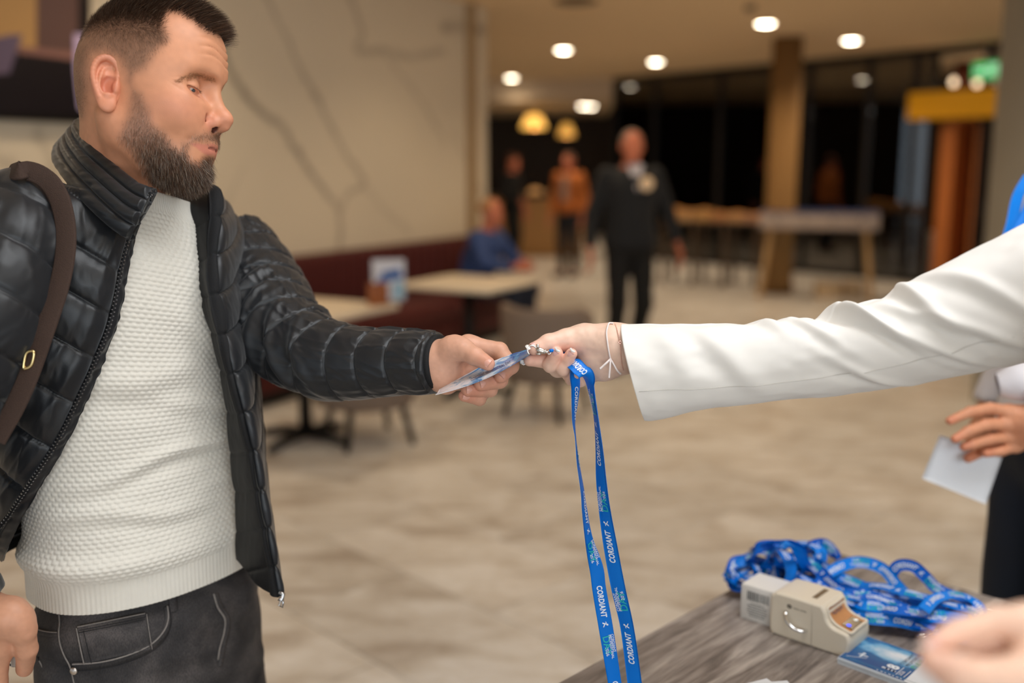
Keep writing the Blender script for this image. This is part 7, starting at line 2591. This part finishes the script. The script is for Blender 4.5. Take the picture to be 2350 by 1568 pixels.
BPM = badge_print_mat(); CST = M('badge_card_stock', srgb(214, 220, 226), .3)
for k in range(7):
    th = .0013
    jx_ = (random.uniform(-.0012, .0012), random.uniform(-.0012, .0012))
    o = empty('badge', s0 + ex * jx_[0] + ey * jx_[1] + np.array([0, 0, k * (th + .0001)]), math.atan2(ex[1], ex[0]), label=('blue printed conference badge lying on top of the badge stack' if k == 6 else ('bottom', 'second lowest', 'third lowest', 'middle', 'third highest', 'second highest')[k] + ' laminated badge in the stack beside the printer'), cat='badge', group='badges in the stack')
    link('card', bbox_mesh('bc', (CW / 2, CH / 2, th / 2), (CW, CH, th), CST, 0), o)
    if k == 6:
        pv = np.array([(.001, .001, th + .0002), (CW - .001, .001, th + .0002), (CW - .001, CH - .001, th + .0002), (.001, CH - .001, th + .0002)])
        link('printed_face', mk(pv, [(0, 1, 2, 3)], BPM, False, uv=[(0, 0), (1, 0), (1, 1), (0, 1)]), o)
        zt2 = th + .0005
        def flat(v2, x, y, ang, mat, nm='print'):
            c_, s_ = math.cos(ang), math.sin(ang)
            v3 = np.column_stack([x + v2[0][:, 0] * c_ - v2[0][:, 1] * s_, y + v2[0][:, 0] * s_ + v2[0][:, 1] * c_, np.full(len(v2[0]), zt2)])
            link(nm, mk(v3, v2[1], mat, False), o)
        BLK = M('badge_navy_ink', srgb(30, 48, 80), .4); WIN = M('badge_white_ink', srgb(236, 242, 248), .4); GRN = M('badge_green_ink', srgb(70, 178, 150), .4)
        sc_ = lambda t, s: (t[0] * s, t[1])
        A90 = math.radians(90)
        flat(sc_(text_mesh('CORDIANT', 1), .0085), .082, .046, A90, BLK); flat(sc_(text_mesh('PROFESSIONAL', 1), .0085), .090, .046, A90, BLK)
        flat(sc_(text_mesh('DAY', 1, bold=.02), .018), .105, .046, A90, GRN)
        flat(sc_(text_mesh('18', 1, bold=.04), .024), .082, .012, A90, WIN); flat(sc_(text_mesh('2026', 1), .008), .094, .012, A90, WIN)
        flat(rect2(.0, .0, .001, .03), .086, .010, 0, WIN); flat(rect2(0, 0, .001, .026), .098, .010, 0, WIN)
        for q in range(4): flat(rect2(0, 0, .0035, .0045), .062 + q * .0055, .016, 0, WIN)
        flat((emblem()[0] * .014, emblem()[1]), .022, .024, .6, WIN); flat(rect2(0, 0, .030, .0012), .008, .012, .5, WIN)
        flat(rect2(0, 0, .14, .0008), .004, .010, 0, M('badge_cyan_line', srgb(60, 150, 200), .4)); flat(rect2(0, 0, .14, .0008), .004, .006, 0, M('badge_cyan_line', ()))
        for q in range(9): flat(rect2(0, 0, .0028 + .001 * (q % 2), .0016), .060 + q * .006, .0035, 0, WIN)
# white sheet half over the stack
o = empty('white_card', s0 + ex * .104 + np.array([0, 0, .0104]), math.atan2(ex[1], ex[0]) + .04, label='blank white card lying over the end of the badge stack', cat='card')
PAPER = M('white_paper', srgb(232, 234, 238), .6, var=.01)
link('sheet', bbox_mesh('ws', (.05, .046, .0004), (.10, .096, .0008), PAPER, 0), o); link('edge_strip', mk(*box((.05, .004, .0010), (.10, .003, .0003)), M('sheet_edge', srgb(206, 210, 214), .6), False), o)
# two white cards at the near edge of the desk
for k, (px, py, rz_, lb) in enumerate(((1688, 1576, .42, 'blank white card lying alone at the desk front, partly covered'), (1712, 1574, .16, 'blank white card laid over another at the desk front'))):
    q = G(px, py, TZ)
    o = empty('paper_card', q + np.array([.02, -.03, .0004 + k * .0006]), rz_, label=lb, cat='card')
    link('sheet', bbox_mesh('pc', (0, 0, .00025), (.10, .07, .0005), PAPER, 0), o); link('edge_print', mk(*box((0, .02, .00062), (.06, .001, .0001)), M('sheet_edge', ()), False), o)

# ---- tangle of lanyards
LBS = [M('lanyard_blue', ()), M('lanyard_blue_b', srgb(0, 128, 230), .42, var=.08, vs=40, spec=.3), M('lanyard_blue_c', srgb(0, 96, 200), .45, var=.08, vs=40, spec=.3)]


def free_ribbon(path, face_up=.6, twist=None, n=130, w=LW):
    c = even(np.array(path), n)
    t = np.gradient(c, axis=0); t /= np.linalg.norm(t, axis=1)[:, None]
    s = np.concatenate([[0], np.cumsum(np.linalg.norm(np.diff(c, axis=0), axis=1))])
    tw = np.interp(np.linspace(0, 1, n), np.linspace(0, 1, len(twist)), twist) if twist is not None else np.zeros(n)
    h = np.cross(np.array([0, 0, 1.0]), t); h /= np.linalg.norm(h, axis=1)[:, None] + 1e-9
    u = np.cross(t, h)
    wv = h * np.cos(tw)[:, None] + u * np.sin(tw)[:, None]
    rb = Ribbon.__new__(Ribbon)
    rb.c, rb.t, rb.s, rb.w = c, t, s, wv
    rb.n = np.cross(wv, t)
    m = rb.n[:, 2].mean() < 0
    return rb


rs = np.random.RandomState(4)
wheres = ['heaped behind the white carton', 'looping high over the heap behind the carton', 'curling up at the rear of the heap', 'spilling toward the desk corner', 'draped along the heap beside the printer', 'running behind the printer toward the clasps', 'lying flat in front of the tangle', 'with an open loop in the middle of the tangle',
          'folded over near the clasp end', 'twisted across the tangle', 'bunched under the heap', 'standing on edge near the rear', 'trailing along the desk edge', 'knotted among the clasps', 'under the others by the printer', 'bent back toward the carton']
ctrls = [  # pixel + height above the desk along each strap, and twist angles
    ([(1672, 1338, .012), (1690, 1310, .03), (1730, 1290, .05), (1760, 1300, .05), (1745, 1330, .03), (1710, 1345, .02), (1690, 1330, .012)], [.3, 1.0, .6, .2, .9, 1.3, .4]),
    ([(1740, 1320, .03), (1765, 1275, .08), (1800, 1245, .115), (1830, 1262, .10), (1850, 1300, .06), (1880, 1322, .03), (1925, 1330, .02)], [.2, .6, .3, -.5, -.8, .1, .3]),
    ([(1845, 1320, .02), (1852, 1275, .05), (1860, 1255, .075), (1895, 1250, .075), (1918, 1280, .05), (1905, 1310, .03), (1880, 1325, .02)], [1.3, 1.4, 1.5, 1.5, 1.4, 1.2, .8]),
    ([(1668, 1328, .010), (1700, 1290, .03), (1745, 1262, .06), (1770, 1275, .06), (1775, 1320, .04), (1790, 1350, .02), (1850, 1360, .012)], [.5, .2, .3, .9, .4, .2, .1]),
    ([(1780, 1290, .06), (1810, 1300, .06), (1850, 1330, .045), (1900, 1360, .035), (1960, 1390, .03), (2050, 1405, .03), (2140, 1420, .03), (2220, 1430, .03)], [.3, -.2, .5, .9, .6, .3, .2, .3]),
    ([(1870, 1330, .05), (1910, 1365, .03), (1960, 1400, .022), (2030, 1415, .02), (2100, 1430, .02), (2170, 1450, .012), (2230, 1470, .012)], [.4, .8, 1.0, .8, .6, .2, .1]),
    ([(1860, 1390, .012), (1930, 1405, .02), (1990, 1418, .022), (2060, 1425, .022), (2120, 1440, .014), (2190, 1462, .006), (2260, 1480, .006)], [1.0, 1.1, 1.1, 1.0, .7, .4, .2]),
    ([(1880, 1330, .04), (1930, 1300, .055), (1975, 1290, .06), (2025, 1305, .055), (2060, 1345, .04), (2100, 1380, .035), (2170, 1400, .03)], [.4, .9, 1.2, 1.1, .6, .4, .2]),
    ([(2040, 1330, .04), (2060, 1300, .065), (2095, 1300, .07), (2125, 1325, .055), (2150, 1350, .04), (2200, 1370, .03), (2255, 1400, .02)], [.6, 1.3, 1.4, 1.2, .5, .3, .3]),
    ([(1700, 1320, .03), (1750, 1330, .05), (1800, 1340, .05), (1840, 1310, .05), (1870, 1290, .05), (1920, 1320, .04), (1980, 1345, .035), (2040, 1380, .03)], [.2, .6, -.3, -.8, .2, .6, .5, .3]),
    ([(1720, 1330, .010), (1770, 1340, .014), (1830, 1345, .014), (1880, 1360, .010), (1940, 1380, .010), (2010, 1395, .010), (2080, 1400, .010)], [.1, .3, .2, -.2, .3, .2, .2]),
    ([(1790, 1330, .03), (1800, 1290, .06), (1830, 1280, .075), (1870, 1300, .06), (1915, 1345, .045), (1960, 1365, .04), (2030, 1370, .035)], [1.2, 1.0, .8, 1.0, 1.2, .8, .4]),
    ([(1960, 1345, .03), (2020, 1345, .045), (2080, 1360, .05), (2140, 1375, .045), (2190, 1390, .035), (2235, 1405, .02), (2262, 1430, .01)], [.5, .2, .3, .2, .3, .5, .8]),
    ([(2120, 1400, .05), (2150, 1372, .05), (2200, 1365, .045), (2240, 1385, .03), (2250, 1420, .015), (2200, 1450, .012), (2150, 1460, .010)], [.4, .3, .2, .3, .5, .3, .2]),
    ([(1830, 1360, .030), (1880, 1380, .03), (1940, 1380, .035), (2000, 1370, .04), (2060, 1390, .035), (2110, 1415, .03), (2150, 1440, .02)], [.9, .6, .3, .2, .5, .8, .6]),
    ([(1730, 1345, .02), (1740, 1305, .05), (1715, 1285, .05), (1735, 1265, .07), (1790, 1262, .085), (1815, 1300, .07), (1810, 1335, .05)], [.6, .3, .8, .2, -.2, .3, .4])]
rp = np.random.RandomState(23)
for q in range(9):                                             # more of the heap
    x0, y0 = rp.uniform(1690, 1890), rp.uniform(1265, 1330)
    a0_ = rp.uniform(0, 6.28); pth = []
    for i in range(7):
        a0_ += rp.uniform(.5, 1.2) * (1 if q % 2 else -1)
        x0 = np.clip(x0 + 46 * math.cos(a0_), 1680, 1915); y0 = np.clip(y0 + 26 * math.sin(a0_), 1246 if x0 > 1720 else 1285, 1345)
        pth.append((x0, y0, .012 + .085 * (1350 - y0) / 110 * rp.uniform(.75, 1.1)))
    ctrls.append((pth, list(rp.uniform(-.3, 1.1, 6))))
for q in range(8):                                             # more of the straight run to the clasps
    dy = rp.uniform(-26, 26); pth = []
    for i in range(8):
        t_ = i / 7
        pth.append((1815 + 410 * t_ + rp.uniform(-8, 8), 1338 + 88 * t_ + dy * (1 - .3 * t_) + rp.uniform(-7, 7), max(.006, .034 - .015 * t_ + rp.uniform(-.012, .018))))
    ctrls.append((pth, list(rp.uniform(.1, 1.0, 6))))
wheres += ['lying deep in the heap behind the carton'] * 9 + ['lying in the flat run toward the clasps'] * 8
for k, (pth, tw) in enumerate(ctrls):
    pts = [G(x, y, TZ + z + .006) for x, y, z in pth]
    rb = free_ribbon(pts, twist=tw)
    v, f = shell(rb.grid(7), .0009)
    o = empty('lanyard', pts[0], 0, label='blue printed lanyard ' + wheres[k], cat='lanyard', group='lanyards in the tangle on the desk'); worldparent(o)
    link('strap', mk(v, f, LBS[k % 3]), o)
    face = 1 if (rb.n * (cam0 - rb.c)).sum(1).mean() > 0 else -1
    Ls = rb.s[-1]
    s0_ = .012 + .02 * rs.rand()
    while s0_ + .075 < Ls:
        print_word(rb, s0_ + .047, -1, face, o, .045) if k % 2 else print_word(rb, s0_, 1, face, o, .045)
        s1_ = s0_ + .066
        if s1_ + .03 < Ls: print_block(rb, s1_ + (.026 if k % 2 else 0), -1 if k % 2 else 1, face, o)
        s0_ += .108
    # clasp at the end of most straps
    if k in (4, 5, 6, 8, 12, 13):
        e = rb.c[-1]; ax = rb.t[-1]; sd2 = rb.w[-1]
        hook = crom(np.array([e + ax * .006, e + ax * .018 + sd2 * .002, e + ax * .026 + sd2 * .008, e + ax * .034, e + ax * .028 - sd2 * .007, e + ax * .018 - sd2 * .003]), 22) + np.array([0, 0, .004])
        link('clasp', mk(*tube(hook, .0013, 8), NICK), o)

# ================================================================== PERSON BEHIND THE DESK IN A WHITE SHIRT
pb = P(2492, 700, 1.98); pb[2] = 0
J = pose_std(1.74)
Jr, Rr = place(J, pb, math.radians(-84))
Jr['elbL'] = P(2560, 820, 1.80); Jr['wriL'] = P(2372, 968, 1.84); Jr['hanL'] = P(2330, 985, 1.845)
SKR = M('tan_skin', srgb(206, 140, 106), .5, var=.05, sss=.05)
shp = person('person', 'person in a white shirt and navy trousers holding a blank card behind the desk', Jr, Rr, SKR, M('white_shirt', srgb(226, 222, 226), .8, var=.02), M('navy_trousers', srgb(20, 30, 46), .85, var=.1), M('dark_brown_hair', srgb(52, 38, 30), .6), BLACKM, h=.010, arms='R', hands=False, top_name='shirt', top_hem=.98)
worldparent(shp)
palm = [(P(2450, 950, 1.83), P(2362, 965, 1.84), .027, .026), (P(2362, 958, 1.84), P(2318, 948, 1.848), .024, .016), (P(2362, 970, 1.842), P(2315, 972, 1.85), .024, .016), (P(2362, 985, 1.845), P(2322, 1000, 1.86), .022, .015), (P(2365, 998, 1.85), P(2332, 1022, 1.87), .02, .014)]
HF = [([P(2318, 945, 1.848), P(2272, 937, 1.84), P(2226, 945, 1.828), P(2180, 966, 1.82)], [.0125, .0102, .0092, .0075]),
      ([P(2312, 972, 1.85), P(2262, 975, 1.835), P(2222, 990, 1.825), P(2192, 1008, 1.82)], [.0128, .0105, .0095, .0078]),
      ([P(2320, 1000, 1.862), P(2270, 1008, 1.842), P(2232, 1020, 1.832), P(2212, 1026, 1.83)], [.0125, .0102, .0092, .0078]),
      ([P(2332, 1022, 1.872), P(2296, 1036, 1.852), P(2262, 1040, 1.845)], [.0115, .0092, .0080]),
      ([P(2330, 990, 1.885), P(2262, 1030, 1.885), P(2222, 1052, 1.862)], [.0145, .0115, .0088])]
fnH = hand_fn(palm, HF, kr=.009)
V, F = sd_mesh(fnH, *hand_bounds(palm, HF), .0026, refine=1)
link('hand', mk(V, F, M('tan_skin_hand', rough=.5, attr=True, var=.04, sss=.05), col=hand_cols(V, HF, (214, 148, 112), (206, 112, 84), .5)), shp)
sl_, *_ = sleeve([Jr['shoL'] * .6 + Jr['chest'] * .4, Jr['shoL'] + np.array([0, 0, -.035]), (Jr['shoL'] + Jr['elbL']) / 2, Jr['elbL'], P(2420, 905, 1.825), P(2372, 925, 1.838)], [.055, .070, .066, .058, .046, .040], 120, 80, None, 13)
link('sleeve', mk(sl_.reshape(-1, 3), grid_faces(120, 80, True), M('white_shirt', ())), shp)
gsl, *_ = sleeve([P(2460, 860, 1.84), P(2380, 872, 1.845), P(2318, 880, 1.852), P(2290, 884, 1.858)], [.045, .042, .036, .022], 80, 60, None, 17)
link('shirt_fold', mk(gsl.reshape(-1, 3), grid_faces(80, 60, True), M('white_shirt', ())), shp)
pc_ = np.array([P(2157, 999, 1.865), P(2300, 1050, 1.885), P(2262, 1158, 1.90), P(2116, 1098, 1.88)])
gpc = net([[pc_[0], (pc_[0] + pc_[1]) / 2, pc_[1]], [(pc_[0] + pc_[3]) / 2, pc_.mean(0) + np.array([0, .006, 0]), (pc_[1] + pc_[2]) / 2], [pc_[3], (pc_[2] + pc_[3]) / 2, pc_[2]]], 12, 12)
o = link('paper_card', mk(*shell(gpc, .0006), PAPER)); tag(o, 'blank white card held hanging from the fingers behind the desk', 'card')
# lanyard round that person's neck
ln = empty('lanyard', P(2340, 480, 1.82), 0, label='blue lanyard worn over the white shirt of the person behind the desk', cat='lanyard'); worldparent(ln)
rbn = Ribbon(np.array([P(2352, 400, 1.88), P(2326, 445, 1.83), P(2314, 500, 1.80), P(2300, 570, 1.78), P(2330, 660, 1.76)]), np.array([P(2372, 410, 1.87), P(2348, 450, 1.815), P(2334, 510, 1.785), P(2322, 580, 1.765), P(2350, 665, 1.745)]), 80)
v, f = rbn.mesh(); link('strap', mk(v, f, LBS[1]), ln)
rbn = Ribbon(np.array([P(2370, 420, 1.80), P(2344, 490, 1.775), P(2316, 545, 1.762), P(2310, 600, 1.755)]), np.array([P(2385, 440, 1.80), P(2362, 505, 1.77), P(2336, 560, 1.757), P(2330, 610, 1.75)]), 60)
v, f = rbn.mesh(); link('strap', mk(v, f, LBS[0]), ln)
